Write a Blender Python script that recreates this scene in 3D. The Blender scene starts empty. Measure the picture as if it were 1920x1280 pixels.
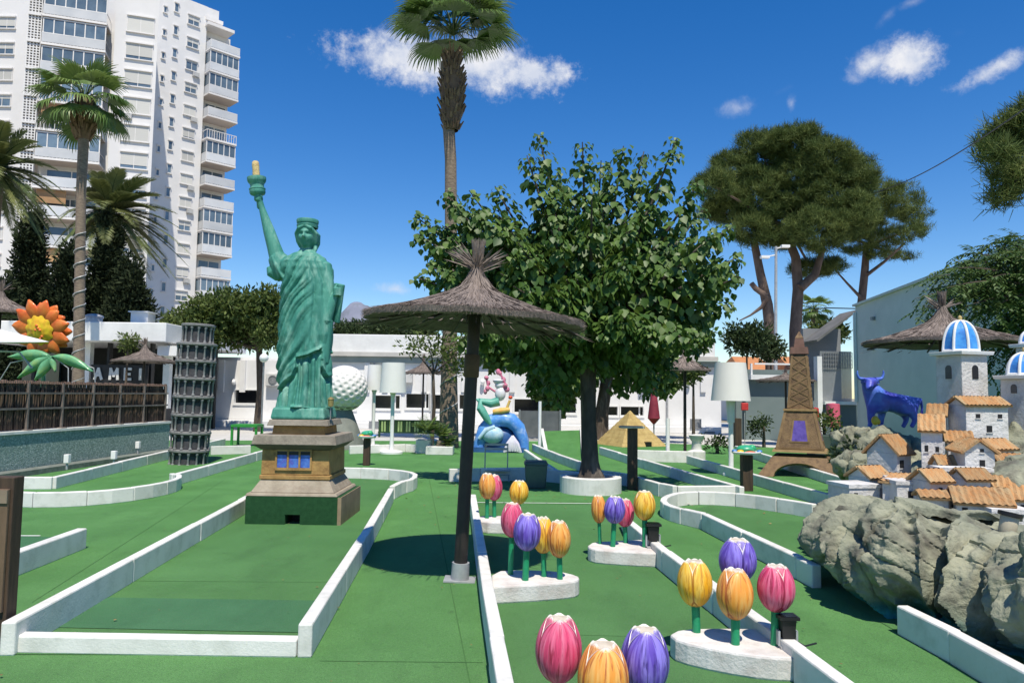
import bpy, bmesh, math, random
import numpy as np
from mathutils import Vector, Matrix, Euler, noise
random.seed(7); rng = np.random.default_rng(7)
R = math.radians; PI = math.pi
sc = bpy.context.scene
COL = sc.collection

# ---------------------------------------------------------------- camera
F = 1387.0; CAMH = 1.6; PITCH = R(4.05); ROLL = R(0.8)
cam_d = bpy.data.cameras.new('camera'); cam = bpy.data.objects.new('camera', cam_d); COL.objects.link(cam)
cam_d.sensor_width = 36; cam_d.lens = F / 1920 * 36; cam_d.clip_start = 0.05; cam_d.clip_end = 20000
CR = (Euler((PI / 2 + PITCH, 0, 0)).to_matrix() @ Matrix.Rotation(ROLL, 3, 'Z'))
cam.matrix_world = Matrix.Translation((0, 0, CAMH)) @ CR.to_4x4()
sc.camera = cam
CAM = Vector((0, 0, CAMH))
def ray(px, py): return (CR @ Vector(((px - 960) / F, (640 - py) / F, -1)))
def G(px, py, z=0.0):                       # where the sight line through a photo pixel meets the level z
    d = ray(px, py); t = (z - CAMH) / d.z; return CAM + d * t
def D(px, py, y):                           # ... meets the upright plane at distance y
    d = ray(px, py); return CAM + d * (y / d.y)

# ---------------------------------------------------------------- light
SUN_EL = R(63); SUN_H = Vector((0.215, -0.9766))
sun_vec = Vector((SUN_H.x * math.cos(SUN_EL), SUN_H.y * math.cos(SUN_EL), math.sin(SUN_EL)))
SUN_STRENGTH = 4.9; SKY_STRENGTH = 0.13
sd = bpy.data.lights.new('sun', 'SUN'); sun = bpy.data.objects.new('sun', sd); COL.objects.link(sun)
sd.energy = SUN_STRENGTH; sd.angle = R(0.5); sd.color = (1.0, 0.925, 0.79)
sun.rotation_euler = sun_vec.to_track_quat('Z', 'Y').to_euler(); sun.location = (6, -12, 30)
W = bpy.data.worlds.new('World'); sc.world = W; W.use_nodes = True
wn = W.node_tree.nodes; wl = W.node_tree.links; wn.clear()
def wnode(t, **k):
    n = wn.new(t)
    for a, b in k.items(): setattr(n, a, b)
    return n
def wmath(op, a, b=None, clamp=False):
    n = wnode('ShaderNodeMath', operation=op, use_clamp=clamp)
    for i, v in enumerate((a, b)):
        if v is None: continue
        if isinstance(v, (int, float)): n.inputs[i].default_value = v
        else: wl.new(v, n.inputs[i])
    return n.outputs[0]
sky = wnode('ShaderNodeTexSky', sky_type='NISHITA', sun_disc=False)
sky.sun_elevation = SUN_EL; sky.sun_rotation = math.atan2(SUN_H.x, SUN_H.y)
sky.air_density = 1.0; sky.dust_density = 0.1; sky.ozone_density = 2.0; sky.altitude = 300
hsv = wnode('ShaderNodeHueSaturation'); hsv.inputs['Saturation'].default_value = 1.42; hsv.inputs['Value'].default_value = 0.98; hsv.inputs['Hue'].default_value = .509
wl.new(sky.outputs[0], hsv.inputs['Color'])
tc = wnode('ShaderNodeTexCoord')
def wdot(v):
    n = wnode('ShaderNodeVectorMath', operation='DOT_PRODUCT'); wl.new(tc.outputs['Generated'], n.inputs[0]); n.inputs[1].default_value = v
    return n.outputs['Value']
def wnoise(scale, detail, rough, stretch=(1, 1, 1)):
    mp = wnode('ShaderNodeMapping'); mp.inputs['Scale'].default_value = stretch; wl.new(tc.outputs['Generated'], mp.inputs['Vector'])
    n = wnode('ShaderNodeTexNoise'); n.inputs['Scale'].default_value = scale; n.inputs['Detail'].default_value = detail
    n.inputs['Roughness'].default_value = rough; wl.new(mp.outputs[0], n.inputs['Vector']); return n.outputs['Fac']
n_big = wnoise(13, 7, 0.62); n_fine = wnoise(48, 9, 0.70)
nz = wmath('ADD', wmath('MULTIPLY', wmath('SUBTRACT', n_big, 0.5), 1.9), wmath('MULTIPLY', wmath('SUBTRACT', n_fine, 0.5), 1.9))
# small fair-weather clouds: (centre px, py, half width, half height, tilt in degrees, density)
CLOUDS = [(770, 112, 130, 46, 4, 1.0), (910, 122, 140, 50, 6, 1.0), (710, 106, 62, 30, 0, .9), (1000, 138, 74, 34, 5, 1.1), (850, 122, 150, 38, 3, .95), (1635, 118, 50, 22, -28, .8), (1700, 110, 48, 30, 0, .95),
          (1868, 128, 62, 16, -20, .85), (1385, 203, 38, 18, 0, .6), (1484, 196, 9, 16, 0, .6), (738, 542, 40, 12, 0, .7), (668, 562, 24, 9, 0, .35),
          (1664, 30, 22, 8, -40, .45), (1712, 4, 26, 9, -10, .5), (1470, 168, 24, 7, -20, .3), (1800, 62, 14, 8, 0, .25), (2150, 60, 120, 30, -12, .8), (400, -120, 160, 40, 5, .8)]
acc = None
for (px, py, hw, hh, tilt, dens) in CLOUDS:
    f = ray(px, py).normalized(); rt = f.cross(Vector((0, 0, 1))).normalized(); up = rt.cross(f).normalized()
    t = R(tilt); r2 = rt * math.cos(t) - up * math.sin(t); u2 = rt * math.sin(t) + up * math.cos(t)
    df = wdot(f)
    u = wmath('DIVIDE', wdot(r2), wmath('MULTIPLY', df, hw / F)); v = wmath('DIVIDE', wdot(u2), wmath('MULTIPLY', df, hh / F))
    rr = wmath('SQRT', wmath('ADD', wmath('MULTIPLY', u, u), wmath('MULTIPLY', v, v)))
    m = wmath('MULTIPLY', wmath('SUBTRACT', wmath('ADD', 1.18, nz), rr), .95 * dens)
    m = wmath('MULTIPLY', wmath('MULTIPLY', m, wmath('GREATER_THAN', df, 0.3)), dens, clamp=True)
    acc = m if acc is None else wmath('MAXIMUM', acc, m)
smooth = wnode('ShaderNodeMapRange', interpolation_type='SMOOTHSTEP'); wl.new(acc, smooth.inputs['Value'])
mixc = wnode('ShaderNodeMix', data_type='RGBA'); wl.new(smooth.outputs[0], mixc.inputs['Factor'])
wl.new(hsv.outputs[0], mixc.inputs[6])
CLOUD_V = 0.78 / SKY_STRENGTH
cmx = wnode('ShaderNodeMix', data_type='RGBA'); wl.new(wmath('MULTIPLY', wmath('SUBTRACT', wnoise(26, 6, .6), .42), 4.0, True), cmx.inputs[0])
cmx.inputs[6].default_value = (CLOUD_V * .72, CLOUD_V * .78, CLOUD_V * .92, 1); cmx.inputs[7].default_value = (CLOUD_V * 1.0, CLOUD_V * 1.0, CLOUD_V * 1.03, 1); wl.new(cmx.outputs[2], mixc.inputs[7])
bg = wnode('ShaderNodeBackground'); bg.inputs['Strength'].default_value = SKY_STRENGTH
wo = wnode('ShaderNodeOutputWorld'); wl.new(mixc.outputs[2], bg.inputs['Color']); wl.new(bg.outputs[0], wo.inputs['Surface'])
sc.view_settings.view_transform = 'Standard'; sc.view_settings.look = 'None'
sc.view_settings.exposure = 0.22; sc.view_settings.gamma = 1.0; sc.view_settings.use_curve_mapping = False
sc.cycles.max_bounces = 6; sc.cycles.diffuse_bounces = 3; sc.cycles.glossy_bounces = 2; sc.cycles.transparent_max_bounces = 6
sc.cycles.caustics_reflective = False; sc.cycles.caustics_refractive = False

# ---------------------------------------------------------------- materials
def srgb(r, g, b):
    f = lambda c: (c / 255 / 12.92) if c / 255 <= 0.04045 else ((c / 255 + 0.055) / 1.055) ** 2.4
    return (f(r), f(g), f(b))
MATS = {}
def mat(name, c1, c2=None, scale=6.0, rough=0.7, bump=0.0, bscale=60.0, metal=0.0, spec=0.35, stretch=(1, 1, 1), c3=None, scale3=40.0, amt3=0.5,
        attr=None, transl=0.0, lo=0.35, hi=0.65, coat=0.0, rand=0.0, uv=False, alpha=None):
    if name in MATS: return MATS[name]
    m = bpy.data.materials.new(name); m.use_nodes = True; MATS[name] = m
    N = m.node_tree.nodes; L = m.node_tree.links
    p = N['Principled BSDF']; out = N['Material Output']
    p.inputs['Roughness'].default_value = rough; p.inputs['Metallic'].default_value = metal; p.inputs['Specular IOR Level'].default_value = spec
    if coat: p.inputs['Coat Weight'].default_value = coat; p.inputs['Coat Roughness'].default_value = 0.12
    t = N.new('ShaderNodeTexCoord'); mp = N.new('ShaderNodeMapping'); mp.inputs['Scale'].default_value = stretch
    L.new(t.outputs['UV' if uv else 'Object'], mp.inputs['Vector'])
    vec = mp.outputs[0]
    def noi(s, det=5, ro=.6):
        n = N.new('ShaderNodeTexNoise'); n.inputs['Scale'].default_value = s; n.inputs['Detail'].default_value = det; n.inputs['Roughness'].default_value = ro
        L.new(vec, n.inputs['Vector']); return n.outputs['Fac']
    def mix(f, a, b):
        n = N.new('ShaderNodeMix'); n.data_type = 'RGBA'
        if isinstance(f, float): n.inputs[0].default_value = f
        else: L.new(f, n.inputs[0])
        for i, c in ((6, a), (7, b)):
            if isinstance(c, tuple): n.inputs[i].default_value = (*c[:3], 1)
            else: L.new(c, n.inputs[i])
        return n.outputs[2]
    def rng_(f, a, b, c=0., d=1.):
        n = N.new('ShaderNodeMapRange'); L.new(f, n.inputs[0])
        for i, v in enumerate((a, b, c, d)): n.inputs[i + 1].default_value = v
        return n.outputs[0]
    if c2 is None: c2 = tuple(x * 0.86 for x in c1)
    if attr:
        a = N.new('ShaderNodeAttribute'); a.attribute_name = attr
        col = mix(a.outputs['Fac'], c1, c2)
        if c3: col = mix(rng_(noi(scale), lo, hi, 0, amt3), col, c3)
    else:
        col = mix(rng_(noi(scale), lo, hi), c1, c2)
        if c3: col = mix(rng_(noi(scale3, 3), .5, .72, 0, amt3), col, c3)
    if rand:
        oi = N.new('ShaderNodeObjectInfo'); h = N.new('ShaderNodeHueSaturation'); L.new(col, h.inputs['Color'])
        L.new(rng_(oi.outputs['Random'], 0, 1, 1 - rand, 1 + rand), h.inputs['Value']); col = h.outputs[0]
    L.new(col, p.inputs['Base Color'])
    if bump:
        b = N.new('ShaderNodeBump'); b.inputs['Strength'].default_value = bump; b.inputs['Distance'].default_value = 0.02
        L.new(noi(bscale, 4), b.inputs['Height']); L.new(b.outputs[0], p.inputs['Normal'])
    if transl:
        tr = N.new('ShaderNodeBsdfTranslucent'); ms = N.new('ShaderNodeMixShader'); ms.inputs[0].default_value = transl
        br = N.new('ShaderNodeHueSaturation'); br.inputs['Value'].default_value = 1.25; br.inputs['Hue'].default_value = .485; L.new(col, br.inputs['Color'])
        L.new(br.outputs[0], tr.inputs['Color']); L.new(p.outputs[0], ms.inputs[1]); L.new(tr.outputs[0], ms.inputs[2]); L.new(ms.outputs[0], out.inputs['Surface'])
    if alpha is not None:
        tp = N.new('ShaderNodeBsdfTransparent'); ms = N.new('ShaderNodeMixShader'); ms.inputs[0].default_value = alpha
        L.new(tp.outputs[0], ms.inputs[1]); L.new(p.outputs[0], ms.inputs[2]); L.new(ms.outputs[0], out.inputs['Surface'])
    return m

# ---------------------------------------------------------------- mesh helpers
class MB:
    def __init__(s): s.v = []; s.f = []; s.mi = []; s.sm = []; s.uv = {}; s.at = None
    def add(s, vs, fs, mi=0, sm=False):
        o = len(s.v); s.v.extend([tuple(p) for p in vs])
        for f in fs: s.f.append(tuple(i + o for i in f)); s.mi.append(mi); s.sm.append(sm)
        return o
    def box(s, c, d, rz=0.0, mi=0, M=None):
        x, y, z = d[0] / 2, d[1] / 2, d[2] / 2; cs, sn = math.cos(rz), math.sin(rz)
        vs = []
        for (a, b, e) in ((-x, -y, -z), (x, -y, -z), (x, y, -z), (-x, y, -z), (-x, -y, z), (x, -y, z), (x, y, z), (-x, y, z)):
            p = Vector((c[0] + a * cs - b * sn, c[1] + a * sn + b * cs, c[2] + e)); vs.append(M @ p if M else p)
        s.add(vs, [(0, 3, 2, 1), (4, 5, 6, 7), (0, 1, 5, 4), (1, 2, 6, 5), (2, 3, 7, 6), (3, 0, 4, 7)], mi); return s
    def bx(s, x0, x1, y0, y1, z0, z1, mi=0, M=None):
        return s.box(((x0 + x1) / 2, (y0 + y1) / 2, (z0 + z1) / 2), (x1 - x0, y1 - y0, z1 - z0), 0, mi, M)
    def frustum(s, c, z0, z1, a0, b0, a1, b1, rz=0, mi=0):      # rectangular, half sizes a (x), b (y)
        cs, sn = math.cos(rz), math.sin(rz); vs = []
        for z, a, b in ((z0, a0, b0), (z1, a1, b1)):
            for (x, y) in ((-a, -b), (a, -b), (a, b), (-a, b)): vs.append((c[0] + x * cs - y * sn, c[1] + x * sn + y * cs, z))
        s.add(vs, [(0, 3, 2, 1), (4, 5, 6, 7), (0, 1, 5, 4), (1, 2, 6, 5), (2, 3, 7, 6), (3, 0, 4, 7)], mi); return s
    def prism(s, poly, z0, z1, mi=0):
        n = len(poly); a = sum(poly[i][0] * poly[(i + 1) % n][1] - poly[(i + 1) % n][0] * poly[i][1] for i in range(n))
        if a < 0: poly = poly[::-1]
        zz = lambda z, p: z(p) if callable(z) else z
        vs = [(p[0], p[1], zz(z0, p)) for p in poly] + [(p[0], p[1], zz(z1, p)) for p in poly]
        s.add(vs, [tuple(range(n - 1, -1, -1)), tuple(range(n, 2 * n))] + [(i, (i + 1) % n, n + (i + 1) % n, n + i) for i in range(n)], mi); return s
    def extrude(s, poly, M, d, mi=0):      # polygon in local xy extruded along local z by d, then placed by M
        n = len(poly); vs = [M @ Vector((p[0], p[1], 0)) for p in poly] + [M @ Vector((p[0], p[1], d)) for p in poly]
        s.add(vs, [tuple(range(n - 1, -1, -1)), tuple(range(n, 2 * n))] + [(i, (i + 1) % n, n + (i + 1) % n, n + i) for i in range(n)], mi); return s
    def tube(s, pts, rad, n=8, mi=0, sm=True, caps=True, flat=None):
        pts = [Vector(p) for p in pts]; k = len(pts)
        if isinstance(rad, (int, float)): rad = [rad] * k
        ref = None; vs = []
        for i, p in enumerate(pts):
            t = (pts[min(i + 1, k - 1)] - pts[max(i - 1, 0)]).normalized()
            if ref is None: ref = t.orthogonal().normalized()
            ref = (ref - t * ref.dot(t)); ref = ref.normalized() if ref.length > 1e-6 else t.orthogonal().normalized()
            b = t.cross(ref)
            for j in range(n):
                a = 2 * PI * j / n; vs.append(p + (ref * math.cos(a) + b * math.sin(a)) * rad[i])
        fs = [(i * n + j, i * n + (j + 1) % n, (i + 1) * n + (j + 1) % n, (i + 1) * n + j) for i in range(k - 1) for j in range(n)]
        s.add(vs, fs, mi, sm)
        if caps:
            o = len(s.v) - k * n
            s.f.append(tuple(o + j for j in range(n - 1, -1, -1))); s.f.append(tuple(o + (k - 1) * n + j for j in range(n)))
            s.mi += [mi, mi]; s.sm += [False, False]
        return s
    def cyl(s, p0, p1, r0, r1=None, n=16, mi=0, sm=True): return s.tube([p0, p1], [r0, r0 if r1 is None else r1], n, mi, sm)
    def lathe(s, prof, c=(0, 0, 0), n=24, mi=0, sm=True, a0=0.0, a1=2 * PI, sx=1., sy=1.):
        full = abs(a1 - a0 - 2 * PI) < 1e-6; m = n if full else n + 1; vs = []
        for (r, z) in prof:
            for j in range(m):
                a = a0 + (a1 - a0) * j / n; vs.append((c[0] + r * math.cos(a) * sx, c[1] + r * math.sin(a) * sy, c[2] + z))
        fs = []
        for i in range(len(prof) - 1):
            for j in range(n):
                k = (j + 1) % m; fs.append((i * m + j, i * m + k, (i + 1) * m + k, (i + 1) * m + j))
        s.add(vs, fs, mi, sm); return s
    def sphere(s, c, r, n=16, m=10, mi=0, M=None):
        r = (r, r, r) if isinstance(r, (int, float)) else r
        vs = [(0, 0, -1)]; fs = []
        for i in range(1, m):
            p = -PI / 2 + PI * i / m
            for j in range(n): a = 2 * PI * j / n; vs.append((math.cos(p) * math.cos(a), math.cos(p) * math.sin(a), math.sin(p)))
        vs.append((0, 0, 1)); top = len(vs) - 1
        for j in range(n): fs.append((0, 1 + (j + 1) % n, 1 + j)); fs.append((top, top - n + j, top - n + (j + 1) % n))
        for i in range(m - 2):
            for j in range(n): a = 1 + i * n; fs.append((a + j, a + (j + 1) % n, a + n + (j + 1) % n, a + n + j))
        out = []
        for v in vs:
            p = Vector((v[0] * r[0], v[1] * r[1], v[2] * r[2]))
            if M: p = M @ p
            out.append(p + Vector(c))
        s.add(out, fs, mi, True); return s
    def grid(s, fn, nu, nv, mi=0, sm=True, wrap=False, uv=False):
        o = len(s.v); m = nu if wrap else nu + 1; vs = []
        for j in range(nv + 1):
            for i in range(m):
                vs.append(fn(i / nu, j / nv))
                if uv: s.uv[o + len(vs) - 1] = (i / nu, j / nv)
        fs = [(j * m + i, j * m + (i + 1) % m, (j + 1) * m + (i + 1) % m, (j + 1) * m + i) for j in range(nv) for i in range(nu)]
        s.add(vs, fs, mi, sm); return s
    def xf(s, M): s.v = [tuple(M @ Vector(p)) for p in s.v]; return s
    def mesh(s, name, mats, inv=None):
        me = bpy.data.meshes.new(name)
        vs = s.v if inv is None else [tuple(inv @ Vector(p)) for p in s.v]
        me.from_pydata(vs, [], s.f)
        for m in (mats if isinstance(mats, (list, tuple)) else [mats]): me.materials.append(m)
        me.polygons.foreach_set('material_index', s.mi); me.polygons.foreach_set('use_smooth', s.sm)
        if s.uv:
            ul = me.uv_layers.new(name='UVMap'); li = np.empty(len(me.loops), dtype=np.int32); me.loops.foreach_get('vertex_index', li)
            arr = np.zeros((len(s.v), 2), np.float32)
            for k, u in s.uv.items(): arr[k] = u
            ul.data.foreach_set('uv', arr[li].ravel())
        if s.at is not None:
            a = me.attributes.new('tone', 'FLOAT', 'POINT'); a.data.foreach_set('value', np.asarray(s.at, np.float32))
        me.update()
        if any(s.sm): me.set_sharp_from_angle(angle=R(42))
        return me

ORG = {}; KIDS = {}
def org(o): return ORG.get(o.name, Vector((0, 0, 0)))
def link(name, data, parent=None):
    o = bpy.data.objects.new(name, data); COL.objects.link(o)
    if parent is not None: o.parent = parent; KIDS.setdefault(parent.name, []).append(o)
    return o
def tag(o, label=None, cat=None, group=None, kind=None):
    if label: o['label'] = label
    if cat: o['category'] = cat
    if group: o['group'] = group
    if kind: o['kind'] = kind
    return o
def thing(name, label, cat, loc, group=None):
    o = link(name, None); o.location = loc; o.empty_display_size = .2; ORG[o.name] = Vector(loc)
    return tag(o, label, cat, group)
def part(name, mb, mats, parent, kind=None, label=None, bevel=0.0, seg=2, local=False):
    off = Vector((0, 0, 0)) if local else org(parent)
    me = mb.mesh(name, mats, Matrix.Translation(-off)) if isinstance(mb, MB) else mb
    o = link(name, me, parent); ORG[o.name] = off
    if kind: o['kind'] = kind
    if label: o['label'] = label
    if bevel: bev(o, bevel, seg)
    return o
def bev(o, w, seg=2):
    b = o.modifiers.new('bevel', 'BEVEL'); b.width = w; b.segments = seg; b.limit_method = 'ANGLE'; b.angle_limit = R(35)
def solo(name, mb, mats, label=None, cat=None, group=None, kind=None, bevel=0.0, base=True):
    xs = np.array(mb.v); c = Vector(((xs[:, 0].min() + xs[:, 0].max()) / 2, (xs[:, 1].min() + xs[:, 1].max()) / 2, xs[:, 2].min())) if base else Vector((0, 0, 0))
    o = link(name, mb.mesh(name, mats, Matrix.Translation(-c))); o.location = c; ORG[o.name] = c
    if bevel: bev(o, bevel)
    return tag(o, label, cat, group, kind)
def copy_tree(o, parent=None):
    c = o.copy(); COL.objects.link(c); c.parent = parent
    if parent is not None: KIDS.setdefault(parent.name, []).append(c)
    for ch in KIDS.get(o.name, []): copy_tree(ch, c)
    return c
def frame(O, A, N=None):       # local (a, n, z): a along A, n along the outward normal
    A = Vector((A[0], A[1], 0)).normalized(); Nn = Vector((A.y, -A.x, 0)) if N is None else Vector((N[0], N[1], 0)).normalized()
    return Matrix(((A.x, Nn.x, 0, O[0]), (A.y, Nn.y, 0, O[1]), (0, 0, 1, O[2] if len(O) > 2 else 0), (0, 0, 0, 1)))
def mirror_fix(o):             # make the face normals of a finished mesh agree
    bm = bmesh.new(); bm.from_mesh(o.data); bmesh.ops.recalc_face_normals(bm, faces=bm.faces); bm.to_mesh(o.data); bm.free()

def scatter(name, P, Y, Nn, S, tmpl, mats, parent=None, tone=None, wid=1.0, kind=None):
    """leaf-sized faces at P, length along Y, facing Nn, size S, as one mesh."""
    tv, tf = tmpl; tv = np.asarray(tv, float); P = np.asarray(P, float); Y = np.asarray(Y, float); Nn = np.asarray(Nn, float)
    Y = Y / (np.linalg.norm(Y, axis=1, keepdims=True) + 1e-9)
    X = np.cross(Y, Nn); X = X / (np.linalg.norm(X, axis=1, keepdims=True) + 1e-9); Z = np.cross(X, Y)
    S = np.broadcast_to(np.asarray(S, float), (len(P),))[:, None, None]
    wd = np.broadcast_to(np.asarray(wid, float), (len(P),))[:, None, None]
    V = P[:, None, :] + S * (tv[None, :, 0:1] * wd * X[:, None, :] + tv[None, :, 1:2] * Y[:, None, :] + tv[None, :, 2:3] * Z[:, None, :])
    n, k = len(P), len(tv); V = V.reshape(-1, 3)
    off = np.array(org(parent)) if parent is not None else np.zeros(3); V = V - off
    me = bpy.data.meshes.new(name); me.vertices.add(n * k); me.vertices.foreach_set('co', V.astype(np.float32).ravel())
    lens = np.array([len(f) for f in tf]); flat = np.concatenate([np.array(f) for f in tf])
    idx = (flat[None, :] + (np.arange(n) * k)[:, None]).ravel()
    tot = np.tile(lens, n); st = np.concatenate([[0], np.cumsum(tot)[:-1]])
    me.loops.add(len(idx)); me.loops.foreach_set('vertex_index', idx.astype(np.int32))
    me.polygons.add(len(tot)); me.polygons.foreach_set('loop_start', st.astype(np.int32)); me.polygons.foreach_set('loop_total', tot.astype(np.int32))
    for m in (mats if isinstance(mats, (list, tuple)) else [mats]): me.materials.append(m)
    if tone is None: tone = rng.random(n)
    a = me.attributes.new('tone', 'FLOAT', 'POINT'); a.data.foreach_set('value', np.repeat(tone, k).astype(np.float32))
    me.update(calc_edges=True); me.validate()
    o = link(name, me, parent); ORG[o.name] = Vector(off)
    if kind: o['kind'] = kind
    return o
T_HEART = ([(0, 0, 0), (-.40, .22, .03), (-.44, .5, .05), (0, 1.0, -.16), (.44, .5, .05), (.40, .22, .03), (0, .45, -.05)],
           [(0, 6, 1), (1, 6, 2), (2, 6, 3), (3, 6, 4), (4, 6, 5), (5, 6, 0)])
T_LEAF = ([(0, 0, 0), (-.22, .45, .04), (0, 1, -.08), (.22, .45, .04)], [(0, 2, 1), (0, 3, 2)])
T_BLADE = ([(-.02, 0, 0), (.02, 0, 0), (.032, .5, .0), (-.032, .5, .0), (0, 1, -.12)], [(0, 1, 2, 3), (3, 2, 4)])
def rdir(n):
    v = rng.normal(size=(n, 3)); return v / np.linalg.norm(v, axis=1, keepdims=True)
# ---------------------------------------------------------------- shared materials
def turf_mat(name, a, b, dark, sc_=1.0):
    m = bpy.data.materials.new(name); m.use_nodes = True; MATS[name] = m
    N = m.node_tree.nodes; L = m.node_tree.links; p = N['Principled BSDF']; p.inputs['Roughness'].default_value = .95; p.inputs['Specular IOR Level'].default_value = .08
    p.inputs['Sheen Weight'].default_value = .12
    t = N.new('ShaderNodeTexCoord')
    def noi(s_, d, st=(1, 1, 1), ro=.6):
        mp = N.new('ShaderNodeMapping'); mp.inputs['Scale'].default_value = st; L.new(t.outputs['Object'], mp.inputs['Vector'])
        n = N.new('ShaderNodeTexNoise'); n.inputs['Scale'].default_value = s_; n.inputs['Detail'].default_value = d; n.inputs['Roughness'].default_value = ro; L.new(mp.outputs[0], n.inputs['Vector']); return n.outputs['Fac']
    def mr(f, x0, x1, y0=0., y1=1.):
        n = N.new('ShaderNodeMapRange'); L.new(f, n.inputs[0])
        for i, v in enumerate((x0, x1, y0, y1)): n.inputs[i + 1].default_value = v
        return n.outputs[0]
    def mx(f, x, y):
        n = N.new('ShaderNodeMix'); n.data_type = 'RGBA'; L.new(f, n.inputs[0])
        for i, c in ((6, x), (7, y)):
            if isinstance(c, tuple): n.inputs[i].default_value = (*c, 1)
            else: L.new(c, n.inputs[i])
        return n.outputs[2]
    col = mx(mr(noi(.9, 5), .35, .65), a, b)
    col = mx(mr(noi(2.6, 6, (1, .35, 1)), .50, .70, 0, .75), col, tuple(x * .80 for x in a))           # brushed, flattened streaks
    col = mx(mr(noi(.55, 4), .52, .72, 0, .7), col, tuple(min(1, x * 1.25 + .012) for x in b))            # sun-faded patches
    col = mx(mr(noi(5.5, 3), .66, .74, 0, .5), col, (dark[0] * .9, dark[1] * .75, dark[2] * .8))         # stains
    col = mx(mr(noi(150, 2, ro=.7), .48, .62, 0, .70), col, dark)                                        # pile
    col = mx(mr(noi(95, 2, ro=.7), .58, .70, 0, .35), col, tuple(min(1, x * 1.7 + .02) for x in b))
    L.new(col, p.inputs['Base Color'])
    bp = N.new('ShaderNodeBump'); bp.inputs['Strength'].default_value = .8; bp.inputs['Distance'].default_value = .012; L.new(noi(190, 3, ro=.7), bp.inputs['Height']); L.new(bp.outputs[0], p.inputs['Normal'])
    return m
m_turf = turf_mat('turf', (.070, .212, .046), (.096, .262, .066), (.034, .118, .024))
m_turf2 = turf_mat('turf_lane', (.060, .186, .044), (.080, .228, .060), (.030, .104, .023))
m_turf3 = turf_mat('turf_mat', (.040, .158, .058), (.054, .188, .072), (.024, .100, .036))
m_kerb = mat('kerb_paint', (.74, .73, .70), (.66, .655, .62), 3.0, .6, .15, 60, c3=(.36, .38, .32), scale3=6, amt3=.32, rand=.06)
m_white = mat('white_paint', (.78, .78, .77), (.70, .70, .69), 2.0, .6, .10, 40, c3=(.55, .55, .53), scale3=5, amt3=.25)
m_whitem = mat('white_metal', (.80, .80, .79), (.76, .76, .75), 6, .35)
m_conc = mat('pale_paving', (.55, .54, .51), (.46, .45, .42), 2.2, .8, .2, 30, c3=(.33, .33, .31), scale3=5, amt3=.4)
m_wood = mat('dark_wood', (.085, .055, .035), (.045, .030, .022), 5, .7, .3, 30, stretch=(6, 6, .6))
m_woodl = mat('light_wood', (.30, .20, .11), (.20, .13, .07), 4, .7, .3, 30, stretch=(6, 6, .6))
m_black = mat('black_metal', (.012, .012, .013), (.02, .02, .02), 8, .45)
m_dark = mat('dark_glass', (.008, .009, .012), (.012, .014, .018), 3, .12, spec=.6)
m_grey = mat('grey_metal', (.30, .31, .32), (.22, .23, .24), 8, .45, metal=.4)
m_gal = mat('galvanised', (.45, .46, .47), (.34, .35, .36), 10, .5, metal=.3)
m_green = mat('green_paint', (.02, .22, .09), (.012, .15, .06), 6, .4)
m_soil = mat('soil', (.12, .07, .045), (.06, .04, .03), 14, .95, .5, 60)

# ---------------------------------------------------------------- ground
g = MB(); g.add([(-4000, -400, 0), (4000, -400, 0), (4000, 9000, 0), (-4000, 9000, 0)], [(0, 1, 2, 3)])
o = solo('ground', g, mat('dry_ground', (.30, .27, .21), (.22, .20, .15), .02, .95), kind='structure', base=False)
def sheet(name, pts, z, m):
    b = MB(); b.add([(p[0], p[1], z) for p in pts], [tuple(range(len(pts)))])
    a = sum(pts[i][0] * pts[(i + 1) % len(pts)][1] - pts[(i + 1) % len(pts)][0] * pts[i][1] for i in range(len(pts)))
    if a < 0: b.f = [tuple(reversed(f)) for f in b.f]
    return solo(name, b, m, kind='structure', base=False)
sheet('turf', [(-16, -4), (14, -4), (14, 21.5), (3.5, 26), (-10, 23.5), (-16, 22)], .004, m_turf)
sheet('paving', [(-40, 18), (30, 18), (30, 46), (-40, 46)], .002, m_conc)
KZ = .2
def gp(pts, z=0.0): return [G(x, y, z) for x, y in pts]
# lane carpets, a shade darker than the walkways
sheet('lane_turf', gp([(20, 1228), (578, 1230), (740, 935), (778, 905), (650, 878), (455, 968)]), .008, m_turf2)
sheet('tee_mat', gp([(75, 1178), (560, 1188), (598, 1128), (178, 1122)]), .012, m_turf3)
sheet('lane_turf', gp([(968, 1300), (888, 945), (1180, 946), (1182, 1000), (1248, 1050), (1530, 1290)]), .008, m_turf2)
sheet('lane_turf', gp([(1250, 968), (1330, 948), (1530, 965), (1700, 1000), (1900, 1130), (1920, 1285), (1690, 1190), (1500, 1080), (1330, 990)]), .008, m_turf2)
sheet('tee_mat', gp([(-60, 1042), (20, 1042), (120, 1008), (40, 1006), (-60, 1012)]), .008, m_turf3)
st = MB()
def strip(a, b, w, z):
    a = Vector(a); b = Vector(b); d = (b - a); n = Vector((-d.y, d.x, 0)).normalized() * w / 2
    st.add([(p.x, p.y, z) for p in (a - n, b - n, b + n, a + n)], [(0, 1, 2, 3)])
strip(G(895, 943), G(1120, 945), .035, .014); strip(G(-40, 1006), G(75, 1006), .035, .014)
sm_ = MB(); st_old = st; st = sm_
strip(G(600, 1240), G(905, 1243), .006, .0075); strip(G(905, 1400), G(805, 900), .008, .0065); strip(G(1000, 1190), G(1240, 1196), .007, .0095); strip(G(160, 1090), G(655, 1093), .007, .0095); strip(G(60, 1130), G(420, 900), .007, .0065)
solo('carpet_seam', sm_, mat('seam', (.060, .160, .044), (.045, .125, .035), 30, .95), kind='structure', base=False); st = st_old
solo('painted_line', st, m_white, kind='structure', base=False)

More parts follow.
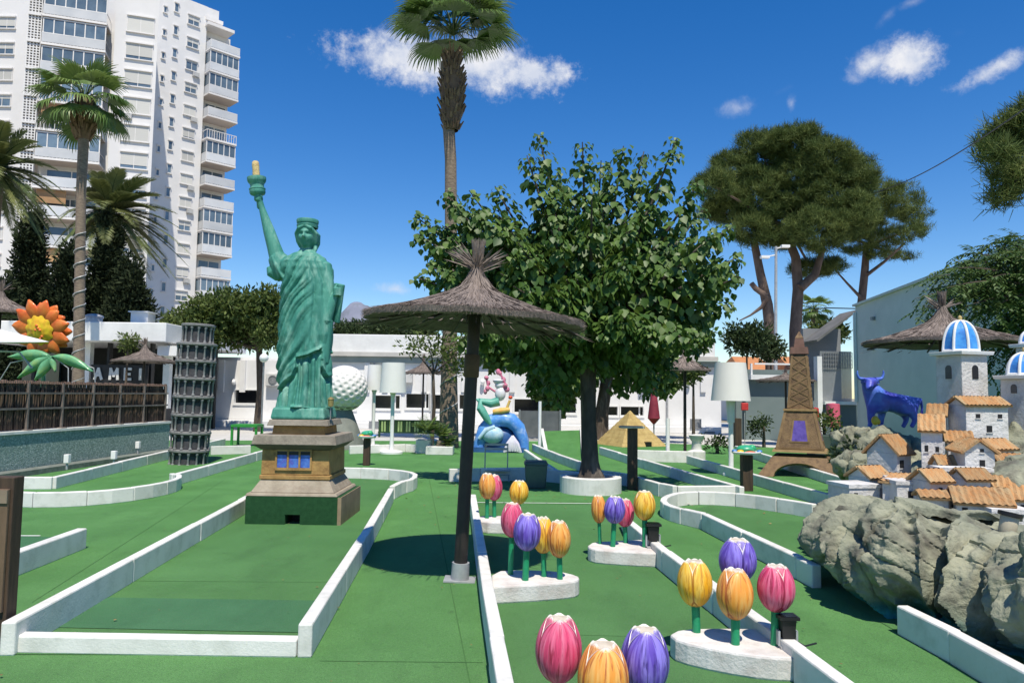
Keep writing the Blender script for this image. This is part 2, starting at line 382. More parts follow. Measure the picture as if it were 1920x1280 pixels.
# ---------------------------------------------------------------- kerbs round the lanes
def resample(pts, dl):
    out = [pts[0]]
    for a, b in zip(pts[:-1], pts[1:]):
        n = max(1, int(round((b - a).length / dl))) if dl else 1
        for i in range(1, n + 1): out.append(a.lerp(b, i / n))
    return out
def smooth_path(pts, it=2):
    for _ in range(it):
        q = [pts[0]]
        for a, b in zip(pts[:-1], pts[1:]): q += [a.lerp(b, .25), a.lerp(b, .75)]
        pts = q + [pts[-1]]
    return pts
def kerb(label, pts, h=.2, w=.086, block=1.4, smooth=0, z0=0.0, group='white kerbs edging the golf lanes', mtl=None, px=True):
    P = [Vector((p.x, p.y)) for p in (G(x, y, h) for x, y in pts)] if px else [Vector(p) for p in pts]
    if smooth: P = smooth_path(P, smooth)
    P = resample(P, block if not smooth else None)
    if smooth:          # merge the short pieces of a curve into blocks of about the given length
        cut = [0]; acc = 0
        for i in range(1, len(P)):
            acc += (P[i] - P[i - 1]).length
            if acc >= block: cut.append(i); acc = 0
        if cut[-1] != len(P) - 1: cut.append(len(P) - 1)
    else: cut = list(range(len(P)))
    Ls, Rs = [], []
    for i, p in enumerate(P):
        d0 = (P[i] - P[i - 1]).normalized() if i else (P[1] - P[0]).normalized()
        d1 = (P[i + 1] - P[i]).normalized() if i < len(P) - 1 else d0
        n0 = Vector((-d0.y, d0.x)); n1 = Vector((-d1.y, d1.x)); n = (n0 + n1)
        n = n.normalized() if n.length > 1e-4 else n0
        k = w / 2 / max(.45, n.dot(n0)); Ls.append(p + n * k); Rs.append(p - n * k)
    mid = P[len(P) // 2]
    t = thing('lane_kerb', label, 'kerb', (mid.x, mid.y, z0), group)
    for a, b in zip(cut[:-1], cut[1:]):
        L_ = Ls[a:b + 1]; R_ = Rs[a:b + 1]
        dirv = (P[a + 1] - P[a]).normalized() * random.uniform(.0015, .006); dire = (P[b] - P[b - 1]).normalized() * random.uniform(.0015, .006)
        L_ = [Vector(v) for v in L_]; R_ = [Vector(v) for v in R_]
        L_[0] += dirv; R_[0] += dirv; L_[-1] -= dire; R_[-1] -= dire
        m = MB(); dz = random.uniform(-.006, .005); ox_, oy_ = random.uniform(-.004, .004), random.uniform(-.004, .004); L_ = [v + Vector((ox_, oy_)) for v in L_]; R_ = [v + Vector((ox_, oy_)) for v in R_]; m.prism([(v.x, v.y) for v in L_] + [(v.x, v.y) for v in reversed(R_)], z0, z0 + h + dz)
        part('kerb_block', m, mtl or m_kerb, t, bevel=.012)
    return t
GK = 'white kerbs edging the golf lanes'
kerb('long white kerb along the path side of the green statue lane', [(16, 1166), (452, 936), (560, 878)], block=1.6)
kerb('white kerb from the rounded end of the statue lane towards its tee', [(573, 1170), (683, 1001), (733, 915)], block=1.5)
kerb('rounded white kerb closing the far end of the statue lane', [(735, 911), (752, 902), (776, 896), (779, 886), (745, 880), (690, 877), (640, 876), (600, 875)], block=.55, smooth=1)
kerb('low white kerb across the tee end of the statue lane', [(32, 1184), (560, 1192)], h=.115, block=1.3)
kerb('curved white kerb bulging beside the path below the leaning tower', [(-90, 912), (40, 923), (140, 922), (230, 915), (300, 905), (334, 896), (336, 889), (322, 886)], block=.42, smooth=1)
kerb('straight white kerb running back past the leaning tower', [(326, 888), (478, 848), (560, 827)], block=1.5)
kerb('white kerb along the foot of the teal wall by the leaning tower', [(100, 893), (312, 845), (420, 822)], block=1.3, w=.09)
kerb('short white kerb end between the wall and the curved lane', [(-40, 893), (100, 893)], block=1.4)
kerb('short grey-sided kerb ending beside the wooden tee post', [(-60, 1068), (22, 1036), (154, 990)], block=1.0, w=.1)
kerb('white kerb beside the umbrella pole running up the tulip lane', [(958, 1330), (915, 1105), (886, 926)], block=1.3)
kerb('white kerb on the far side of the tulip lane, between the tulip beds', [(1660, 1330), (1500, 1212), (1250, 1032), (1180, 975), (1172, 960)], block=1.2)
kerb('rounded white kerb loop at the head of the rock village lane', [(1528, 944), (1480, 936), (1400, 925), (1320, 920), (1272, 922), (1246, 930), (1243, 940), (1268, 950), (1320, 961)], block=.4, smooth=1)
kerb('grey-sided kerb from the white loop down to the cliff of the village', [(1322, 962), (1500, 1043), (1532, 1058)], block=1.1)
kerb('white topped kerb in front of the rock village cliff', [(1690, 1132), (1790, 1180), (1990, 1286)], block=1.25)
kerb('long white kerb from the yellow pyramid to the giant lamp', [(1126, 838), (1260, 876), (1392, 912)], block=1.6)
kerb('short white kerb at the foot of the giant white lamp', [(1268, 910), (1388, 909)], block=1.0)
kerb('long white kerb in front of the iron tower model', [(1290, 853), (1400, 884), (1568, 929)], block=1.5)
kerb('white kerb behind the iron tower model running to the cliff', [(1380, 835), (1470, 862), (1600, 900)], block=1.5)
kerb('shaded kerb in front of the yellow pyramid', [(1180, 843), (1300, 846)], h=.28, block=2.2)
kerb('shaded kerb across the grass behind the folding chair', [(842, 878), (900, 877), (1000, 876), (1090, 884)], h=.24, block=1.2)
kerb('shaded kerb behind the planter tree', [(1120, 880), (1180, 888), (1240, 905), (1266, 910)], h=.22, block=1.2)
kerb('white kerb beside the blue wave sculpture', [(985, 842), (1020, 866), (1042, 880)], block=1.2)
kerb('white kerb along the ramp lane behind the tree trunk', [(1000, 832), (1050, 852), (1098, 868)], block=1.3)
kerb('white kerb at the edge of the grass behind the leaning tower', [(395, 836), (470, 834)], block=1.5, h=.22)
kerb('long white kerb before the white lamps and the terrace', [(655, 835), (760, 832), (830, 834)], block=1.5, h=.22)

# small white block lamp standing on kerbs
# ---------------------------------------------------------------- tulip beds
def bed(label, pts, h, z=.004):
    P = [G(x, y, h) for x, y in pts]; P = smooth_path(P + [P[0]], 1)[:-1]
    m = MB(); m.prism([(p.x, p.y) for p in P], z, h)
    return solo('tulip_bed', m, mat('bed_paint', (.70, .68, .66), (.58, .55, .52), 4, .7, .3, 45, c3=(.42, .34, .30), scale3=7, amt3=.45), label, 'plinth', 'white tulip beds on the golf lane', bevel=.015)
BH = .14
bed('rounded white bed of four tulips beside the umbrella pole', [(922, 1099), (922, 1070), (980, 1067), (1050, 1070), (1084, 1078), (1087, 1084), (1076, 1089), (1020, 1094)], BH)
bed('pale bed of four tulips just before the planted tree', [(1102, 1022), (1112, 1015), (1160, 1013), (1218, 1010), (1247, 1031), (1244, 1037), (1180, 1034), (1120, 1030), (1104, 1026)], BH)
bed('large white bed of four tulips near the rock village', [(1256, 1188), (1275, 1178), (1350, 1176), (1440, 1178), (1503, 1215), (1507, 1233), (1440, 1231), (1350, 1218), (1270, 1200)], BH)
bed('small shaded bed of three tulips farthest up the lane', [(893, 969), (905, 966), (940, 966), (985, 968), (990, 975), (960, 979), (900, 978)], BH)
bed('tulip bed at the very front of the lane, mostly below the view', [(985, 1400), (1000, 1360), (1120, 1345), (1240, 1350), (1275, 1370), (1260, 1410), (1120, 1430)], BH)
# ================================================================ far hills
def hills():
    m = MB()
    def fn(u, v):
        x = -2600 + 3400 * u; y = 2400 + 700 * v
        px = 960 + F * x / y
        prof = 95 + 165 * math.exp(-((px - 672) / 62) ** 2) + 70 * math.exp(-((px - 600) / 60) ** 2) + 60 * math.exp(-((px - 760) / 90) ** 2) + 40 * math.exp(-((px - 1000) / 300) ** 2)
        z = prof * math.sin(PI * min(1, v * 1.0 + .02)) * 1.0 + 34 * noise.fractal(Vector((x * .008, y * .008, 3)), 1, 2, 6)
        return (x, y, max(z, -5) if 0 < v < 1 else -5)
    m.grid(fn, 260, 22)
    solo('hills', m, mat('hazed_hill_rock', (.22, .23, .30), (.17, .185, .24), .012, .95, c3=(.08, .11, .09), scale3=.03, amt3=.5), kind='structure', base=False)  # distance haze is painted into this violet-grey rock colour
hills()

# ================================================================ apartment tower
m_bld = mat('tower_render', (.74, .73, .72), (.68, .67, .66), .12, .8, .05, 2, c3=(.58, .57, .55), scale3=.5, amt3=.3)
m_slab = mat('tower_slab', (.78, .76, .74), (.68, .66, .64), .3, .7)
m_shut = mat('roller_shutter', (.60, .60, .57), (.52, .51, .47), 1.5, .6, .2, 20, stretch=(.1, .1, 22), rand=.18)
m_glass = mat('tower_glass', (.16, .22, .27), (.09, .13, .17), .5, .08, spec=.8, rand=.35)
m_rail = mat('rail_glass', (.66, .67, .68), (.54, .56, .58), .4, .4, rand=.14)
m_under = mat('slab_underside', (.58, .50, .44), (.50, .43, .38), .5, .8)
tw = thing('apartment_tower', 'tall white apartment tower with glazed balconies and small windows behind the palms', 'building', (-46, 84, 0))
def facet_a(px, O, A):                        # where along a facade line the sight line of a photo column falls
    d = ray(px, 735); O = Vector(O); A = Vector(A).normalized()
    return (O.y * d.x / d.y - O.x) / (A.x - A.y * d.x / d.y)
FD = (.95, .31); FC = Vector((-39.5, 79)); FM = frame(FC, FD)       # front facade: a runs right, n towards the viewer
WD = (.695, .719); WO = Vector((-43.76, 91.4)); WM_ = frame(WO, WD)  # the set-back wing
ZT = 44.6
a213 = facet_a(179, FC, FD)
sidedir = Vector((-.72, .694))
back = WO + Vector(WD).normalized() * -1.9 + Vector((-.5, .5))
lfar = FC + Vector(FD).normalized() * -20.5
m = MB()
m.prism([tuple(FC), tuple(FC + Vector(FD).normalized() * a213), tuple(FC + Vector(FD).normalized() * a213 + Vector((-.31, .95)) * 9), tuple(back)], 0, ZT)
part('front_block', m, m_bld, tw)
m = MB(); m.bx(-11.6, a213 - .004, -9, -1.5, 0, ZT, 0, FM); part('balcony_block', m, m_bld, tw)
m = MB(); m.bx(-80, -55.05, 80.8, 92, 0, 46.5); part('side_block', m, m_bld, tw)
m = MB(); m.bx(-7.5, 4.2, -9, 0, 0, 52, 0, WM_); m.bx(4.2, 8.0, -9, -1.2, 0, 49.3, 0, WM_); part('wing_block', m, m_bld, tw)
# lattice strip of pierced blocks between the two front blocks
lat = MB(); aL = facet_a(27, FC, FD)
aL0, aL1 = aL - .75, aL + .45
for k in range(150):
    z = .3 + k * .29
    if k % 10 == 9: lat.bx(aL0, aL1, -.8, .35, z - .08, z + .14, 0, FM)
    else: lat.bx(aL0, aL1, -.25, .18, z - .05, z + .05, 0, FM)
for a in (aL0, aL0 + .3, aL0 + .6, aL0 + .9, aL1): lat.bx(a - .05, a + .05, -.22, .2, 0, ZT, 0, FM)
part('lattice_strip', lat, m_bld, tw, kind='stuff')
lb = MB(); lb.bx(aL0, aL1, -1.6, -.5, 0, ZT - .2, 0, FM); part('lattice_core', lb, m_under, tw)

def window_meshes(w, h, two=False, dark=False):
    fr = MB(); t = .06
    for (x0, x1, z0, z1) in ((-w / 2, w / 2, -h / 2, -h / 2 + t), (-w / 2, w / 2, h / 2 - t, h / 2), (-w / 2, -w / 2 + t, -h / 2 + t, h / 2 - t), (w / 2 - t, w / 2, -h / 2 + t, h / 2 - t)):
        fr.bx(x0, x1, -.10, .03, z0, z1)
    if two: fr.bx(-.03, .03, -.10, .02, -h / 2 + t, h / 2 - t)
    fr.bx(-w / 2 - .08, w / 2 + .08, -.1, .12, -h / 2 - .09, -h / 2 - .003)          # sill
    fr.bx(-w / 2 - .04, w / 2 + .04, -.1, .16, h / 2 + .003, h / 2 + .16)           # shutter box
    pn = MB(); pn.bx(-w / 2 + t + .002, w / 2 - t - .002, -.08, -.03, -h / 2 + t + .002, h / 2 - t - .002)
    return fr, pn
FRM = {}
def add_window(M, a, z, w, h, shut=1.0, two=False, n=0.0):
    key = (w, h, two)
    if key not in FRM:
        fr, pn = window_meshes(w, h, two); FRM[key] = (fr.mesh('window', m_slab), pn.mesh('pane', m_glass), {})
    fme, pme, sh = FRM[key]
    T = Matrix.Translation(-Vector(org(tw))) @ M @ Matrix.Translation((a, n, z))
    o = link('window', fme, tw); o.matrix_local = T
    p = link('pane', pme, o)
    if shut > .02:
        s = round(shut, 1)
        if s not in sh:
            b = MB(); b.bx(-w / 2 + .065, w / 2 - .065, -.026, .008, h / 2 - .065 - (h - .13) * s, h / 2 - .065); sh[s] = b.mesh('shutter', m_shut)
        link('shutter', sh[s], o)
rs = random.Random(3)
aw = facet_a(229, FC, FD)
for k in range(13):                                          # the wide shuttered windows of the front block
    add_window(FM, aw, 38.25 + 3.03 - 3.03 * k, 2.7, 1.75, rs.choice([1, 1, 1, .6, .8, .9]), True, .06)
for k in range(15):                                          # the windows of the side block
    z = 42.5 - 3.0 * k
    add_window(frame((-56.9, 80.8), (1, 0)), -.55, z, 1.95, 1.3, rs.choice([1, .5, .8, 1, .3]), True, .06)
    add_window(frame((-56.9, 80.8), (1, 0)), -5.2, z, 1.95, 1.3, rs.choice([1, .5, .8]), True, .06)
ca, cb, cc = facet_a(275, WO, WD), facet_a(297, WO, WD), facet_a(331, WO, WD)
for k in range(16):                                          # three columns on the wing
    z = 46.4 + 3.0 - 3.0 * k
    add_window(WM_, cc, z, 1.5, 1.25, rs.choice([1, 1, .9, .5, .2]), True, .06)
    add_window(WM_, cb, z + .9, .55, 1.15, 0, False, .06)
    add_window(WM_, ca, z + .1, .42, .8, 0, False, .06)

def balcony(M, a0, a1, n0, n1, z, glazed, rail_style, nb):
    """one storey of balcony: slab, rail with uprights, glazing or open doorway."""
    T = Matrix.Translation(-Vector(org(tw))) @ M
    def put(name, mb, mt, par, kind=None): o = link(name, mb.mesh(name, mt), par); o.matrix_local = T if par is tw else Matrix.Identity(4); return o
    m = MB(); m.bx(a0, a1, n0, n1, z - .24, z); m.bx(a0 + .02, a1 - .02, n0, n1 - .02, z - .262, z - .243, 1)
    b = put('balcony', m, [m_slab, m_under], tw)
    r = MB(); r.bx(a0 + .03, a1 - .03, n1 - .10, n1 - .05, z + 1.02, z + 1.09); r.bx(a0 + .03, a0 + .08, n0, n1 - .1, z + 1.02, z + 1.09); r.bx(a1 - .08, a1 - .03, n0, n1 - .1, z + 1.02, z + 1.09)
    k = int((a1 - a0) / .32)
    for i in range(k + 1):
        a = a0 + .05 + (a1 - a0 - .1) * i / k; r.bx(a - .025, a + .025, n1 - .095, n1 - .055, z + .003, z + 1.02)
    put('railing', r, m_slab, b)
    if rail_style:
        q = MB(); q.bx(a0 + .06, a1 - .06, n1 - .048, n1 - .028, z + .06, z + 1.0); q.bx(a0 + .032, a0 + .05, n0, n1 - .12, z + .06, z + 1.0); put('rail_panel', q, m_rail, b)
    if glazed:
        q = MB(); q.bx(a0 + .1, a1 - .1, n1 - .22, n1 - .17, z + .02, z + 2.55); q.bx(a0 + .1, a0 + .15, n0, n1 - .23, z + .02, z + 2.55); put('glazing', q, m_glass, b)
        q = MB()
        for i in range(nb + 1):
            a = a0 + .1 + (a1 - a0 - .2) * i / nb; q.bx(a - .05, a + .05, n1 - .24, n1 - .14, z + .02, z + 2.6)
        q.bx(a0 + .05, a1 - .05, n1 - .25, n1 - .13, z + 2.6, z + 2.74); q.bx(a0 + .05, a0 + .16, n0, n1 - .26, z + 2.6, z + 2.74); q.bx(a0 + .05, a0 + .16, n0 + .5, n0 + .6, z + .02, z + 2.6)
        put('mullion', q, m_slab, b)
    else:
        q = MB(); q.bx(a0 + .7, a1 - .6, n0 + .004, n0 + .06, z + .02, z + 2.3); put('glazing', q, m_glass, b)
        q = MB(); q.bx(a0 + .6, a0 + .7, n0, n0 + .1, z, z + 2.4); q.bx((a0 + a1) / 2 - .05, (a0 + a1) / 2 + .05, n0, n0 + .1, z, z + 2.3); q.bx(a0 + .7, a1 - .6, n0, n0 + .1, z + 2.3, z + 2.4); put('mullion', q, m_slab, b)
b0, b1 = facet_a(41, FC, FD), facet_a(166, FC, FD)
for k in range(13):
    balcony(FM, b0, b1, -1.5, .75, 37.6 + 3.05 - 3.05 * k, k in (0, 1, 2, 3, 5), k not in (3, 4), 6)
RG = [0, 1, 1, 0, 0, 1, 0, 0, 1, 1, 0, 1, 1, 0]
for k in range(15):
    balcony(WM_, 4.25, 8.25, -1.2, 1.45, 46.15 - 3.0 * k, RG[k] if k < 14 else 0, k not in (4,), 5)
m_awn = mat('awning_cloth', (.50, .30, .15), (.42, .24, .12), .8, .8, rand=.25)
def tpart(name, mb, mt): o = link(name, mb.mesh(name, mt), tw); o.matrix_local = Matrix.Translation(-Vector(org(tw))); return o
for k in (5, 8, 11):                                          # half lowered awnings and blinds on some balconies
    z = 46.15 - 3.0 * k; m = MB(); m.bx(4.5, 7.9, 1.0, 1.06, z + 1.55, z + 2.7, 0, WM_); tpart('awning', m, m_awn)
for k in (4, 7, 9):
    z = 37.6 + 3.05 - 3.05 * k; m = MB(); m.bx(b0 + .3, (b0 + b1) / 2, .30, .36, z + 1.4, z + 2.75, 0, FM); tpart('awning', m, m_awn)
m_ac = mat('ac_grey', (.50, .50, .49), (.40, .40, .39), 2, .6)
for k in (1, 3, 6, 7, 10):                                    # air conditioner boxes under the windows
    m = MB(); z = 46.4 - 3.0 * k; m.bx(cc + .15, cc + .95, .01, .34, z - 1.35, z - .80, 0, WM_); m.bx(cc + .25, cc + .70, .342, .36, z - 1.30, z - .85, 0, WM_); tpart('air_conditioner', m, m_ac)
for k in (2, 5, 8):
    m = MB(); z = 38.25 - 3.03 * k; m.bx(aw - 1.2, aw - .4, .01, .34, z - 1.55, z - 1.0, 0, FM); tpart('air_conditioner', m, m_ac)
m = MB(); m.bx(4.0, 7.6, -9, .9, 49.3, 49.7, 0, WM_); m.bx(4.0, 6.3, -9, .2, 50.2, 50.7, 0, WM_); part('roof_slab', m, m_slab, tw)
m = MB(); m.bx(4.2, 6.2, -8, -1, 49.7, 52.5, 0, WM_); part('roof_room', m, m_bld, tw)

# ================================================================ long white clubhouse
m_wall = mat('club_wall', (.76, .76, .76), (.70, .70, .70), .8, .75, .1, 14, c3=(.6, .6, .58), scale3=2.2, amt3=.3)
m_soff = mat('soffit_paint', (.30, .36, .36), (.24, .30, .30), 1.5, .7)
cb = thing('white_clubhouse', 'long low white clubhouse with flat roof band and dark slot windows behind the course', 'building', (0, 36, 0))
YW = 33.0
def X(px, y): return D(px, 735, y).x
def Z(px, py, y): return D(px, py, y).z
zr1, zr0 = Z(720, 627, YW - .2), Z(720, 662, YW - .2)
m = MB(); m.bx(X(608, YW - 1), X(1352, YW - 1), YW - .12, YW + 9, zr0, zr1); part('roof_band', m, m_white, cb, bevel=.03)
m = MB(); m.bx(X(600, YW - 1), X(1356, YW - 1), YW - .30, YW - .123, Z(720, 668, YW - .3), Z(720, 660, YW - .3)); m.bx(X(600, YW - 1), X(1356, YW - 1), YW - .12, YW - .03, Z(720, 668, YW - .2), zr0 - .004); part('eave_board', m, mat('eave_paint', (.55, .53, .49), (.45, .44, .41), 1.5, .7), cb)
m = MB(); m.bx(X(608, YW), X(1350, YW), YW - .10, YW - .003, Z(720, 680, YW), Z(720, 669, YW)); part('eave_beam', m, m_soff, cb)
# wall with slot openings
slots = [(440, 492, 731, 755), (643, 668, 752, 766), (702, 750, 741, 765), (762, 804, 738, 764), (808, 840, 740, 766), (862, 876, 740, 766), (965, 1080, 748, 772), (1135, 1158, 762, 778), (1164, 1206, 762, 778)]
xs0, xs1 = X(405, YW), X(1352, YW); zt = Z(720, 679, YW)
m = MB(); cur = xs0
for (a, b, c, d) in slots:
    xa, xb = X(a, YW), X(b, YW); m.bx(cur, xa, YW, YW + .3, 0, zt)
    m.bx(xa, xb, YW, YW + .3, 0, Z(a, d, YW)); m.bx(xa, xb, YW, YW + .3, Z(a, c, YW), zt); cur = xb
m.bx(cur, xs1, YW, YW + .3, 0, zt); m.bx(xs0, xs1, YW + 8, YW + 8.3, 0, zt); part('wall', m, m_wall, cb)
for (a, b, c, d) in slots:
    m = MB(); xa, xb, z0, z1 = X(a, YW), X(b, YW), Z(a, d, YW), Z(a, c, YW)
    m.bx(xa - .06, xb + .06, YW - .05, YW + .05, z0 - .1, z0 - .003); m.bx(xa - .06, xa - .003, YW - .05, YW + .05, z0, z1); m.bx(xb + .003, xb + .06, YW - .05, YW + .05, z0, z1); m.bx(xa - .06, xb + .06, YW - .05, YW + .05, z1 + .003, z1 + .06)
    if b - a > 40: xm = (xa + xb) / 2 + .35; m.bx(xm - .03, xm + .03, YW + .1, YW + .15, z0, z1)
    w_ = part('window', m, m_white, cb)
    m = MB(); m.bx(xa + .002, xb - .002, YW + .18, YW + .2, z0 + .002, z1 - .002); part('pane', m, m_dark, w_)
for px in (415, 455, 688, 722, 795, 870, 960, 1130, 1232, 1318):        # pilasters
    m = MB(); x = X(px, YW); m.bx(x - .12, x + .12, YW - .1, YW - .003, Z(px, 735, YW), zt - .003); part('pilaster', m, m_wall, cb)
m = MB(); m.bx(X(405, YW - .7), X(1352, YW - .7), YW - .75, YW - .06, 0, .28); part('plinth', m, m_wall, cb, bevel=.02)
for (a, b, c, d) in ((693, 714, 793, 800), (452, 474, 800, 806), (1294, 1315, 789, 802), (1322, 1340, 812, 816)):
    m = MB(); m.bx(X(a, YW - .8), X(b, YW - .8), YW - .79, YW - .755, max(.02, Z(a, d, YW)), Z(a, c, YW) + .12); part('vent', m, m_grey, cb)
for px in (690, 800, 1240):                                 # rain pipes
    m = MB(); x = X(px, YW) + .25; m.cyl((x, YW - .07, .3), (x, YW - .07, zt), .045, .045, 8); part('rain_pipe', m, m_gal, cb)
for px, py in ((757, 706), (1216, 712), (520, 712)):
    m = MB(); p_ = D(px, py, YW); m.bx(p_.x - .42, p_.x + .42, YW - .32, YW - .003, p_.z - .28, p_.z + .28); part('air_conditioner', m, mat('ac_white', (.62, .62, .60), (.52, .52, .5), 2, .5), cb, bevel=.03)
    m = MB(); m.lathe([(.02, 0), (.19, 0), (.20, .02), (.17, .025)], (0, 0, 0), 16); m.xf(Matrix.Translation((p_.x - .1, YW - .33, p_.z)) @ Matrix.Rotation(PI / 2, 4, 'X')); part('fan_grille', m, m_grey, cb)
for px in (440, 560, 905, 1100, 1290):
    m = MB(); p_ = D(px, 716, YW); m.sphere((p_.x, YW - .14, p_.z), (.10, .13, .13), 10, 8); part('wall_lamp', m, m_whitem, cb)
m = MB(); m.bx(X(405, 35), X(610, 35), YW + .35, YW + 7, zt - .5, zt + .15); part('lower_roof', m, m_wall, cb)

# ================================================================ dark bar pavilion with a white fascia
YB = 27.0
bar = thing('bar_pavilion', 'dark open bar pavilion under a deep white fascia beside the palm trunk', 'building', (-17, YB, 0))
x0, x1 = X(-60, YB), X(330, YB)
m = MB(); m.bx(x0, x1, YB - 1, YB + 7, Z(240, 640, YB - 1), Z(240, 604, YB - 1)); part('fascia', m, m_white, bar, bevel=.03)
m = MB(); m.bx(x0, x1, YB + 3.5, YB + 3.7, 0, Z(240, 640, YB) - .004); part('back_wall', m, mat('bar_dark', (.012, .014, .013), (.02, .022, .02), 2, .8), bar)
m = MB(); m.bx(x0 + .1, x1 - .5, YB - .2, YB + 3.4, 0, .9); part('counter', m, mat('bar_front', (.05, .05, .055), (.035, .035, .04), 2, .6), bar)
for (a, b, mt) in ((150, 168, m_white), (306, 318, m_white), (60, 66, m_black), (200, 204, m_black), (280, 284, m_black)):
    m = MB(); m.bx(X(a, YB), X(b, YB), YB - .1, YB + .15, .9, Z(240, 640, YB) - .004); part('pillar', m, mt, bar)
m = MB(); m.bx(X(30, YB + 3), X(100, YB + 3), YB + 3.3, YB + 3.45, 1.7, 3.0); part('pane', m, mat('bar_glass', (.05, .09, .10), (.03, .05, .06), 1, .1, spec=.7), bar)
m = MB(); m.bx(X(306, YB), X(352, YB), YB - .6, YB + .4, Z(320, 668, YB), Z(320, 650, YB)); part('side_canopy', m, m_white, bar)
# sign letters
def letter(ch):
    s = {'A': [((0, 0), (.3, 1)), ((.3, 1), (.6, 0)), ((.12, .36), (.48, .36))], 'M': [((0, 0), (.05, 1)), ((.05, 1), (.35, .3)), ((.35, .3), (.65, 1)), ((.65, 1), (.7, 0))],
         'E': [((0, 0), (0, 1)), ((0, 1), (.5, 1)), ((0, .5), (.42, .5)), ((0, 0), (.5, 0))], 'I': [((0, 0), (0, 1))]}[ch]
    return s
sg = MB(); zs, zl = Z(240, 711, YB), Z(240, 692, YB); hh = zl - zs
for ch, px in (('A', 187), ('M', 215), ('E', 243), ('I', 271)):
    xx = X(px, YB)
    for n_, (p, q) in enumerate(letter(ch)):
        p = Vector((xx + p[0] * hh * 1.1, zs + p[1] * hh)); q = Vector((xx + q[0] * hh * 1.1, zs + q[1] * hh)); d = (q - p).normalized(); n = Vector((-d.y, d.x)) * .045; p -= d * .03; q += d * .03
        y = YB - .35 - .004 * n_
        sg.extrude([(p - n), (q - n), (q + n), (p + n)], Matrix(((1, 0, 0, 0), (0, 0, -1, y), (0, 1, 0, 0), (0, 0, 0, 1))), .04)
tb = MB(); tb.bx(X(178, YB), X(284, YB), YB - .335, YB - .28, zs - .16, zl + .14)
sgn = thing('letter_sign', 'black sign board with white capital letters in the shade of the bar', 'sign', (X(230, YB), YB - .3, zs - .16))
part('board', tb, m_black, sgn); part('lettering', sg, mat('sign_white', (.62, .62, .6), None, 3, .5), sgn)
m = MB(); m.bx(X(182, YB), X(185, YB), YB - .28, YB - .2, .9, zs - .1); m.bx(X(277, YB), X(280, YB), YB - .28, YB - .2, .9, zs - .1); part('leg', m, m_black, sgn)
# roof things on the pavilion
m = MB(); b_ = D(268, 605, 28); m.bx(b_.x - .32, b_.x + .32, 27.7, 28.3, Z(268, 604, YB - 1) + .002, Z(268, 587, 28)); m.bx(b_.x - .38, b_.x + .38, 27.6, 28.4, Z(268, 587, 28), Z(268, 585, 28))
solo('roof_vent', m, m_white, 'small white louvred box on the bar roof', 'vent')
m = MB(); b_ = D(176, 600, 28); m.cyl((b_.x, 28, Z(176, 604, YB - 1) + .002), (b_.x, 28, Z(176, 594, 28)), .3, .3, 14); m.sphere((b_.x, 28, Z(176, 594, 28)), (.34, .34, .12), 14, 8)
solo('roof_cowl', m, m_gal, 'round grey cowl on the bar roof beside the palm trunk', 'vent')

# ================================================================ teal wall with cane fence
m_teal = mat('teal_render', (.15, .235, .205), (.27, .37, .33), 18, .85, 1.0, 40, c3=(.48, .57, .52), scale3=26, amt3=.95)
w0 = G(-120, 912); w1 = G(316, 848)
w0 = Vector((w0.x, w0.y)); w1 = Vector((w1.x, w1.y)); wd = (w1 - w0).normalized(); FMx = frame(w0, wd); WL = (w1 - w0).length
HW = .74
m = MB(); m.bx(0, WL, -.25, 0, 0, HW, 0, FMx); m.bx(-.02, WL + .02, -.28, .03, HW, HW + .05, 1, FMx)
solo('teal_wall', m, [m_teal, m_kerb], 'low rough teal garden wall with a pale coping below the cane fence', 'wall')
fc = thing('cane_fence', 'brown cane fence with dark metal rails and posts on the teal wall', 'fence', (*(w0.lerp(w1, .5)), HW + .05))
c = MB(); tn = []
na = int(WL / .028)
for i in range(na):
    a = .02 + i * .028; z1 = 1.70 + random.uniform(-.02, .03) ; r = random.uniform(.008, .014); j = random.uniform(-.012, .012)
    z0_ = HW + .06 if True else 0
    p = [FMx @ Vector((a, -.14 + j, z0_)), FMx @ Vector((a + random.uniform(-.02, .02), -.14 + j, z1))]
    n0 = len(c.v); c.tube(p, r, 5, 0, True, True); tn += [random.random() ** 1.5] * (len(c.v) - n0)
c.at = tn
part('cane', c, mat('cane', (.050, .034, .026), (.20, .135, .09), 9, .8, attr='tone', c3=(.03, .022, .018)), fc, kind='stuff')
m = MB(); m.bx(0, WL, -.20, -.17, HW + .07, 1.6, 0, FMx); part('shade_cloth', m, mat('shade_cloth', (.016, .015, .014), (.03, .026, .022), 5, .9), fc)
for z in (1.47, 1.18):
    m = MB(); m.bx(0, WL, -.10, -.07, z, z + .035, 0, FMx); part('rail', m, mat('fence_metal', (.20, .17, .15), (.13, .11, .10), 5, .5), fc)
m = MB()
for i in range(na // 2): m.bx(.02 + i * .056, .05 + i * .056, -.155, -.105, 1.665, 1.70 + random.uniform(0, .03), 0, FMx)
part('cane_top', m, mat('cane_top', (.26, .17, .13), (.18, .11, .09), 9, .8), fc, kind='stuff')
for i in range(8):
    a = .1 + (WL - .2) * i / 7
    m = MB(); m.bx(a - .02, a + .02, -.105, -.065, HW + .05, 1.68, 0, FMx); m.bx(a - .07, a + .07, -.15, -.01, HW + .051, HW + .07, 0, FMx); part('post', m, MATS['fence_metal'], fc)
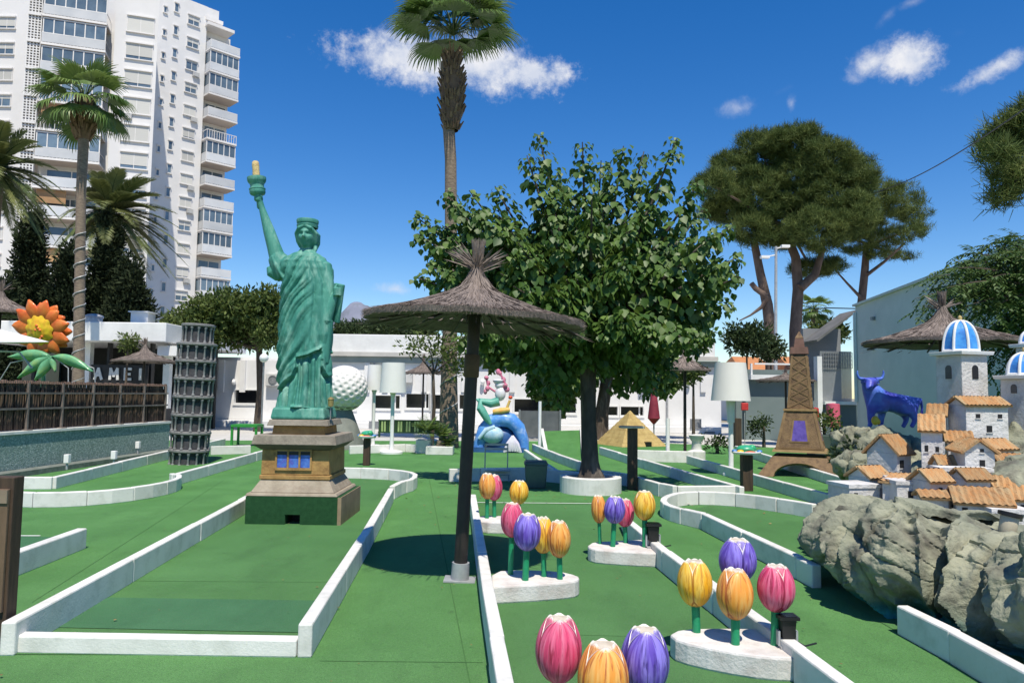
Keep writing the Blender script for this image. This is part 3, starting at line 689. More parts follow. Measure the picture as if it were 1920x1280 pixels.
# narrow planting gutter and little white path lights at the foot of the wall
m = MB(); m.bx(0, WL, .02, .34, 0, .1, 0, FMx); solo('wall_gutter', m, mat('gutter', (.20, .22, .20), (.12, .14, .12), 9, .9, .4, 40), 'grey planting strip along the foot of the teal wall', 'border')
for px, py, lb in ((213, 872, 'white cube lamp on the strip below the teal wall, nearest its middle'), (258, 850, 'small white lamp on the strip nearest the leaning tower'), (125, 880, 'small grey lamp on the strip nearest the wooden post')):
    p = G(px, py, .1); t = thing('path_light', lb, 'lamp', (p.x, p.y, .1), 'path lights along the teal wall')
    m = MB(); m.cyl((p.x, p.y, .1), (p.x, p.y, .22), .02, .02, 8); part('stem', m, m_gal, t)
    m = MB(); m.box((p.x, p.y, .30), (.09, .09, .16)); part('lantern', m, m_whitem, t, bevel=.008)

# ================================================================ grey building at the far side
m_gwall = mat('grey_wall', (.57, .60, .585), (.50, .535, .525), .7, .8, .06, 20, c3=(.63, .65, .64), scale3=2, amt3=.4)
gb = thing('grey_building', 'grey-teal rendered building with sloping roof edge and a glazed porch behind the bull', 'building', (11.5, 20, 0))
m = MB(); yA, yB = 24.0, 11.0
xA = D(1606, 700, yA).x; xB = xA - 1.0
zt_ = D(1606, 576, yA).z
# long side wall, running towards the viewer with a rising verge
m.prism([(xA, yA), (xA + .3, yA), (xB + .3, yB), (xB, yB)], 0, lambda p: zt_ + (.02 if p[1] > 20 else .35)); part('side_wall', m, m_gwall, gb)
m = MB(); m.prism([(xA - .08, yA + .05), (xA + .35, yA + .05), (xB + .35, yB), (xB - .08, yB)], lambda p: zt_ + (.021 if p[1] > 20 else .351), lambda p: zt_ + (.09 if p[1] > 20 else .42)); part('verge', m, m_gwall, gb)
YP = 24.6
pr = [(X(1532, YP), Z(1532, 641, YP)), (X(1607, YP), Z(1607, 585, YP)), (X(1607, YP), Z(1607, 581, YP)), (X(1530, YP), Z(1530, 637, YP))]
def upright(poly, y, d): return [(p[0], p[1]) for p in poly], Matrix(((1, 0, 0, 0), (0, 0, 1, y), (0, 1, 0, 0), (0, 0, 0, 1))), d
m = MB(); m.extrude(*upright(pr, YP - .1, 1.3)); part('porch_roof', m, mat('roof_grey', (.17, .165, .16), (.12, .12, .115), 2, .8), gb)
m = MB(); m.bx(X(1534, YP), X(1608, YP), YP + 1.2, YP + 1.4, Z(1560, 752, YP), Z(1560, 610, YP)); part('porch_back', m, mat('porch_wall', (.26, .26, .26), (.18, .19, .2), .8, .7), gb)
m = MB(); m.bx(X(1541, YP), X(1600, YP), YP + .1, YP + .13, Z(1560, 752, YP), Z(1560, 658, YP)); part('porch_glass', m, mat('porch_glass', (.30, .32, .33), (.24, .26, .27), .7, .15, spec=.6, alpha=.7), gb)
m = MB()
for i in range(13):
    x = X(1546, YP) + (X(1600, YP) - X(1546, YP)) * i / 12; m.bx(x - .008, x + .008, YP + .03, YP + .05, Z(1560, 690, YP), Z(1560, 660, YP))
for i in range(5):
    z = Z(1560, 690, YP) + (Z(1560, 660, YP) - Z(1560, 690, YP)) * i / 4; m.bx(X(1546, YP), X(1600, YP), YP + .055, YP + .07, z - .008, z + .008)
part('window_grille', m, m_grey, gb)
m = MB(); m.bx(X(1531, YP), X(1540, YP), YP - .1, YP + .2, 0, Z(1535, 668, YP)); m.bx(X(1541, YP), X(1632, 23.5), YP - .25, YP + .2, Z(1560, 758, YP), Z(1560, 752, YP)); m.bx(X(1603, YP - .7), X(1608, YP - .7), YP - .7, YP - .65, Z(1560, 752, YP), Z(1605, 590, YP)); part('porch_frame', m, m_white, gb)
m = MB(); m.bx(X(1541, YP) + .004, X(1640, YP), YP - .12, YP + .05, 0, Z(1560, 758, YP) - .004); part('porch_base', m, mat('grey_dark_wall', (.11, .15, .15), (.09, .125, .125), 1, .8), gb)
for px, py, y in ((1628, 597, 22.5), (1623, 653, 22.6)):
    m = MB(); p = D(px, py, y); xx = xA + (xB - xA) * (yA - y) / (yA - yB); m.box((xx - .06, y, p.z), (.1, .12, .1)); part('wall_lamp', m, m_grey, gb)
# low grey garden wall and white flank between lamp and porch
YG = 28.0
m = MB(); m.bx(X(1398, YG), X(1545, YG), YG, YG + .25, 0, Z(1450, 712, YG)); m.bx(X(1384, YG), X(1532, YG), YG + .26, YG + .5, 0, Z(1450, 690, YG) - .05, 0)
solo('garden_wall', m, mat('grey_flank', (.17, .215, .21), (.145, .19, .185), .8, .8, .1, 15), 'grey garden wall between the giant lamp and the glazed porch', 'wall')
m = MB(); m.bx(X(1408, YG - .3), X(1530, YG - .3), YG - .32, YG - .02, Z(1450, 712, YG), Z(1450, 706, YG) + .06); m.bx(X(1410, YG - .3), X(1413, YG - .3), YG - .2, YG - .1, Z(1450, 712, YG), Z(1450, 682, YG)); m.bx(X(1413, YG), X(1532, YG), YG - .18, YG - .12, Z(1450, 684, YG), Z(1450, 681, YG))
solo('wall_railing', m, m_white, 'white rail and coping on the grey garden wall behind the iron tower', 'railing')
for px, w_, lb in ((1425, 60, 'orange tiled house roof just beside the giant lamp, beyond the grey wall'), (1512, 45, 'orange tiled house roof beyond the grey wall, next to the porch')):
    y = 48; a = X(px - w_ / 2 - 10, y); b = X(px + w_ / 2, y); zb = Z(px, 694, y); zt2 = Z(px, 665, y)
    t = thing('tiled_house', lb, 'house', ((a + b) / 2, y, 0), 'houses beyond the grey wall')
    m = MB(); m.bx(a + .2, b - .2, y, y + 5, 0, zb); part('wall', m, m_wall, t)
    m = MB(); m.add([(a, y - .4, zb), (b, y - .4, zb), (b, y + 5.4, zb), (a, y + 5.4, zb), (a + .3, y + 2.5, zt2), (b - .3, y + 2.5, zt2)], [(0, 1, 5, 4), (2, 3, 4, 5), (1, 2, 5), (3, 0, 4), (0, 3, 2, 1)]); part('roof', m, mat('orange_tile', (.50, .22, .09), (.40, .17, .07), 3, .8, .4, 8), t)
# ================================================================ vegetation
m_bark = mat('bark', (.10, .075, .055), (.055, .042, .032), 9, .9, .7, 26, stretch=(1, 1, .25), c3=(.20, .17, .14), scale3=12, amt3=.5)
m_barkp = mat('pine_bark', (.17, .12, .095), (.10, .07, .055), 5, .9, .7, 14, stretch=(1, 1, .4))
m_palmt = mat('palm_trunk', (.27, .21, .155), (.17, .13, .10), 7, .9, .7, 14, stretch=(1, 1, 3), c3=(.10, .075, .06), scale3=9, amt3=.6)
m_boot = mat('palm_boot', (.16, .10, .06), (.30, .20, .12), 5, .9, attr='tone', c3=(.06, .04, .03))
m_fan = mat('palm_fan_leaf', (.055, .120, .024), (.175, .255, .065), 4, .45, attr='tone', transl=.22, spec=.4)
m_date = mat('date_palm_leaf', (.060, .095, .028), (.185, .205, .075), 4, .5, attr='tone', transl=.2, spec=.4)
m_mul = mat('mulberry_leaf', (.030, .085, .015), (.138, .225, .043), 4, .5, attr='tone', transl=.26, spec=.45)
m_pine = mat('pine_needle', (.046, .082, .020), (.165, .200, .055), 4, .7, attr='tone', transl=.12, spec=.2)
m_cyp = mat('cypress_leaf', (.010, .020, .008), (.035, .048, .018), 4, .8, attr='tone', transl=.06, spec=.2)
m_olive = mat('light_tree_leaf', (.050, .085, .018), (.130, .170, .045), 4, .6, attr='tone', transl=.25, spec=.3)
m_feath = mat('feathery_leaf', (.035, .085, .020), (.110, .170, .050), 4, .55, attr='tone', transl=.28, spec=.35)
m_hedge = mat('hedge_leaf', (.020, .045, .012), (.060, .090, .028), 4, .7, attr='tone', transl=.12)

def blend_leaves(P, s, n_per, tmpl, size, up=.25, spread=1.0):
    """n_per leaves round every point of P."""
    P = np.repeat(np.asarray(P, float), n_per, axis=0); d = rdir(len(P)); Pn = P + d * s * spread * rng.random((len(P), 1)) ** .5
    Yv = d + np.array([0, 0, up]) + rng.normal(size=P.shape) * .35; Nv = rdir(len(P)) + np.array([0, 0, .6])
    return Pn, Yv, Nv, size * rng.uniform(.7, 1.3, len(P))

def fan_palm(root, trunk_pts, trunk_r, crown, rad, nf, boots=True, up_bias=.15, rs=1, elev=(-.75, 1.1), nseg=26):
    rr = random.Random(rs)
    m = MB(); m.tube(trunk_pts, trunk_r, 18); part('trunk', m, m_palmt, root)
    if boots: 
        c = Vector(crown); m = MB(); tn = []
        T0 = Vector(trunk_pts[-1]); T1 = T0 + Vector((0, 0, 0))
        for i in range(230):
            t = rr.random(); a = rr.uniform(0, 2 * PI); zz = boots[0] + (boots[1] - boots[0]) * t
            rb = boots[2] * (math.sin(PI * (.18 + .72 * t)) ** .7)
            p = Vector((c.x + rb * .9 * math.cos(a), c.y + rb * .9 * math.sin(a), zz)); q = p + Vector((math.cos(a) * .13, math.sin(a) * .13, .22)) * rr.uniform(.6, 1.2)
            n0 = len(m.v); m.tube([p, q], [.05, .02], 4, 0, False); tn += [rr.random()] * (len(m.v) - n0)
        n0 = len(m.v); m.lathe([(boots[2] * (math.sin(PI * (.18 + .72 * t)) ** .7) * .95, boots[0] + (boots[1] - boots[0]) * t) for t in [i / 8 for i in range(9)]], (c.x, c.y, 0), 16); tn += [.2] * (len(m.v) - n0)
        m.at = tn; part('leaf_boots', m, m_boot, root)
    P, Y, N, S, T = [], [], [], [], []
    pet = MB()
    c = Vector(crown)
    for i in range(nf):
        a = i * 2.39996 + rr.uniform(-.2, .2); el = elev[0] + (elev[1] - elev[0]) * ((i + .5) / nf) + rr.uniform(-.12, .12)
        d = Vector((math.cos(a) * math.cos(el), math.sin(a) * math.cos(el), math.sin(el)))
        L = rad * rr.uniform(.42, .55)
        p0 = c + Vector((0, 0, rr.uniform(-.1, .1))) ; p1 = p0 + d * L * .55 + Vector((0, 0, .05)); p2 = p0 + d * L - Vector((0, 0, .07 * rad * math.cos(el)))
        pet.tube([p0, p1, p2], [.022, .017, .012], 4, 0, True, False)
        fd = (p2 - p1).normalized(); side = fd.cross(Vector((0, 0, 1))); side = side.normalized() if side.length > .05 else Vector((1, 0, 0))
        nrm = side.cross(fd).normalized(); tone = rr.uniform(.1, .8) * (.6 if el < -.3 else 1)
        for k in range(nseg):
            ph = (k / (nseg - 1) - .5) * 2 * 1.30
            dd = fd * math.cos(ph) + side * math.sin(ph) - nrm * .12 * abs(ph)
            ln = rad * .58 * (1 - .16 * abs(ph)) * rr.uniform(.92, 1.05)
            P.append(p2); Y.append(dd); N.append(nrm + side * math.sin(ph) * .8 * (1 if k % 2 else .2)); S.append(ln); T.append(min(1, max(0, tone + rr.uniform(-.15, .2))))
    part('petioles', pet, m_date, root, kind='stuff')
    tm = ([(-.008, 0, 0), (.008, 0, 0), (.040, .55, .01), (-.040, .55, .01), (.022, .82, -.06), (-.022, .82, -.06), (.004, 1.0, -.24), (-.004, 1.0, -.24)], [(0, 1, 2, 3), (3, 2, 4, 5), (5, 4, 6, 7)])
    scatter('fronds', P, Y, N, S, tm, m_fan, root, tone=np.array(T), wid=26 / nseg)

YPm = 22.0
p_base, p_top = D(842, 800, YPm), D(838, 118, YPm)
root = thing('fan_palm', 'very tall fan palm with a bulging shaggy neck, its crown cut by the top edge', 'palm tree', (p_base.x, YPm, 0), 'palm trees')
tp = [Vector((p_base.x + .03 * math.sin(t * 5), YPm, t * (p_top.z - .0))) if t < .1 else D(0, 0, YPm) for t in (0,)]
pts = [(p_base.x, YPm, 0), (D(842, 700, YPm).x, YPm, D(842, 700, YPm).z), (D(846, 500, YPm).x, YPm, D(846, 500, YPm).z), (D(845, 300, YPm).x, YPm, D(845, 300, YPm).z), (D(841, 235, YPm).x, YPm, D(841, 235, YPm).z), (p_top.x, YPm, p_top.z)]
zb0, zb1 = D(841, 245, YPm).z, D(838, 100, YPm).z
crown = (D(850, 40, YPm).x, YPm, D(850, 62, YPm).z)
fan_palm(root, pts, [.30, .24, .19, .175, .18, .2], crown, 2.05, 40, boots=(zb0, zb1, .36), rs=4, elev=(.16, 1.38), nseg=30)

sp = MB(); q = []
for i in range(120):
    t = i / 119; z = .6 + t * 4.2; a = t * 2 * PI * 5 + .6; x = pts[0][0] + (pts[1][0] - pts[0][0]) * z / pts[1][2]; r = .285 - .016 * z; q.append((x + r * math.cos(a), YPm + r * math.sin(a), z))
sp.tube(q, .016, 5, 0, True); solo('string_lights', sp, m_gal, 'light cable wound loosely round the thick foot of the tallest palm', 'light cable')
YL = 24.0
b = D(146, 760, YL); tt = D(158, 215, YL)
root = thing('fan_palm', 'fan palm with string lights spiralling round its slim trunk in front of the tower', 'palm tree', (b.x, YL, 0), 'palm trees')
ptl = [(D(px, py, YL).x, YL, D(px, py, YL).z) for px, py in ((146, 790), (148, 650), (150, 500), (152, 360), (156, 280), (158, 200))]
ptl[0] = (ptl[0][0], YL, 0)
fan_palm(root, ptl, [.20, .17, .155, .15, .16, .19], (D(160, 170, YL).x, YL, D(160, 185, YL).z), 1.65, 28, boots=(D(155, 262, YL).z, D(160, 185, YL).z, .33), rs=9, elev=(-.6, 1.2), nseg=24)
sp = MB(); q = []
for i in range(240):
    t = i / 239; z = .5 + t * 6.2; x = ptl[0][0] + (ptl[3][0] - ptl[0][0]) * min(1, z / ptl[3][2]); a = t * 2 * PI * 13; q.append((x + .178 * math.cos(a), YL + .178 * math.sin(a), z))
sp.tube(q, .018, 5, 0, True)
solo('string_lights', sp, m_gal, 'pale string light cable wound round the slim palm trunk', 'light cable')

def date_palm(root, base, crown, rad, nf, rs, wind=(0, 0, 0), trunk_r=.3, lo=-.55, hi=1.3):
    rr = random.Random(rs); c = Vector(crown)
    m = MB(); m.tube([base, (Vector(base) + c) / 2, c - Vector((0, 0, .2))], [trunk_r, trunk_r * .9, trunk_r * 1.1], 14); part('trunk', m, m_palmt, root)
    P, Y, N, S, T = [], [], [], [], []; rac = MB()
    for i in range(nf):
        a = i * 2.39996 + rr.uniform(-.25, .25); el = lo + (hi - lo) * ((i + .5) / nf)
        d = Vector((math.cos(a) * math.cos(el), math.sin(a) * math.cos(el), math.sin(el))); L = rad * rr.uniform(.85, 1.1)
        drop = .55 * math.cos(el) + .15; pts_ = []
        for k in range(13):
            t = k / 12; p = c + d * L * t + Vector((0, 0, -drop * L * .8 * t ** 2.2)) + Vector(wind) * L * t ** 1.8; pts_.append(p)
        rac.tube(pts_, [.035 * (1 - .85 * k / 12) for k in range(13)], 4, 0, True, False)
        tn = rr.uniform(0, .8)
        for k in range(2, 60):
            t = k / 60; f = t * 12; j = min(11, int(f)); p = pts_[j].lerp(pts_[j + 1], f - j); tg = (pts_[j + 1] - pts_[j]).normalized()
            sd_ = tg.cross(Vector((0, 0, 1))); sd_ = sd_.normalized() if sd_.length > .05 else Vector((1, 0, 0)); up_ = sd_.cross(tg)
            ln = rad * .23 * (math.sin(PI * (.12 + .85 * t)) ** .6) * rr.uniform(.85, 1.1)
            for s_ in (-1, 1):
                P.append(p); Y.append(tg * .75 + sd_ * s_ * .75 + up_ * .25 - Vector((0, 0, .15))); N.append(up_ + sd_ * s_ * .3 + Vector((rr.uniform(-.3, .3),) * 3)); S.append(ln); T.append(min(1, max(0, tn + rr.uniform(-.1, .25))))
    part('midribs', rac, m_date, root, kind='stuff')
    tm = ([(-.03, 0, 0), (.03, 0, 0), (.045, .45, 0), (-.045, .45, 0), (0, 1, -.12)], [(0, 1, 2, 3), (3, 2, 4)])
    scatter('fronds', P, Y, N, S, tm, m_date, root, tone=np.array(T), wid=1.2)
yd = 42
c_ = D(208, 400, yd); root = thing('date_palm', 'date palm with arching feathery fronds between the slim palm and the tower wing', 'palm tree', (c_.x, yd, 0), 'palm trees')
date_palm(root, (c_.x, yd, 0), c_, 3.6, 46, 5, wind=(.22, 0, 0), lo=-.6)
yd = 26
c_ = D(-12, 318, yd); root = thing('date_palm', 'big date palm with long drooping fronds cut by the edge of the view', 'palm tree', (c_.x, yd, 0), 'palm trees')
date_palm(root, (c_.x, yd, 0), c_, 2.3, 44, 8, wind=(.08, 0, 0), lo=-.7)

# ---- crowns made of leaf tufts on lobes
def lobes_points(lobes, dens, shell=.55):
    """points through ellipsoid lobes, thicker towards their skin; lobes = (centre, radii)."""
    out, lo_ = [], []
    for (c, r) in lobes:
        vol = r[0] * r[1] * r[2]; n = max(8, int(dens * vol ** (2 / 3)))
        d = rdir(n); rad = shell + (1 - shell) * rng.random((n, 1)) ** .6
        wob = np.array([.82 + .36 * noise.noise(Vector((float(v[0]), float(v[1]), float(v[2]))) * 2.3 + Vector(c)) for v in d])[:, None]
        out.append(np.array(c) + d * rad * wob * np.array(r)); 
    return np.concatenate(out)
def crown(root, lobes, dens, npt, s, tmpl, size, mt, name='crown', up=.3, tone_shift=0.0, wid=1.0):
    P = lobes_points(lobes, dens); tn = np.repeat(np.clip(rng.random(len(P)) * .7 + .15 + tone_shift, 0, 1), npt)
    Pn, Y, N, S = blend_leaves(P, s, npt, tmpl, size, up)
    return scatter(name, Pn, Y, N, S, tmpl, mt, root, tone=np.clip(tn + rng.normal(size=len(tn)) * .14, 0, 1), wid=wid)
def limbs(root, start, targets, r0, mt, rs=0, name='branches', bend=.25):
    rr = random.Random(rs); m = MB()
    for t in targets:
        a = Vector(start); b_ = Vector(t); mid = a.lerp(b_, .5) + Vector((rr.uniform(-1, 1), rr.uniform(-1, 1), rr.uniform(-.2, .6))) * (b_ - a).length * bend * .5
        pts_ = [a.lerp(mid, k / 4).lerp(mid.lerp(b_, k / 4), k / 4) for k in range(5)]
        m.tube(pts_, [r0 * (1 - .8 * k / 4) for k in range(5)], 7)
    return part(name, m, mt, root)

# dark cypress-like evergreens below the tower: several trees
def evergreen(label, px, py_top, w, y, rs, base_py=640):
    t_ = D(px, py_top, y); h = t_.z; rw = w / F * y / 2
    root = thing('evergreen_tree', label, 'tree', (t_.x, y, 0), 'dark evergreens under the tower')
    m = MB(); m.tube([(t_.x, y, 0), (t_.x, y, h * .8)], [.3, .08], 8); part('trunk', m, m_bark, root)
    rr = random.Random(rs); lb = []
    for k in range(11):
        t = k / 10; z = h * (.25 + .70 * t); r = rw * (1.02 - .78 * t ** 1.5) * rr.uniform(.75, 1.1)
        for j in range(3): a = rr.uniform(0, 6.28); lb.append(((t_.x + math.cos(a) * r * .5, y + math.sin(a) * r * .5, z), (r * .62, r * .62, h * .085 + .2)))
    crown(root, lb, 190, 7, .34, T_LEAF, .26, m_cyp, up=.6)
evergreen('dark evergreen at the tower foot nearest the lattice strip', 62, 398, 110, 40, 1)
evergreen('dark evergreen between the lattice strip and the slim palm', 128, 470, 120, 38, 2)
evergreen('dark bushy evergreen beyond the slim palm, under the date palm', 205, 410, 120, 40, 3)
evergreen('dark spreading evergreen nearest the shaded wing of the tower', 248, 492, 120, 38, 4)
evergreen('low dark evergreen behind the flower sculpture', 10, 535, 110, 36, 5)

# light green tree behind the leaning tower
yt = 29.0
b_ = D(484, 770, yt); root = thing('light_green_tree', 'loose light green tree between the leaning tower and the green statue', 'tree', (b_.x, yt, 0), 'garden trees')
fk = D(486, 655, yt)
m = MB(); m.tube([(b_.x, yt, 0), (b_.x + .05, yt, fk.z * .5), fk], [.17, .13, .12], 10); part('trunk', m, m_bark, root)
ctr = [(350, 610, 48, 26), (395, 585, 55, 32), (440, 575, 52, 34), (485, 590, 50, 36), (330, 618, 26, 22), (455, 625, 60, 28), (390, 630, 50, 22), (505, 562, 22, 26), (505, 625, 24, 30), (420, 600, 60, 34)]
lb = []
for (px, py, rx, rz_) in ctr:
    p = D(px, py, yt + random.uniform(-.8, .8)); lb.append(((p.x, p.y, p.z), (rx / F * yt, 1.0, rz_ / F * yt)))
limbs(root, fk, [l[0] for l in lb], .09, m_bark, 3)
crown(root, lb, 330, 8, .30, T_LEAF, .20, m_olive, up=.2)
# strip of hedge and scrub beyond the clubhouse roof
yh = 60.0
lb = []
for i in range(26):
    px = 640 + i * 6.5 + random.uniform(-3, 3); p = D(px, 618 - 8 * abs(math.sin(i * 1.3)), yh + random.uniform(-2, 2)); lb.append(((p.x, p.y, p.z - 1.0), (.9, 1.1, 1.5)))
root = thing('hedge_row', 'row of dark green treetops showing above the clubhouse roof by the hills', 'hedge', (D(720, 620, yh).x, yh, 0))
crown(root, lb, 160, 6, .4, T_LEAF, .32, m_hedge)

# ---- the big mulberry in its round planter
pc = G(1107, 922, 0.0); PX, PY = pc.x, pc.y
t = thing('tree_planter', 'round white planter ring holding soil and the big leafy tree', 'planter', (PX, PY, 0))
rp = 57 / F * PY
m = MB(); m.lathe([(rp, 0), (rp, .25), (rp - .02, .265), (rp - .11, .265), (rp - .13, .25), (rp - .13, .05)], (PX, PY, .004), 40, sm=False); part('ring', m, m_kerb, t)
m = MB(); m.lathe([(0.001, .215), (rp - .2, .215), (rp - .131, .20)], (PX, PY, .004), 32); part('soil', m, m_soil, t)
root = thing('mulberry_tree', 'big broad-leaved mulberry tree standing in the round white planter', 'tree', (PX, PY, .2), 'garden trees')
tk = [(PX, PY, .19), (PX - .01, PY, .5), (PX - .04, PY, 1.2), (PX - .05, PY + .02, 2.0), (PX - .03, PY, 2.6)]
m = MB(); m.tube(tk, [.22, .145, .125, .135, .18], 16); m.tube([(PX + .17, PY - .1, .2), (PX + .07, PY - .04, .5)], [.08, .03], 8); m.tube([(PX - .17, PY - .1, .2), (PX - .07, PY - .04, .5)], [.08, .03], 8); part('trunk', m, mat('mulberry_bark', (.075, .062, .052), (.035, .03, .027), 7, .9, .8, 30, stretch=(1, 1, .3), c3=(.30, .26, .21), scale3=4, amt3=.5), root)
lx = lambda px: D(px, 500, PY).x; lz = lambda py: D(1080, py, PY).z
tops = [(800, 500, 0), (830, 420, .3), (880, 372, -.4), (925, 345, .2), (985, 300, -.2), (1008, 250, .1), (1050, 300, .6), (1085, 285, -.5), (1130, 290, .3), (1165, 280, -.2), (1215, 268, .4), (1262, 268, -.3), (1260, 330, .6), (1300, 350, -.4), (1330, 380, .4), (1370, 420, 0),
        (1395, 470, .2), (1375, 520, -.3), (780, 440, .1), (1385, 560, .3), (770, 400, .3), (1330, 600, .2), (1300, 640, -.4), (1240, 660, .3), (1010, 690, -.2), (1040, 720, .5), (1190, 690, -.5), (940, 640, .8), (880, 600, .9), (840, 520, .9), (800, 420, .4), (850, 460, -.4), (1340, 500, -.6), (1320, 450, -.8), (1150, 700, .5), (985, 640, 1.0),
        (1000, 730, .6), (1180, 735, .7), (1275, 700, .6), (960, 690, 1.0), (1222, 720, 1.1), (1330, 655, .9), (1060, 665, -.9), (1120, 650, -1.1), (1165, 665, -.8), (1090, 690, -.5), (1140, 700, -.3), (1200, 640, -1.0), (1010, 650, -.8), (1070, 620, -1.3), (1150, 610, -1.3), (800, 470, .5), (850, 395, -.3), (900, 420, -.7), (950, 500, -1.0), (960, 580, -.9), (860, 500, -.2), (1045, 760, -.2), (1030, 735, -.5), (1000, 700, -.6), (1225, 740, 0), (775, 520, .2), (1395, 500, .5), (830, 360, .1)]
hub = Vector((PX - .03, PY, 2.55))
targ = [Vector((lx(px), PY + dy, lz(py))) for px, py, dy in tops]
rr = random.Random(12)
for i in range(95):
    a = rr.uniform(0, 2 * PI); el = rr.uniform(-.25, 1.45); k = rr.uniform(.55, .97)
    targ.append(Vector((PX - .22 + math.cos(a) * math.cos(el) * 2.25 * k, PY + math.sin(a) * math.cos(el) * 2.0 * k, 3.0 + math.sin(el) * 2.2 * k + (-.3 if el < 0 else 0))))
br = MB(); P, Y, N, S, T = [], [], [], [], []
for ti, t_ in enumerate(targ):
    d = t_ - hub; lat = Vector((d.x, d.y, 0)); down = d.z < 0
    mid = hub + lat * .55 + Vector((0, 0, d.z * .45 + (.55 if down else .1)))
    pts_ = [hub.lerp(mid, k / 6).lerp(mid.lerp(t_, k / 6), k / 6) for k in range(7)]
    br.tube(pts_, [.06 * (1 - .85 * k / 6) for k in range(7)], 6)
    nl = 180 if ti < len(tops) else 165
    for k in range(nl):
        f = 1.2 + 4.8 * rr.random() ** .6; j = min(5, int(f)); p = pts_[j].lerp(pts_[j + 1], f - j); tip = f / 6
        tg = (pts_[j + 1] - pts_[j]).normalized(); o_ = Vector((rr.gauss(0, 1), rr.gauss(0, 1), rr.gauss(0, .8))); o_ -= tg * o_.dot(tg); o_.normalize()
        sp_ = .10 + .26 * (1 - tip) + .10 * rr.random()
        q = p + o_ * sp_ * rr.uniform(.3, 1.1)
        y_ = o_ * .55 + Vector((0, 0, -.75)) + Vector((rr.gauss(0, .25), rr.gauss(0, .25), 0)) + tg * .1
        P.append(q); Y.append(y_); N.append(o_ * .9 + Vector((rr.gauss(0, .35), rr.gauss(0, .35) - .1, .75))); S.append(rr.uniform(.085, .185) * (1.05 if f < 5.3 else .72)); T.append(min(1, max(0, rr.gauss(.42, .24))))
part('branches', br, MATS['mulberry_bark'], root)
scatter('leaves', P, Y, N, S, T_HEART, m_mul, root, tone=np.array(T), wid=.95)
# a second, darker trunk and foliage behind it
y2 = 27.0; b_ = D(1126, 790, y2)
root = thing('mulberry_tree', 'second leafy tree with a leaning trunk behind the planter tree', 'tree', (b_.x, y2, 0), 'garden trees')
m = MB(); m.tube([(b_.x, y2, 0), (b_.x + .05, y2, 1.0), (D(1140, 700, y2).x, y2, D(1140, 700, y2).z), (D(1150, 660, y2).x, y2, D(1150, 660, y2).z)], [.3, .24, .22, .2], 12); part('trunk', m, m_bark, root)
lb = []
for (px, py, rx, rz_) in [(1000, 640, 60, 70), (960, 610, 50, 50), (1060, 600, 70, 70), (1150, 620, 80, 50), (1220, 640, 55, 60), (1030, 700, 42, 55), (1085, 690, 40, 55), (1240, 700, 25, 40), (930, 650, 40, 45), (1290, 630, 50, 30), (1160, 560, 90, 60), (1045, 745, 28, 34)]:
    p = D(px, py, y2 + random.uniform(-.8, 1.0)); lb.append(((p.x, p.y, p.z), (rx / F * y2, .9, rz_ / F * y2)))
limbs(root, (D(1150, 660, y2).x, y2, D(1150, 660, y2).z), [l[0] for l in lb], .1, m_bark, 7)
crown(root, lb, 300, 7, .3, T_HEART, .2, m_mul, up=-.6)
# thin twigs with few leaves round the tall palm
y3 = 21.0
root = thing('shrub_tree', 'sparse small leafed shrub tree in front of the tall palm trunk', 'tree', (D(805, 800, y3).x, y3, 0), 'garden trees')
lb = []
for (px, py, rx, rz_) in [(800, 640, 36, 16), (845, 650, 40, 20), (770, 652, 22, 10), (880, 640, 30, 24), (860, 690, 22, 22), (820, 668, 24, 14)]:
    p = D(px, py, y3 + random.uniform(-.4, .4)); lb.append(((p.x, p.y, p.z), (rx / F * y3, .4, rz_ / F * y3)))
hb = D(812, 700, y3)
m = MB(); m.tube([(hb.x, y3, 0), (hb.x + .05, y3, 1.2), hb], [.06, .05, .04], 8); part('trunk', m, m_bark, root)
limbs(root, hb, [l[0] for l in lb], .03, m_bark, 2)
crown(root, lb, 190, 6, .22, T_LEAF, .15, m_olive)

# ---- pines
T_TUFT = ([(-.05, 0, 0), (.05, 0, 0), (.02, 1, 0), (-.02, 1, 0)], [(0, 1, 2, 3)])
def pine(label, y, trunks, lobes_px, dens, rs, npt=7, size=.25, dy=1.8):
    b_ = D(trunks[0][0][0], 735, y); root = thing('stone_pine', label, 'pine tree', (b_.x, y, 0), 'pine trees')
    m = MB()
    for tr in trunks:
        pts_ = [(D(px, py, y).x, y + (k * .12), D(px, py, y).z) for k, (px, py, r) in enumerate(tr)]
        if tr[0][1] > 700: pts_[0] = (pts_[0][0], y, 0)
        m.tube(pts_, [r for (_, _, r) in tr], 10)
    part('trunk', m, m_barkp, root)
    rr = random.Random(rs); lb = []
    for (px, py, rx, rz_) in lobes_px:
        p = D(px, py, y + rr.uniform(-dy, dy)); lb.append(((p.x, p.y, p.z), (rx / F * y, rx / F * y * .85, rz_ / F * y)))
    C_ = lobes_points(lb, dens * .15, .92); cr = size * 1.55
    k_ = 20; dd_ = rdir(len(C_) * k_); P = np.repeat(C_, k_, axis=0) + dd_ * np.array([1, 1, .60]) * cr * np.repeat(rng.uniform(.5, 1.25, (len(C_), 1)), k_, axis=0) * rng.random((len(dd_), 1)) ** .33
    tn = np.repeat(np.repeat(np.clip(rng.random(len(C_)) * .6 + .12, 0, 1), k_), npt)
    Pn, Y, N, S = blend_leaves(P, .05, npt, T_TUFT, size, .75)
    scatter('crown', Pn, Y, N, S, T_TUFT, m_pine, root, tone=np.clip(tn + rng.normal(size=len(tn)) * .12, 0, 1), wid=.7)
    tips = [l[0] for l in lb]; hubp = Vector(tips[0]); limbs(root, (D(trunks[0][-1][0], trunks[0][-1][1], y).x, y, D(trunks[0][-1][0], trunks[0][-1][1], y).z), tips[::2], .12, m_barkp, rs, bend=.12)
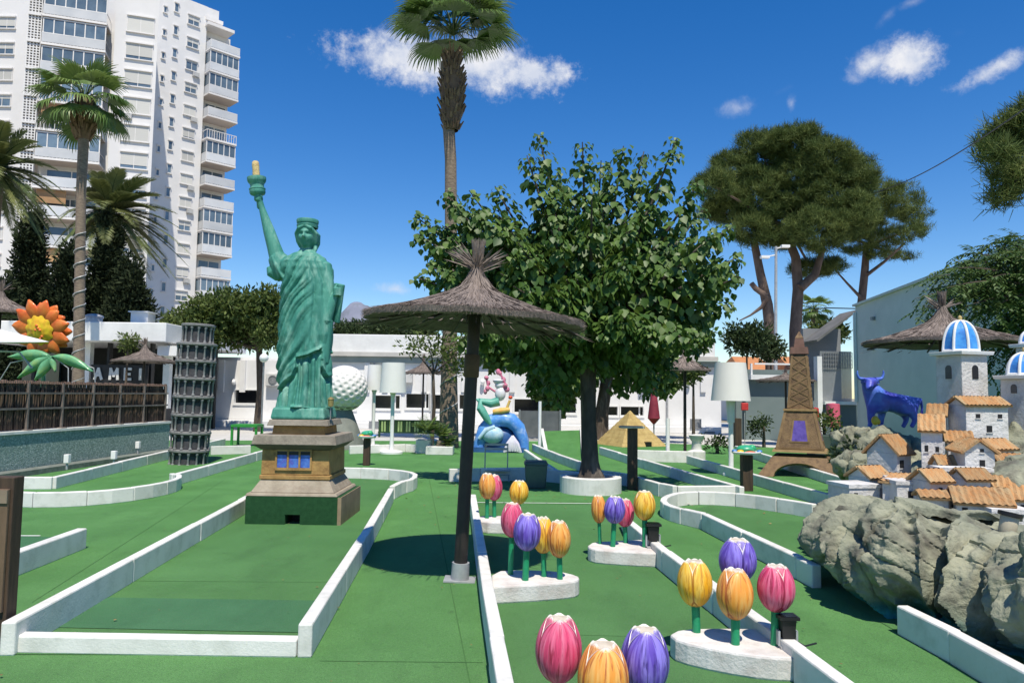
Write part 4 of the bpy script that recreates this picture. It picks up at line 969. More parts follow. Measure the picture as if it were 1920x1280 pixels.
pine('large stone pine with a domed crown and two dark trunks behind the iron tower', 36.0,
     [[(1495, 760, .36), (1493, 620, .29), (1500, 540, .26), (1497, 480, .22), (1480, 430, .18)], [(1500, 540, .24), (1530, 515, .2), (1545, 470, .15), (1550, 430, .12)],
      [(1447, 760, .34), (1448, 640, .28), (1442, 570, .26), (1430, 510, .21), (1420, 450, .18)], [(1443, 560, .15), (1418, 540, .14), (1412, 530, .13)], [(1440, 555, .12), (1430, 575, .1), (1410, 590, .05), (1390, 600, .03)]],
     [(1338, 348, 36, 30), (1375, 322, 48, 42), (1430, 290, 60, 50), (1490, 275, 58, 42), (1550, 300, 62, 46), (1600, 330, 44, 40), (1372, 388, 46, 40), (1420, 370, 66, 60), (1490, 350, 70, 60), (1560, 370, 66, 56), (1600, 400, 40, 40), (1412, 430, 42, 32), (1460, 425, 60, 46), (1530, 430, 60, 42), (1335, 395, 26, 22), (1455, 262, 24, 20), (1505, 252, 26, 18), (1636, 330, 14, 14), (1520, 505, 46, 16), (1560, 500, 26, 14)], 520, 21)
pine('smaller open stone pine with a slim trunk above the grey building', 40.0,
     [[(1612, 700, .24), (1616, 580, .22), (1626, 500, .2), (1630, 460, .16)], [(1626, 515, .1), (1660, 490, .08), (1700, 455, .05)], [(1616, 560, .09), (1590, 530, .06), (1570, 505, .04)], [(1628, 480, .08), (1645, 450, .06)]],
     [(1640, 420, 52, 34), (1690, 375, 44, 34), (1650, 380, 50, 40), (1715, 400, 34, 26), (1600, 450, 44, 24), (1690, 440, 40, 20), (1725, 425, 22, 18), (1640, 470, 40, 14), (1690, 480, 34, 10), (1610, 425, 34, 30)], 230, 22)
pine('dark pine crown leaning in at the edge of the view above the overhead wire', 20.0,
     [[(1990, 760, .3), (1980, 500, .26), (1960, 380, .2), (1930, 300, .12)]],
     [(1905, 250, 40, 40), (1880, 262, 36, 28), (1925, 300, 50, 50), (1870, 290, 22, 18), (1940, 220, 40, 40), (1900, 330, 30, 26), (1885, 370, 22, 14)], 420, 23, size=.3, dy=.8)
# ---- drooping feathery tree on the near side of the grey building
yf = 11.5
root = thing('feathery_tree', 'drooping feathery green tree spreading over the large thatched parasol', 'tree', (D(2010, 735, yf).x, yf, 0), 'garden trees')
st_ = D(2010, 560, yf)
m = MB(); m.tube([(st_.x, yf, 0), (st_.x, yf, st_.z)], [.2, .13], 12); part('trunk', m, m_bark, root)
P, Y, N, S, T = [], [], [], [], []; br = MB(); rr = random.Random(5)
for (px, py, dy) in [(1715, 560, 0), (1735, 545, .5), (1745, 520, .3), (1765, 505, -.4), (1790, 490, .2), (1810, 475, -.2), (1845, 460, .4), (1870, 450, 0), (1895, 440, .5), (1760, 570, .6), (1780, 590, -.3), (1800, 560, .2), (1830, 540, .5), (1860, 520, -.5), (1890, 500, .3), (1910, 470, -.4), (1820, 600, .7), (1850, 585, -.3), (1880, 570, .5), (1905, 600, .2),
                     (1850, 690, .8), (1800, 680, .9), (1875, 700, .7), (1900, 640, .8), (1920, 520, 0), (1910, 560, .7), (1775, 540, -.6), (1835, 500, .8), (1730, 578, .3), (1925, 660, .6), (1885, 740, .9), (1840, 640, 1.0), (1905, 700, 1.0), (1880, 480, -.2), (1860, 620, 1.1), (1800, 520, .7)]:
    t_ = D(px, py, yf + dy); a = Vector((st_.x, yf, st_.z)); mid = a.lerp(t_, .55) + Vector((0, 0, .35)); pts_ = [a.lerp(mid, k / 8).lerp(mid.lerp(t_, k / 8), k / 8) for k in range(9)]
    br.tube(pts_, [.035 * (1 - .9 * k / 8) for k in range(9)], 5)
    for k in range(34):                       # side sprays
        f = 2.2 + 5.8 * rr.random(); j = min(7, int(f)); p = pts_[j].lerp(pts_[j + 1], f - j); tg = (pts_[j + 1] - pts_[j]).normalized()
        o_ = Vector((rr.gauss(0, 1), rr.gauss(0, .7), rr.gauss(-.35, .5))).normalized(); dd = (tg * .7 + o_ * .8).normalized(); L = rr.uniform(.22, .42); sd_ = dd.cross(Vector((0, 0, 1))).normalized(); tn = rr.uniform(0, .85)
        for i in range(14):
            q = p + dd * L * i / 13 + Vector((0, 0, -.12 * (i / 13) ** 2 * L * 3)); s_ = 1 if i % 2 else -1
            P.append(q); Y.append(dd * .5 + sd_ * s_ + Vector((0, 0, -.45))); N.append(Vector((rr.gauss(0, .4), rr.gauss(0, .4), 1))); S.append(rr.uniform(.06, .105)); T.append(min(1, max(0, tn + rr.uniform(-.12, .12))))
part('branches', br, m_bark, root)
scatter('leaves', P, Y, N, S, T_LEAF, m_feath, root, tone=np.array(T), wid=.9)
# ---- background shrubs and far small trees
def bush(label, px, py, rx, rz_, y, mt, leaf=.12, dens=300, npt=7, name='bush', cat='bush', group='shrubs round the course', n=5, trunk=True):
    p = D(px, py, y); root = thing(name, label, cat, (p.x, y, 0), group)
    rr = random.Random(int(px)); lb = []
    for k in range(n): lb.append(((p.x + rr.uniform(-.6, .6) * rx / F * y, y + rr.uniform(-.3, .3), p.z + rr.uniform(-.5, .5) * rz_ / F * y), (rx / F * y * .6, rx / F * y * .6, rz_ / F * y * .65)))
    if trunk: m = MB(); m.tube([(p.x, y, 0), (p.x, y, p.z)], [.06, .03], 6); part('stem', m, m_bark, root)
    crown(root, lb, dens, npt, leaf * 1.2, T_LEAF, leaf, mt); return root
bush('yellow-green bushy tree between the pine trunks and the porch', 1545, 628, 40, 26, 44, m_olive, .3, 160)
bush('dark green shrub tree beyond the giant lamp shade', 1400, 640, 44, 34, 30, m_hedge, .2, 240)
bush('dark shrub tree behind the iron tower top', 1445, 650, 36, 22, 31, m_hedge, .2, 240)
bush('pale leafed shrub beside the small thatched parasol near the giant lamp', 1300, 700, 34, 20, 25, m_olive, .17, 240)
bush('climbing plant with dark leaves at the grey garden wall', 1432, 795, 20, 22, 24, m_hedge, .13, 240)
bush('potted olive shrub in front of the red panels', 1545, 790, 26, 22, 17.5, m_olive, .11, 260)
bush('dark shrub at the back edge of the village rock', 1594, 850, 12, 24, 10.5, m_hedge, .08, 260)
bush('grey-leaved shrubs below the white wall near the giant lamp', 1345, 830, 26, 12, 21, m_hedge, .12, 220)
bush('small shrub growing inside the bar pavilion', 240, 645, 22, 16, 26, m_olive, .16, 240)
yy = 46; c_ = D(1527, 580, yy); root = thing('fan_palm', 'small far fan palm seen between the pine trunks', 'palm tree', (c_.x, yy, 0), 'palm trees')
fan_palm(root, [(c_.x, yy, 0), (c_.x, yy, c_.z)], [.25, .22], (c_.x, yy, c_.z), 1.25, 26, boots=False, rs=31, nseg=16)
# ================================================================ thatched parasols
m_thatch = mat('thatch', (.20, .165, .145), (.12, .098, .088), 3, .95, .8, 60, stretch=(1, 1, .4), c3=(.06, .05, .045), scale3=26, amt3=.6)
m_straw = mat('straw', (.155, .122, .104), (.32, .262, .228), 9, .9, attr='tone', c3=(.085, .075, .070))
m_pole = mat('pole_paint', (.022, .018, .017), (.035, .028, .025), 6, .5, .1, 30)
TH = {}
def parasol(label, base, H, Rm, rise, tilt=(0, 0), nst=2600, pole_r=.055, hi=False, z_over=None, group='thatched parasols', sleeve=True, seed=1, tuft=.34):
    """base point on the ground, rim height H, rim radius Rm, rise from rim to neck."""
    rr = random.Random(seed); root = thing('thatched_parasol', label, 'parasol', tuple(base), group)
    bz = base[2]
    def prof(r):            # height of the straw surface over the rim at radius r
        t = min(1.0, r / Rm); return rise * (1 - t) ** 1.35 * .72 + rise * .50 * math.exp(-(t / .085) ** 1.3)
    L = lambda p: Vector(p)
    T = Matrix.Translation(base) @ Matrix.Rotation(tilt[1], 4, 'Y') @ Matrix.Rotation(tilt[0], 4, 'X')
    neck = H + prof(0.0)
    m = MB(); m.cyl((0, 0, .01), (0, 0, H + rise * .6), pole_r, pole_r * .92, 16); m.xf(T); part('pole', m, m_pole, root)
    if sleeve:
        m = MB(); m.cyl((0, 0, .003), (0, 0, .15), pole_r * 1.35, pole_r * 1.3, 16); m.box((0, 0, .006), (pole_r * 4.6, pole_r * 3.6, .012)); m.xf(T); part('foot_sleeve', m, m_gal, root)
        m = MB(); m.lathe([(pole_r * 1.02, H - .52), (pole_r * 1.16, H - .51), (pole_r * 1.16, H - .33), (pole_r * 1.02, H - .32)], (0, 0, 0), 16); m.xf(T); part('wrap', m, mat('brown_wrap', (.11, .065, .035), (.08, .05, .03), 8, .7), root)
    m = MB(); n = 64; rings = [(Rm * t, H + prof(Rm * t) - .012) for t in (0.02, .05, .09, .14, .2, .3, .4, .5, .6, .7, .8, .9, .97, 1.0)] + [(Rm * 1.0, H - .055), (Rm * .94, H - .062), (Rm * .7, H + prof(Rm * .7) - .10), (Rm * .4, H + prof(Rm * .4) - .11), (pole_r, H + rise * .45)]
    m.lathe(rings, (0, 0, 0), n)
    m.v = [(x * (1 + .02 * noise.noise(Vector((x, y, z)) * 9 / max(Rm, .5))), y * (1 + .02 * noise.noise(Vector((y, x, z)) * 9)), z + .018 * noise.noise(Vector((x * 7, y * 7, z * 7)))) for x, y, z in m.v]
    m.xf(T); part('thatch_core', m, m_thatch, root)
    # ribs underneath
    m = MB()
    for k in range(10):
        a = 2 * PI * k / 10; m.tube([(math.cos(a) * pole_r, math.sin(a) * pole_r, H + rise * .30), (math.cos(a) * Rm * .95, math.sin(a) * Rm * .95, H - .10)], .014, 5)
    m.lathe([(Rm * .55, H + .0), (Rm * .56, H + .0), (Rm * .56, H + .02), (Rm * .55, H + .02)], (0, 0, 0), 24); m.xf(T); part('ribs', m, m_pole, root)
    P, Y, N, S, Tn = [], [], [], [], []
    for i in range(nst):
        t = rr.random() ** .62; a = rr.uniform(0, 2 * PI); r = Rm * (.04 + .97 * t); e = .03
        z = H + prof(r); dz = (prof(r + e) - prof(max(0, r - e))) / (2 * e)
        d = Vector((math.cos(a), math.sin(a), dz)); d.normalize(); nn = Vector((-dz * math.cos(a), -dz * math.sin(a), 1)).normalized(); tw_ = Vector((-math.sin(a), math.cos(a), 0))
        P.append(T @ (Vector((math.cos(a) * r, math.sin(a) * r, z)) + nn * rr.uniform(-.006, .010) - d * .10)); Y.append(T.to_3x3() @ (d + tw_ * rr.gauss(0, .10) + nn * rr.uniform(-.03, .03))); N.append(T.to_3x3() @ (nn + tw_ * rr.gauss(0, .35))); S.append(rr.uniform(.12, .24) * (1 if r < Rm * .9 else .55)); Tn.append(min(1, max(0, rr.gauss(.45, .25))))
    for i in range(int(nst * .34)):                                  # ragged cut edge
        a = rr.uniform(0, 2 * PI); r = Rm * rr.uniform(.965, 1.0)
        P.append(T @ Vector((math.cos(a) * r, math.sin(a) * r, H - rr.uniform(-.01, .05)))); Y.append(T.to_3x3() @ Vector((math.cos(a), math.sin(a), -.5 + rr.gauss(0, .3)))); N.append(T.to_3x3() @ Vector((rr.gauss(0, .5), rr.gauss(0, .5), 1))); S.append(rr.uniform(.02, .05)); Tn.append(rr.uniform(0, .7))
    for i in range(int(nst * .05)):                                  # straws hanging under the rim
        a = rr.uniform(0, 2 * PI); r = Rm * rr.uniform(.3, .95); P.append(T @ Vector((math.cos(a) * r, math.sin(a) * r, H + prof(r) - .10))); Y.append(T.to_3x3() @ Vector((math.cos(a), math.sin(a), -.25 + rr.gauss(0, .15)))); N.append(T.to_3x3() @ Vector((rr.gauss(0, .4), rr.gauss(0, .4), -1))); S.append(rr.uniform(.1, .25)); Tn.append(rr.uniform(0, .3))
    for i in range(int(nst * .085)):                                  # tied top tuft: a neck bundle and loose sprays
        a = rr.uniform(0, 2 * PI); q = rr.random()
        if q < .92: d = Vector((math.cos(a) * .07, math.sin(a) * .07, 1)); p0 = Vector((math.cos(a) * .035, math.sin(a) * .035, neck - rise * .28))
        else:
            k = rr.choice([2.9, 2.7, .3, rr.uniform(0, 6.28), rr.uniform(0, 6.28)]) + rr.gauss(0, .22); d = Vector((math.cos(k) * .9, math.sin(k) * .6, rr.uniform(.25, .85))); p0 = Vector((math.cos(k) * .03, math.sin(k) * .03, neck - rise * rr.uniform(.1, .3)))
        P.append(T @ p0); Y.append(T.to_3x3() @ d); N.append(T.to_3x3() @ Vector((rr.gauss(0, 1), rr.gauss(0, 1), rr.gauss(0, 1)))); S.append(tuft * rr.uniform(.6, 1.15)); Tn.append(rr.uniform(.3, 1))
    tm = ([(-.016, 0, 0), (.016, 0, 0), (.018, .6, 0), (-.018, .6, 0), (0, 1, -.05)], [(0, 1, 2, 3), (3, 2, 4)])
    scatter('straw', P, Y, N, S, tm, m_straw, root, tone=np.array(Tn), wid=1.15 if hi else (2.0 if nst > 3000 else 4.0), kind='stuff')
    return root
ub = G(862, 1088)
ty = math.atan((D(890, 590, ub.y).x - ub.x) / (D(890, 590, ub.y).z)); print('pole lean', math.degrees(ty))
parasol('large thatched parasol on a dark pole in the middle of the course', (ub.x, ub.y, .004), 2.255, .955, .44, (0, ty), 17000, .058, True, seed=2, tuft=.26)
def par_px(label, px, py_rim, w, y, rise_px, seed, nst=700, group='thatched parasols', pr=.04, **k):
    p = D(px, py_rim, y); s_ = y / F
    parasol(label, (p.x, y, .004), p.z, w / 2 * s_, rise_px * s_, (0, 0), nst, pr, False, seed=seed, sleeve=False, tuft=.5 * rise_px * s_, group=group, **k)
par_px('small thatched parasol in the bar entrance before the letter sign', 271, 676, 112, 25, 30, 11)
par_px('small thatched parasol beside the giant lamps before the clubhouse', 794, 698, 72, 30.5, 24, 12)
par_px('thatched parasol on a thin dark pole between planted tree and giant lamp', 1284, 692, 96, 18.6, 36, 13)
par_px('low thatched parasol behind the iron tower', 1473, 712, 106, 25, 14, 14)
par_px('wide thatched parasol behind the blue domes of the village', 1768, 640, 276, 10.6, 64, 15, nst=5200, pr=.06)
par_px('thatched parasol mostly outside the view beside the evergreens', 0, 586, 150, 17, 42, 16, nst=1600)

# ================================================================ tulips
def tulip_mats(nm, c1, c2, dark, inner):
    def mk(name, a, b, cdark, rim):
        m = bpy.data.materials.new(name); m.use_nodes = True; Nn = m.node_tree.nodes; L = m.node_tree.links; p = Nn['Principled BSDF']
        p.inputs['Roughness'].default_value = .5; p.inputs['Specular IOR Level'].default_value = .4; p.inputs['Coat Weight'].default_value = .08; p.inputs['Coat Roughness'].default_value = .2
        uv = Nn.new('ShaderNodeTexCoord'); mp = Nn.new('ShaderNodeMapping'); mp.inputs['Scale'].default_value = (7, 1.1, 1); oi = Nn.new('ShaderNodeObjectInfo'); L.new(uv.outputs['UV'], mp.inputs['Vector'])
        cm = Nn.new('ShaderNodeCombineXYZ'); L.new(oi.outputs['Random'], cm.inputs[0]); L.new(oi.outputs['Random'], cm.inputs[1]); sc_ = Nn.new('ShaderNodeVectorMath'); sc_.operation = 'SCALE'; sc_.inputs['Scale'].default_value = 37; L.new(cm.outputs[0], sc_.inputs[0]); L.new(sc_.outputs[0], mp.inputs['Location'])
        def nz_(s, d): n = Nn.new('ShaderNodeTexNoise'); n.inputs['Scale'].default_value = s; n.inputs['Detail'].default_value = d; n.inputs['Distortion'].default_value = .6; L.new(mp.outputs[0], n.inputs['Vector']); return n.outputs['Fac']
        def mx(f, x, y): 
            n = Nn.new('ShaderNodeMix'); n.data_type = 'RGBA'; L.new(f, n.inputs[0])
            for i, c in ((6, x), (7, y)):
                if isinstance(c, tuple): n.inputs[i].default_value = (*c, 1)
                else: L.new(c, n.inputs[i])
            return n.outputs[2]
        def mr(f, x, y, c=0., d=1.):
            n = Nn.new('ShaderNodeMapRange'); L.new(f, n.inputs[0])
            for i, v in enumerate((x, y, c, d)): n.inputs[i + 1].default_value = v
            return n.outputs[0]
        sx = Nn.new('ShaderNodeSeparateXYZ'); L.new(uv.outputs['UV'], sx.inputs[0])
        col = mx(mr(nz_(1.4, 5), .40, .60), a, b)
        col = mx(mr(nz_(2.2, 4), .52, .66, 0, .85), col, cdark)
        def mth(op, x, y=None):
            n = Nn.new('ShaderNodeMath'); n.operation = op
            for i, v in enumerate((x, y)):
                if v is None: continue
                if isinstance(v, (int, float)): n.inputs[i].default_value = v
                else: L.new(v, n.inputs[i])
            return n.outputs[0]
        if rim:
            e = mth('ABSOLUTE', mth('SUBTRACT', sx.outputs[0], .5)); wob = mth('MULTIPLY', mth('SUBTRACT', nz_(3, 2), .5), .10)
            edge = mth('ADD', mth('MULTIPLY', e, 2.0), wob)
            tip = mth('MULTIPLY', mth('SUBTRACT', sx.outputs[1], .5), 1.0)
            up_ = mr(mth('ADD', sx.outputs[1], mth('MULTIPLY', wob, 2.5)), .45, .72)
            col = mx(mth('MULTIPLY', mr(edge, .925, .97), up_), col, (.74, .70, .62))
            col = mx(mth('MULTIPLY', mr(edge, .82, .88), mth('SUBTRACT', 1.0, mth('MULTIPLY', mr(edge, .90, .94), up_))), col, cdark)
            col = mx(mr(mth('ADD', sx.outputs[1], wob), .955, .99), col, (.76, .73, .66))
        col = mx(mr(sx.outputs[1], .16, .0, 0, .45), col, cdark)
        L.new(col, p.inputs['Base Color'])
        bp = Nn.new('ShaderNodeBump'); bp.inputs['Strength'].default_value = .35; bp.inputs['Distance'].default_value = .01; L.new(nz_(2.0, 4), bp.inputs['Height']); L.new(bp.outputs[0], p.inputs['Normal'])
        return m
    return mk(nm + '_petal', c1, c2, dark, True), mk(nm + '_inner_petal', inner, tuple(x * .8 for x in inner), dark, True)
TM = {'pink': tulip_mats('pink', (.62, .055, .15), (.72, .16, .27), (.30, .012, .05), (.66, .16, .24)),
      'purple': tulip_mats('purple', (.115, .060, .42), (.26, .20, .68), (.045, .022, .18), (.28, .22, .60)),
      'orange': tulip_mats('orange', (.78, .30, .045), (.82, .43, .12), (.40, .09, .02), (.76, .36, .12)),
      'yellow': tulip_mats('yellow', (.80, .40, .020), (.85, .55, .10), (.42, .16, .012), (.80, .50, .12))}
def rad_(t): return (max(0, math.sin(PI * (max(.0, t) * .955 + .014) ** .90))) ** .52
def petal_mesh(name, mt, H, Rr, a0, half, off, top):
    m = MB()
    nu, nv = 14, 18; o = 0
    for j in range(nv + 1):
        t = top * j / nv; s_ = 1.0 if t < .42 * top else math.sqrt(max(0.0, 1 - ((t - .42 * top) / (.583 * top)) ** 4.2))
        for i in range(nu + 1):
            u = i / nu * 2 - 1; a = a0 + half * s_ * u * (.55 + .45 * min(1, t / .15) if t < .15 else 1)
            r = Rr * rad_(t) + off * (1 - .75 * abs(u) ** 3) - .004 * (1 - abs(u)) * 0
            r = max(r, .004)
            m.v.append((r * math.cos(a), r * math.sin(a), H * (t / 1.0))); m.uv[len(m.v) - 1] = (i / nu, j / nv)
    for j in range(nv):
        for i in range(nu):
            m.f.append((j * (nu + 1) + i, j * (nu + 1) + i + 1, (j + 1) * (nu + 1) + i + 1, (j + 1) * (nu + 1) + i)); m.mi.append(0); m.sm.append(True)
    me = m.mesh(name, mt); return me
m_stem = mat('tulip_stem', (.018, .27, .12), (.012, .21, .09), 12, .45, .1, 40)
PROTO = {}
def tulip(colour, label, foot, height, bw, bh, spin, group):
    """foot on its bed, height of the whole sculpture, bulb width and height."""
    key = colour
    if key not in PROTO:
        pm, im = TM[colour]
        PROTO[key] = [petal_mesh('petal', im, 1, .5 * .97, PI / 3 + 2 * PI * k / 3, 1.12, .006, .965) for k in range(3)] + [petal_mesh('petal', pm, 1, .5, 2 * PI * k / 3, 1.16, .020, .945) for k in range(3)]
    root = thing('tulip_sculpture', label, 'tulip', tuple(foot), group)
    sm_ = MB(); z1 = height - bh + .03; sm_.cyl((foot[0], foot[1], foot[2] - .03), (foot[0], foot[1], foot[2] + z1), .0235 * bw / .2, .0235 * bw / .2, 14); part('stem', sm_, m_stem, root)
    for me in PROTO[key]:
        o = link('petal', me, root); o.matrix_local = Matrix.Translation((0, 0, height - bh)) @ Matrix.Rotation(spin, 4, 'Z') @ Matrix.Diagonal((bw * .97, bw * .97, bh, 1))
        sf = o.modifiers.new('thickness', 'SOLIDIFY'); sf.thickness = .05; sf.offset = -1
    tl = random.Random(int(foot[0] * 1000)); root.rotation_euler = (tl.uniform(-.05, .05), tl.uniform(-.05, .05), 0)
    # the closed heart of the flower, so that no light falls through
    hm = MB(); hm.lathe([(max(.002, bw * .475 * rad_(t)), bh * t) for t in [i / 14 for i in range(1, 14)]], (foot[0], foot[1], foot[2] + height - bh), 24); hm.lathe([(bw * .475 * rad_(13 / 14), bh * 13 / 14), (.001, bh * .95)], (foot[0], foot[1], foot[2] + height - bh), 24); part('heart', hm, mat('tulip_heart', (.62, .56, .46), (.50, .42, .32), 20, .6), root)
TG = 'painted tulip sculptures on the golf lane'
def tul(colour, label, fx, fy, top_py, w_px, h_px, spin, zbed=BH):
    f = G(fx, fy, zbed); s_ = (f - CAM).length / math.sqrt(F * F + (fx - 960) ** 2 + (fy - 640) ** 2)
    H = D(fx, top_py, f.y).z - zbed
    tulip(colour, label, (f.x, f.y, zbed), H, w_px * s_, h_px * s_, spin, TG)
# farthest bed
tul('orange', 'orange tulip on the farthest bed, half covering a pink one', 913, 971, 884, 32, 50, R(-60))
tul('pink', 'pink tulip peeping out behind the orange one on the farthest bed', 927, 969, 887, 32, 50, R(20))
tul('yellow', 'yellow-orange tulip standing alone at the open side of the farthest bed', 971, 972, 898, 36, 46, R(-30))
# bed beside the umbrella pole
tul('pink', 'pink tulip rising behind a purple one on the bed by the parasol pole', 957, 1076, 939, 43, 67, R(-80))
tul('purple', 'purple tulip at the front of the bed by the parasol pole', 985, 1087, 959, 52, 72, R(-95))
tul('yellow', 'yellow-orange tulip squeezed between purple and orange ones by the parasol pole', 1020, 1080, 965, 42, 70, R(-20))
tul('orange', 'orange tulip at the rounded end of the bed by the parasol pole', 1050, 1085, 972, 45, 71, R(-78))
# bed before the planted tree
tul('orange', 'orange tulip at the outer end of the bed before the planter ring', 1125, 1019, 925, 28, 54, R(-40))
tul('purple', 'purple tulip at the front of the bed before the planter ring', 1149, 1024, 927, 40, 53, R(-35))
tul('pink', 'pink tulip tucked between purple and yellow ones before the planter ring', 1173, 1017, 932, 36, 54, R(-10))
tul('yellow', 'tall yellow tulip beside the spotlight before the planter ring', 1209, 1025, 917, 41, 57, R(-100))
# large bed by the rock village
tul('yellow', 'yellow tulip at the outer end of the large bed near the village', 1306, 1184, 1045, 65, 89, R(-50))
tul('purple', 'purple tulip at the back of the large bed near the village', 1379, 1178, 1004, 69, 84, R(-30))
tul('orange', 'orange tulip in the centre front of the large bed near the village', 1379, 1207, 1062, 68, 97, R(-75))
tul('pink', 'pink tulip beside the spotlight on the large bed near the village', 1453, 1208, 1054, 69, 90, R(-25))
# the nearest bed, cut by the lower edge
tul('pink', 'big pink tulip nearest the viewer, at the bottom edge of the view', 1043, 1388, 1149, 88, 128, R(-92))
tul('orange', 'big orange tulip nearest the viewer, lowest at the bottom edge', 1128, 1412, 1196, 96, 138, R(-88))
tul('purple', 'big purple tulip nearest the viewer, at the bottom edge', 1206, 1392, 1170, 92, 130, R(-92))
# black spotlights on the beds
def spot(label, px, py, s_):
    f = G(px, py, BH); t = thing('spotlight', label, 'spotlight', (f.x, f.y, BH), 'black spotlights on the tulip beds')
    m = MB(); m.bx(f.x - .05 * s_, f.x + .05 * s_, f.y - .045 * s_, f.y + .045 * s_, BH, BH + .015); m.bx(f.x - .058 * s_, f.x - .046 * s_, f.y - .02, f.y + .02, BH + .015, BH + .10 * s_); m.bx(f.x + .046 * s_, f.x + .058 * s_, f.y - .02, f.y + .02, BH + .015, BH + .10 * s_); part('bracket', m, m_gal, t)
    m = MB(); m.frustum((f.x, f.y), BH + .055 * s_, BH + .165 * s_, .036 * s_, .03 * s_, .044 * s_, .04 * s_); part('housing', m, m_black, t, bevel=.004)
    m = MB(); m.bx(f.x - .058 * s_, f.x + .058 * s_, f.y - .055 * s_, f.y + .055 * s_, BH + .168 * s_, BH + .185 * s_); part('front_frame', m, m_black, t)
    m = MB(); m.bx(f.x - .046 * s_, f.x + .046 * s_, f.y - .044 * s_, f.y + .044 * s_, BH + .1855 * s_, BH + .188 * s_); part('lens', m, m_dark, t)
    m = MB(); q = [Vector((f.x + .03, f.y + .01, BH + .05)), Vector((f.x + .1, f.y - .01, BH + .012)), Vector((f.x + .18, f.y + .02, BH + .02))]; m.tube(q, .006, 5); part('cable', m, m_black, t)
spot('black spotlight on the bed before the planter ring', 1224, 1026, 1.25)
spot('black spotlight on the large bed, beside the pink tulip', 1476, 1213, 1.0)
# ================================================================ statue on its pedestal
m_stone = mat('ped_stone', (.30, .265, .215), (.20, .175, .14), 4, .8, .35, 35, c3=(.12, .10, .08), scale3=9, amt3=.5)
m_stoned = mat('ped_brown', (.43, .265, .095), (.31, .175, .06), 5, .75, .35, 35, c3=(.14, .07, .03), scale3=7, amt3=.6)
m_pink = mat('ped_skirt', (.36, .31, .24), (.26, .22, .165), 5, .8, .35, 35, c3=(.22, .16, .12), scale3=8, amt3=.5)
pf = G(546, 985); py0 = pf.y; pxc = (G(455, 985).x + G(637.5, 985).x) / 2; hw = (G(637.5, 985).x - G(455, 985).x) / 2
pcy = py0 + hw + .02
s9 = py0 / F
ped = thing('statue_pedestal', 'stepped stone-coloured pedestal on a dark green box under the green statue', 'pedestal', (pxc, pcy, .008))
m = MB(); m.bx(pxc - hw, pxc - .09, pcy - hw, pcy + hw, .008, .335); m.bx(pxc + .09, pxc + hw, pcy - hw, pcy + hw, .008, .335); m.bx(pxc - .09, pxc + .09, pcy - hw, pcy + hw, .125, .335); m.bx(pxc - .09, pxc + .09, pcy - hw + .3, pcy + hw, .008, .125)
part('base_box', m, [mat('base_green', (.010, .060, .018), (.018, .085, .028), 16, .9, .6, 200, c3=(.008, .04, .012), scale3=90, amt3=.6)], ped)
m = MB(); m.bx(pxc + hw + .001, pxc + hw + .012, pcy - hw, pcy + hw, .008, .335); m.bx(pxc + hw - .03, pxc + hw + .014, pcy - hw - .006, pcy - hw - .002, .008, .335); part('side_board', m, mat('side_board', (.32, .24, .15), (.22, .16, .10), 5, .8), ped)
m = MB(); m.bx(pxc - .088, pxc + .088, pcy - hw + .28, pcy - hw + .299, .008, .124); part('ball_hole', m, m_black, ped)
dx = -.03
def tier(name, z0, z1, a0, a1, mt, bevel=.008): 
    m = MB(); m.frustum((pxc + dx, pcy), z0, z1, a0, a0, a1, a1); part(name, m, mt, ped, bevel=bevel)
tier('step', .338, .372, hw - .012, hw - .03, m_pink)
tier('skirt', .374, .52, hw - .06, hw - .15, m_pink)
tier('band', .522, .575, hw - .135, hw - .135, m_stoned)
bw_ = hw - .15
tier('body', .577, .88, bw_, bw_ - .005, m_stoned)
tier('cornice_cove', .882, .945, bw_ + .01, bw_ + .085, mat('ped_dark', (.13, .115, .085), (.09, .08, .06), 5, .8, .3, 35))
tier('cornice', .947, 1.062, bw_ + .10, bw_ + .075, m_stone)
tier('neck', 1.064, 1.17, bw_ - .09, bw_ - .10, m_stoned)
tier('top_slab', 1.172, 1.245, bw_ - .035, bw_ - .06, m_stone)
m_blue = mat('painted_blue', (.03, .09, .42), (.10, .22, .62), 14, .4, c3=(.14, .05, .36), scale3=8, amt3=.8)
fy = pcy - bw_
z_a, z_b = .665, .865
m = MB(); c0 = pxc + dx - .02
m.bx(c0 - .222, c0 + .224, fy - .02, fy - .004, z_b, z_b + .02); m.bx(c0 - .222, c0 + .224, fy - .02, fy - .004, z_a - .03, z_a)
for k in (-.222, -.078, .062, .202): m.bx(c0 + k, c0 + k + .022, fy - .02, fy - .004, z_a + .001, z_b - .001)
part('window_frame', m, m_stoned, ped)
for k in (-.198, -.054, .086):
    m = MB(); m.bx(c0 + k, c0 + k + .114, fy - .011, fy - .003, z_a + .002, z_b - .002); part('window_panel', m, m_blue, ped)
    m = MB(); m.bx(c0 + k, c0 + k + .114, fy - .014, fy - .0115, z_b - .045, z_b - .003); part('window_head', m, m_black, ped)
# small garden lantern by the statue foot
lp = Vector((pxc + bw_ + .02, pcy - bw_ + .55, 1.2475)); 
t = thing('garden_lantern', 'little brass lantern standing at the corner of the statue base', 'lantern', (lp.x - .09, pcy - bw_ + .14, 1.2475))
q = t.location.copy()
m = MB(); m.cyl(q, q + Vector((0, 0, .16)), .008, .008, 8); part('stem', m, m_grey, t)
m = MB(); m.lathe([(.012, .16), (.035, .17), (.038, .25), (.045, .255), (.02, .28), (.002, .285)], q, 12); part('lamp_head', m, mat('brass', (.45, .36, .16), (.35, .27, .11), 10, .35, metal=.6), t)

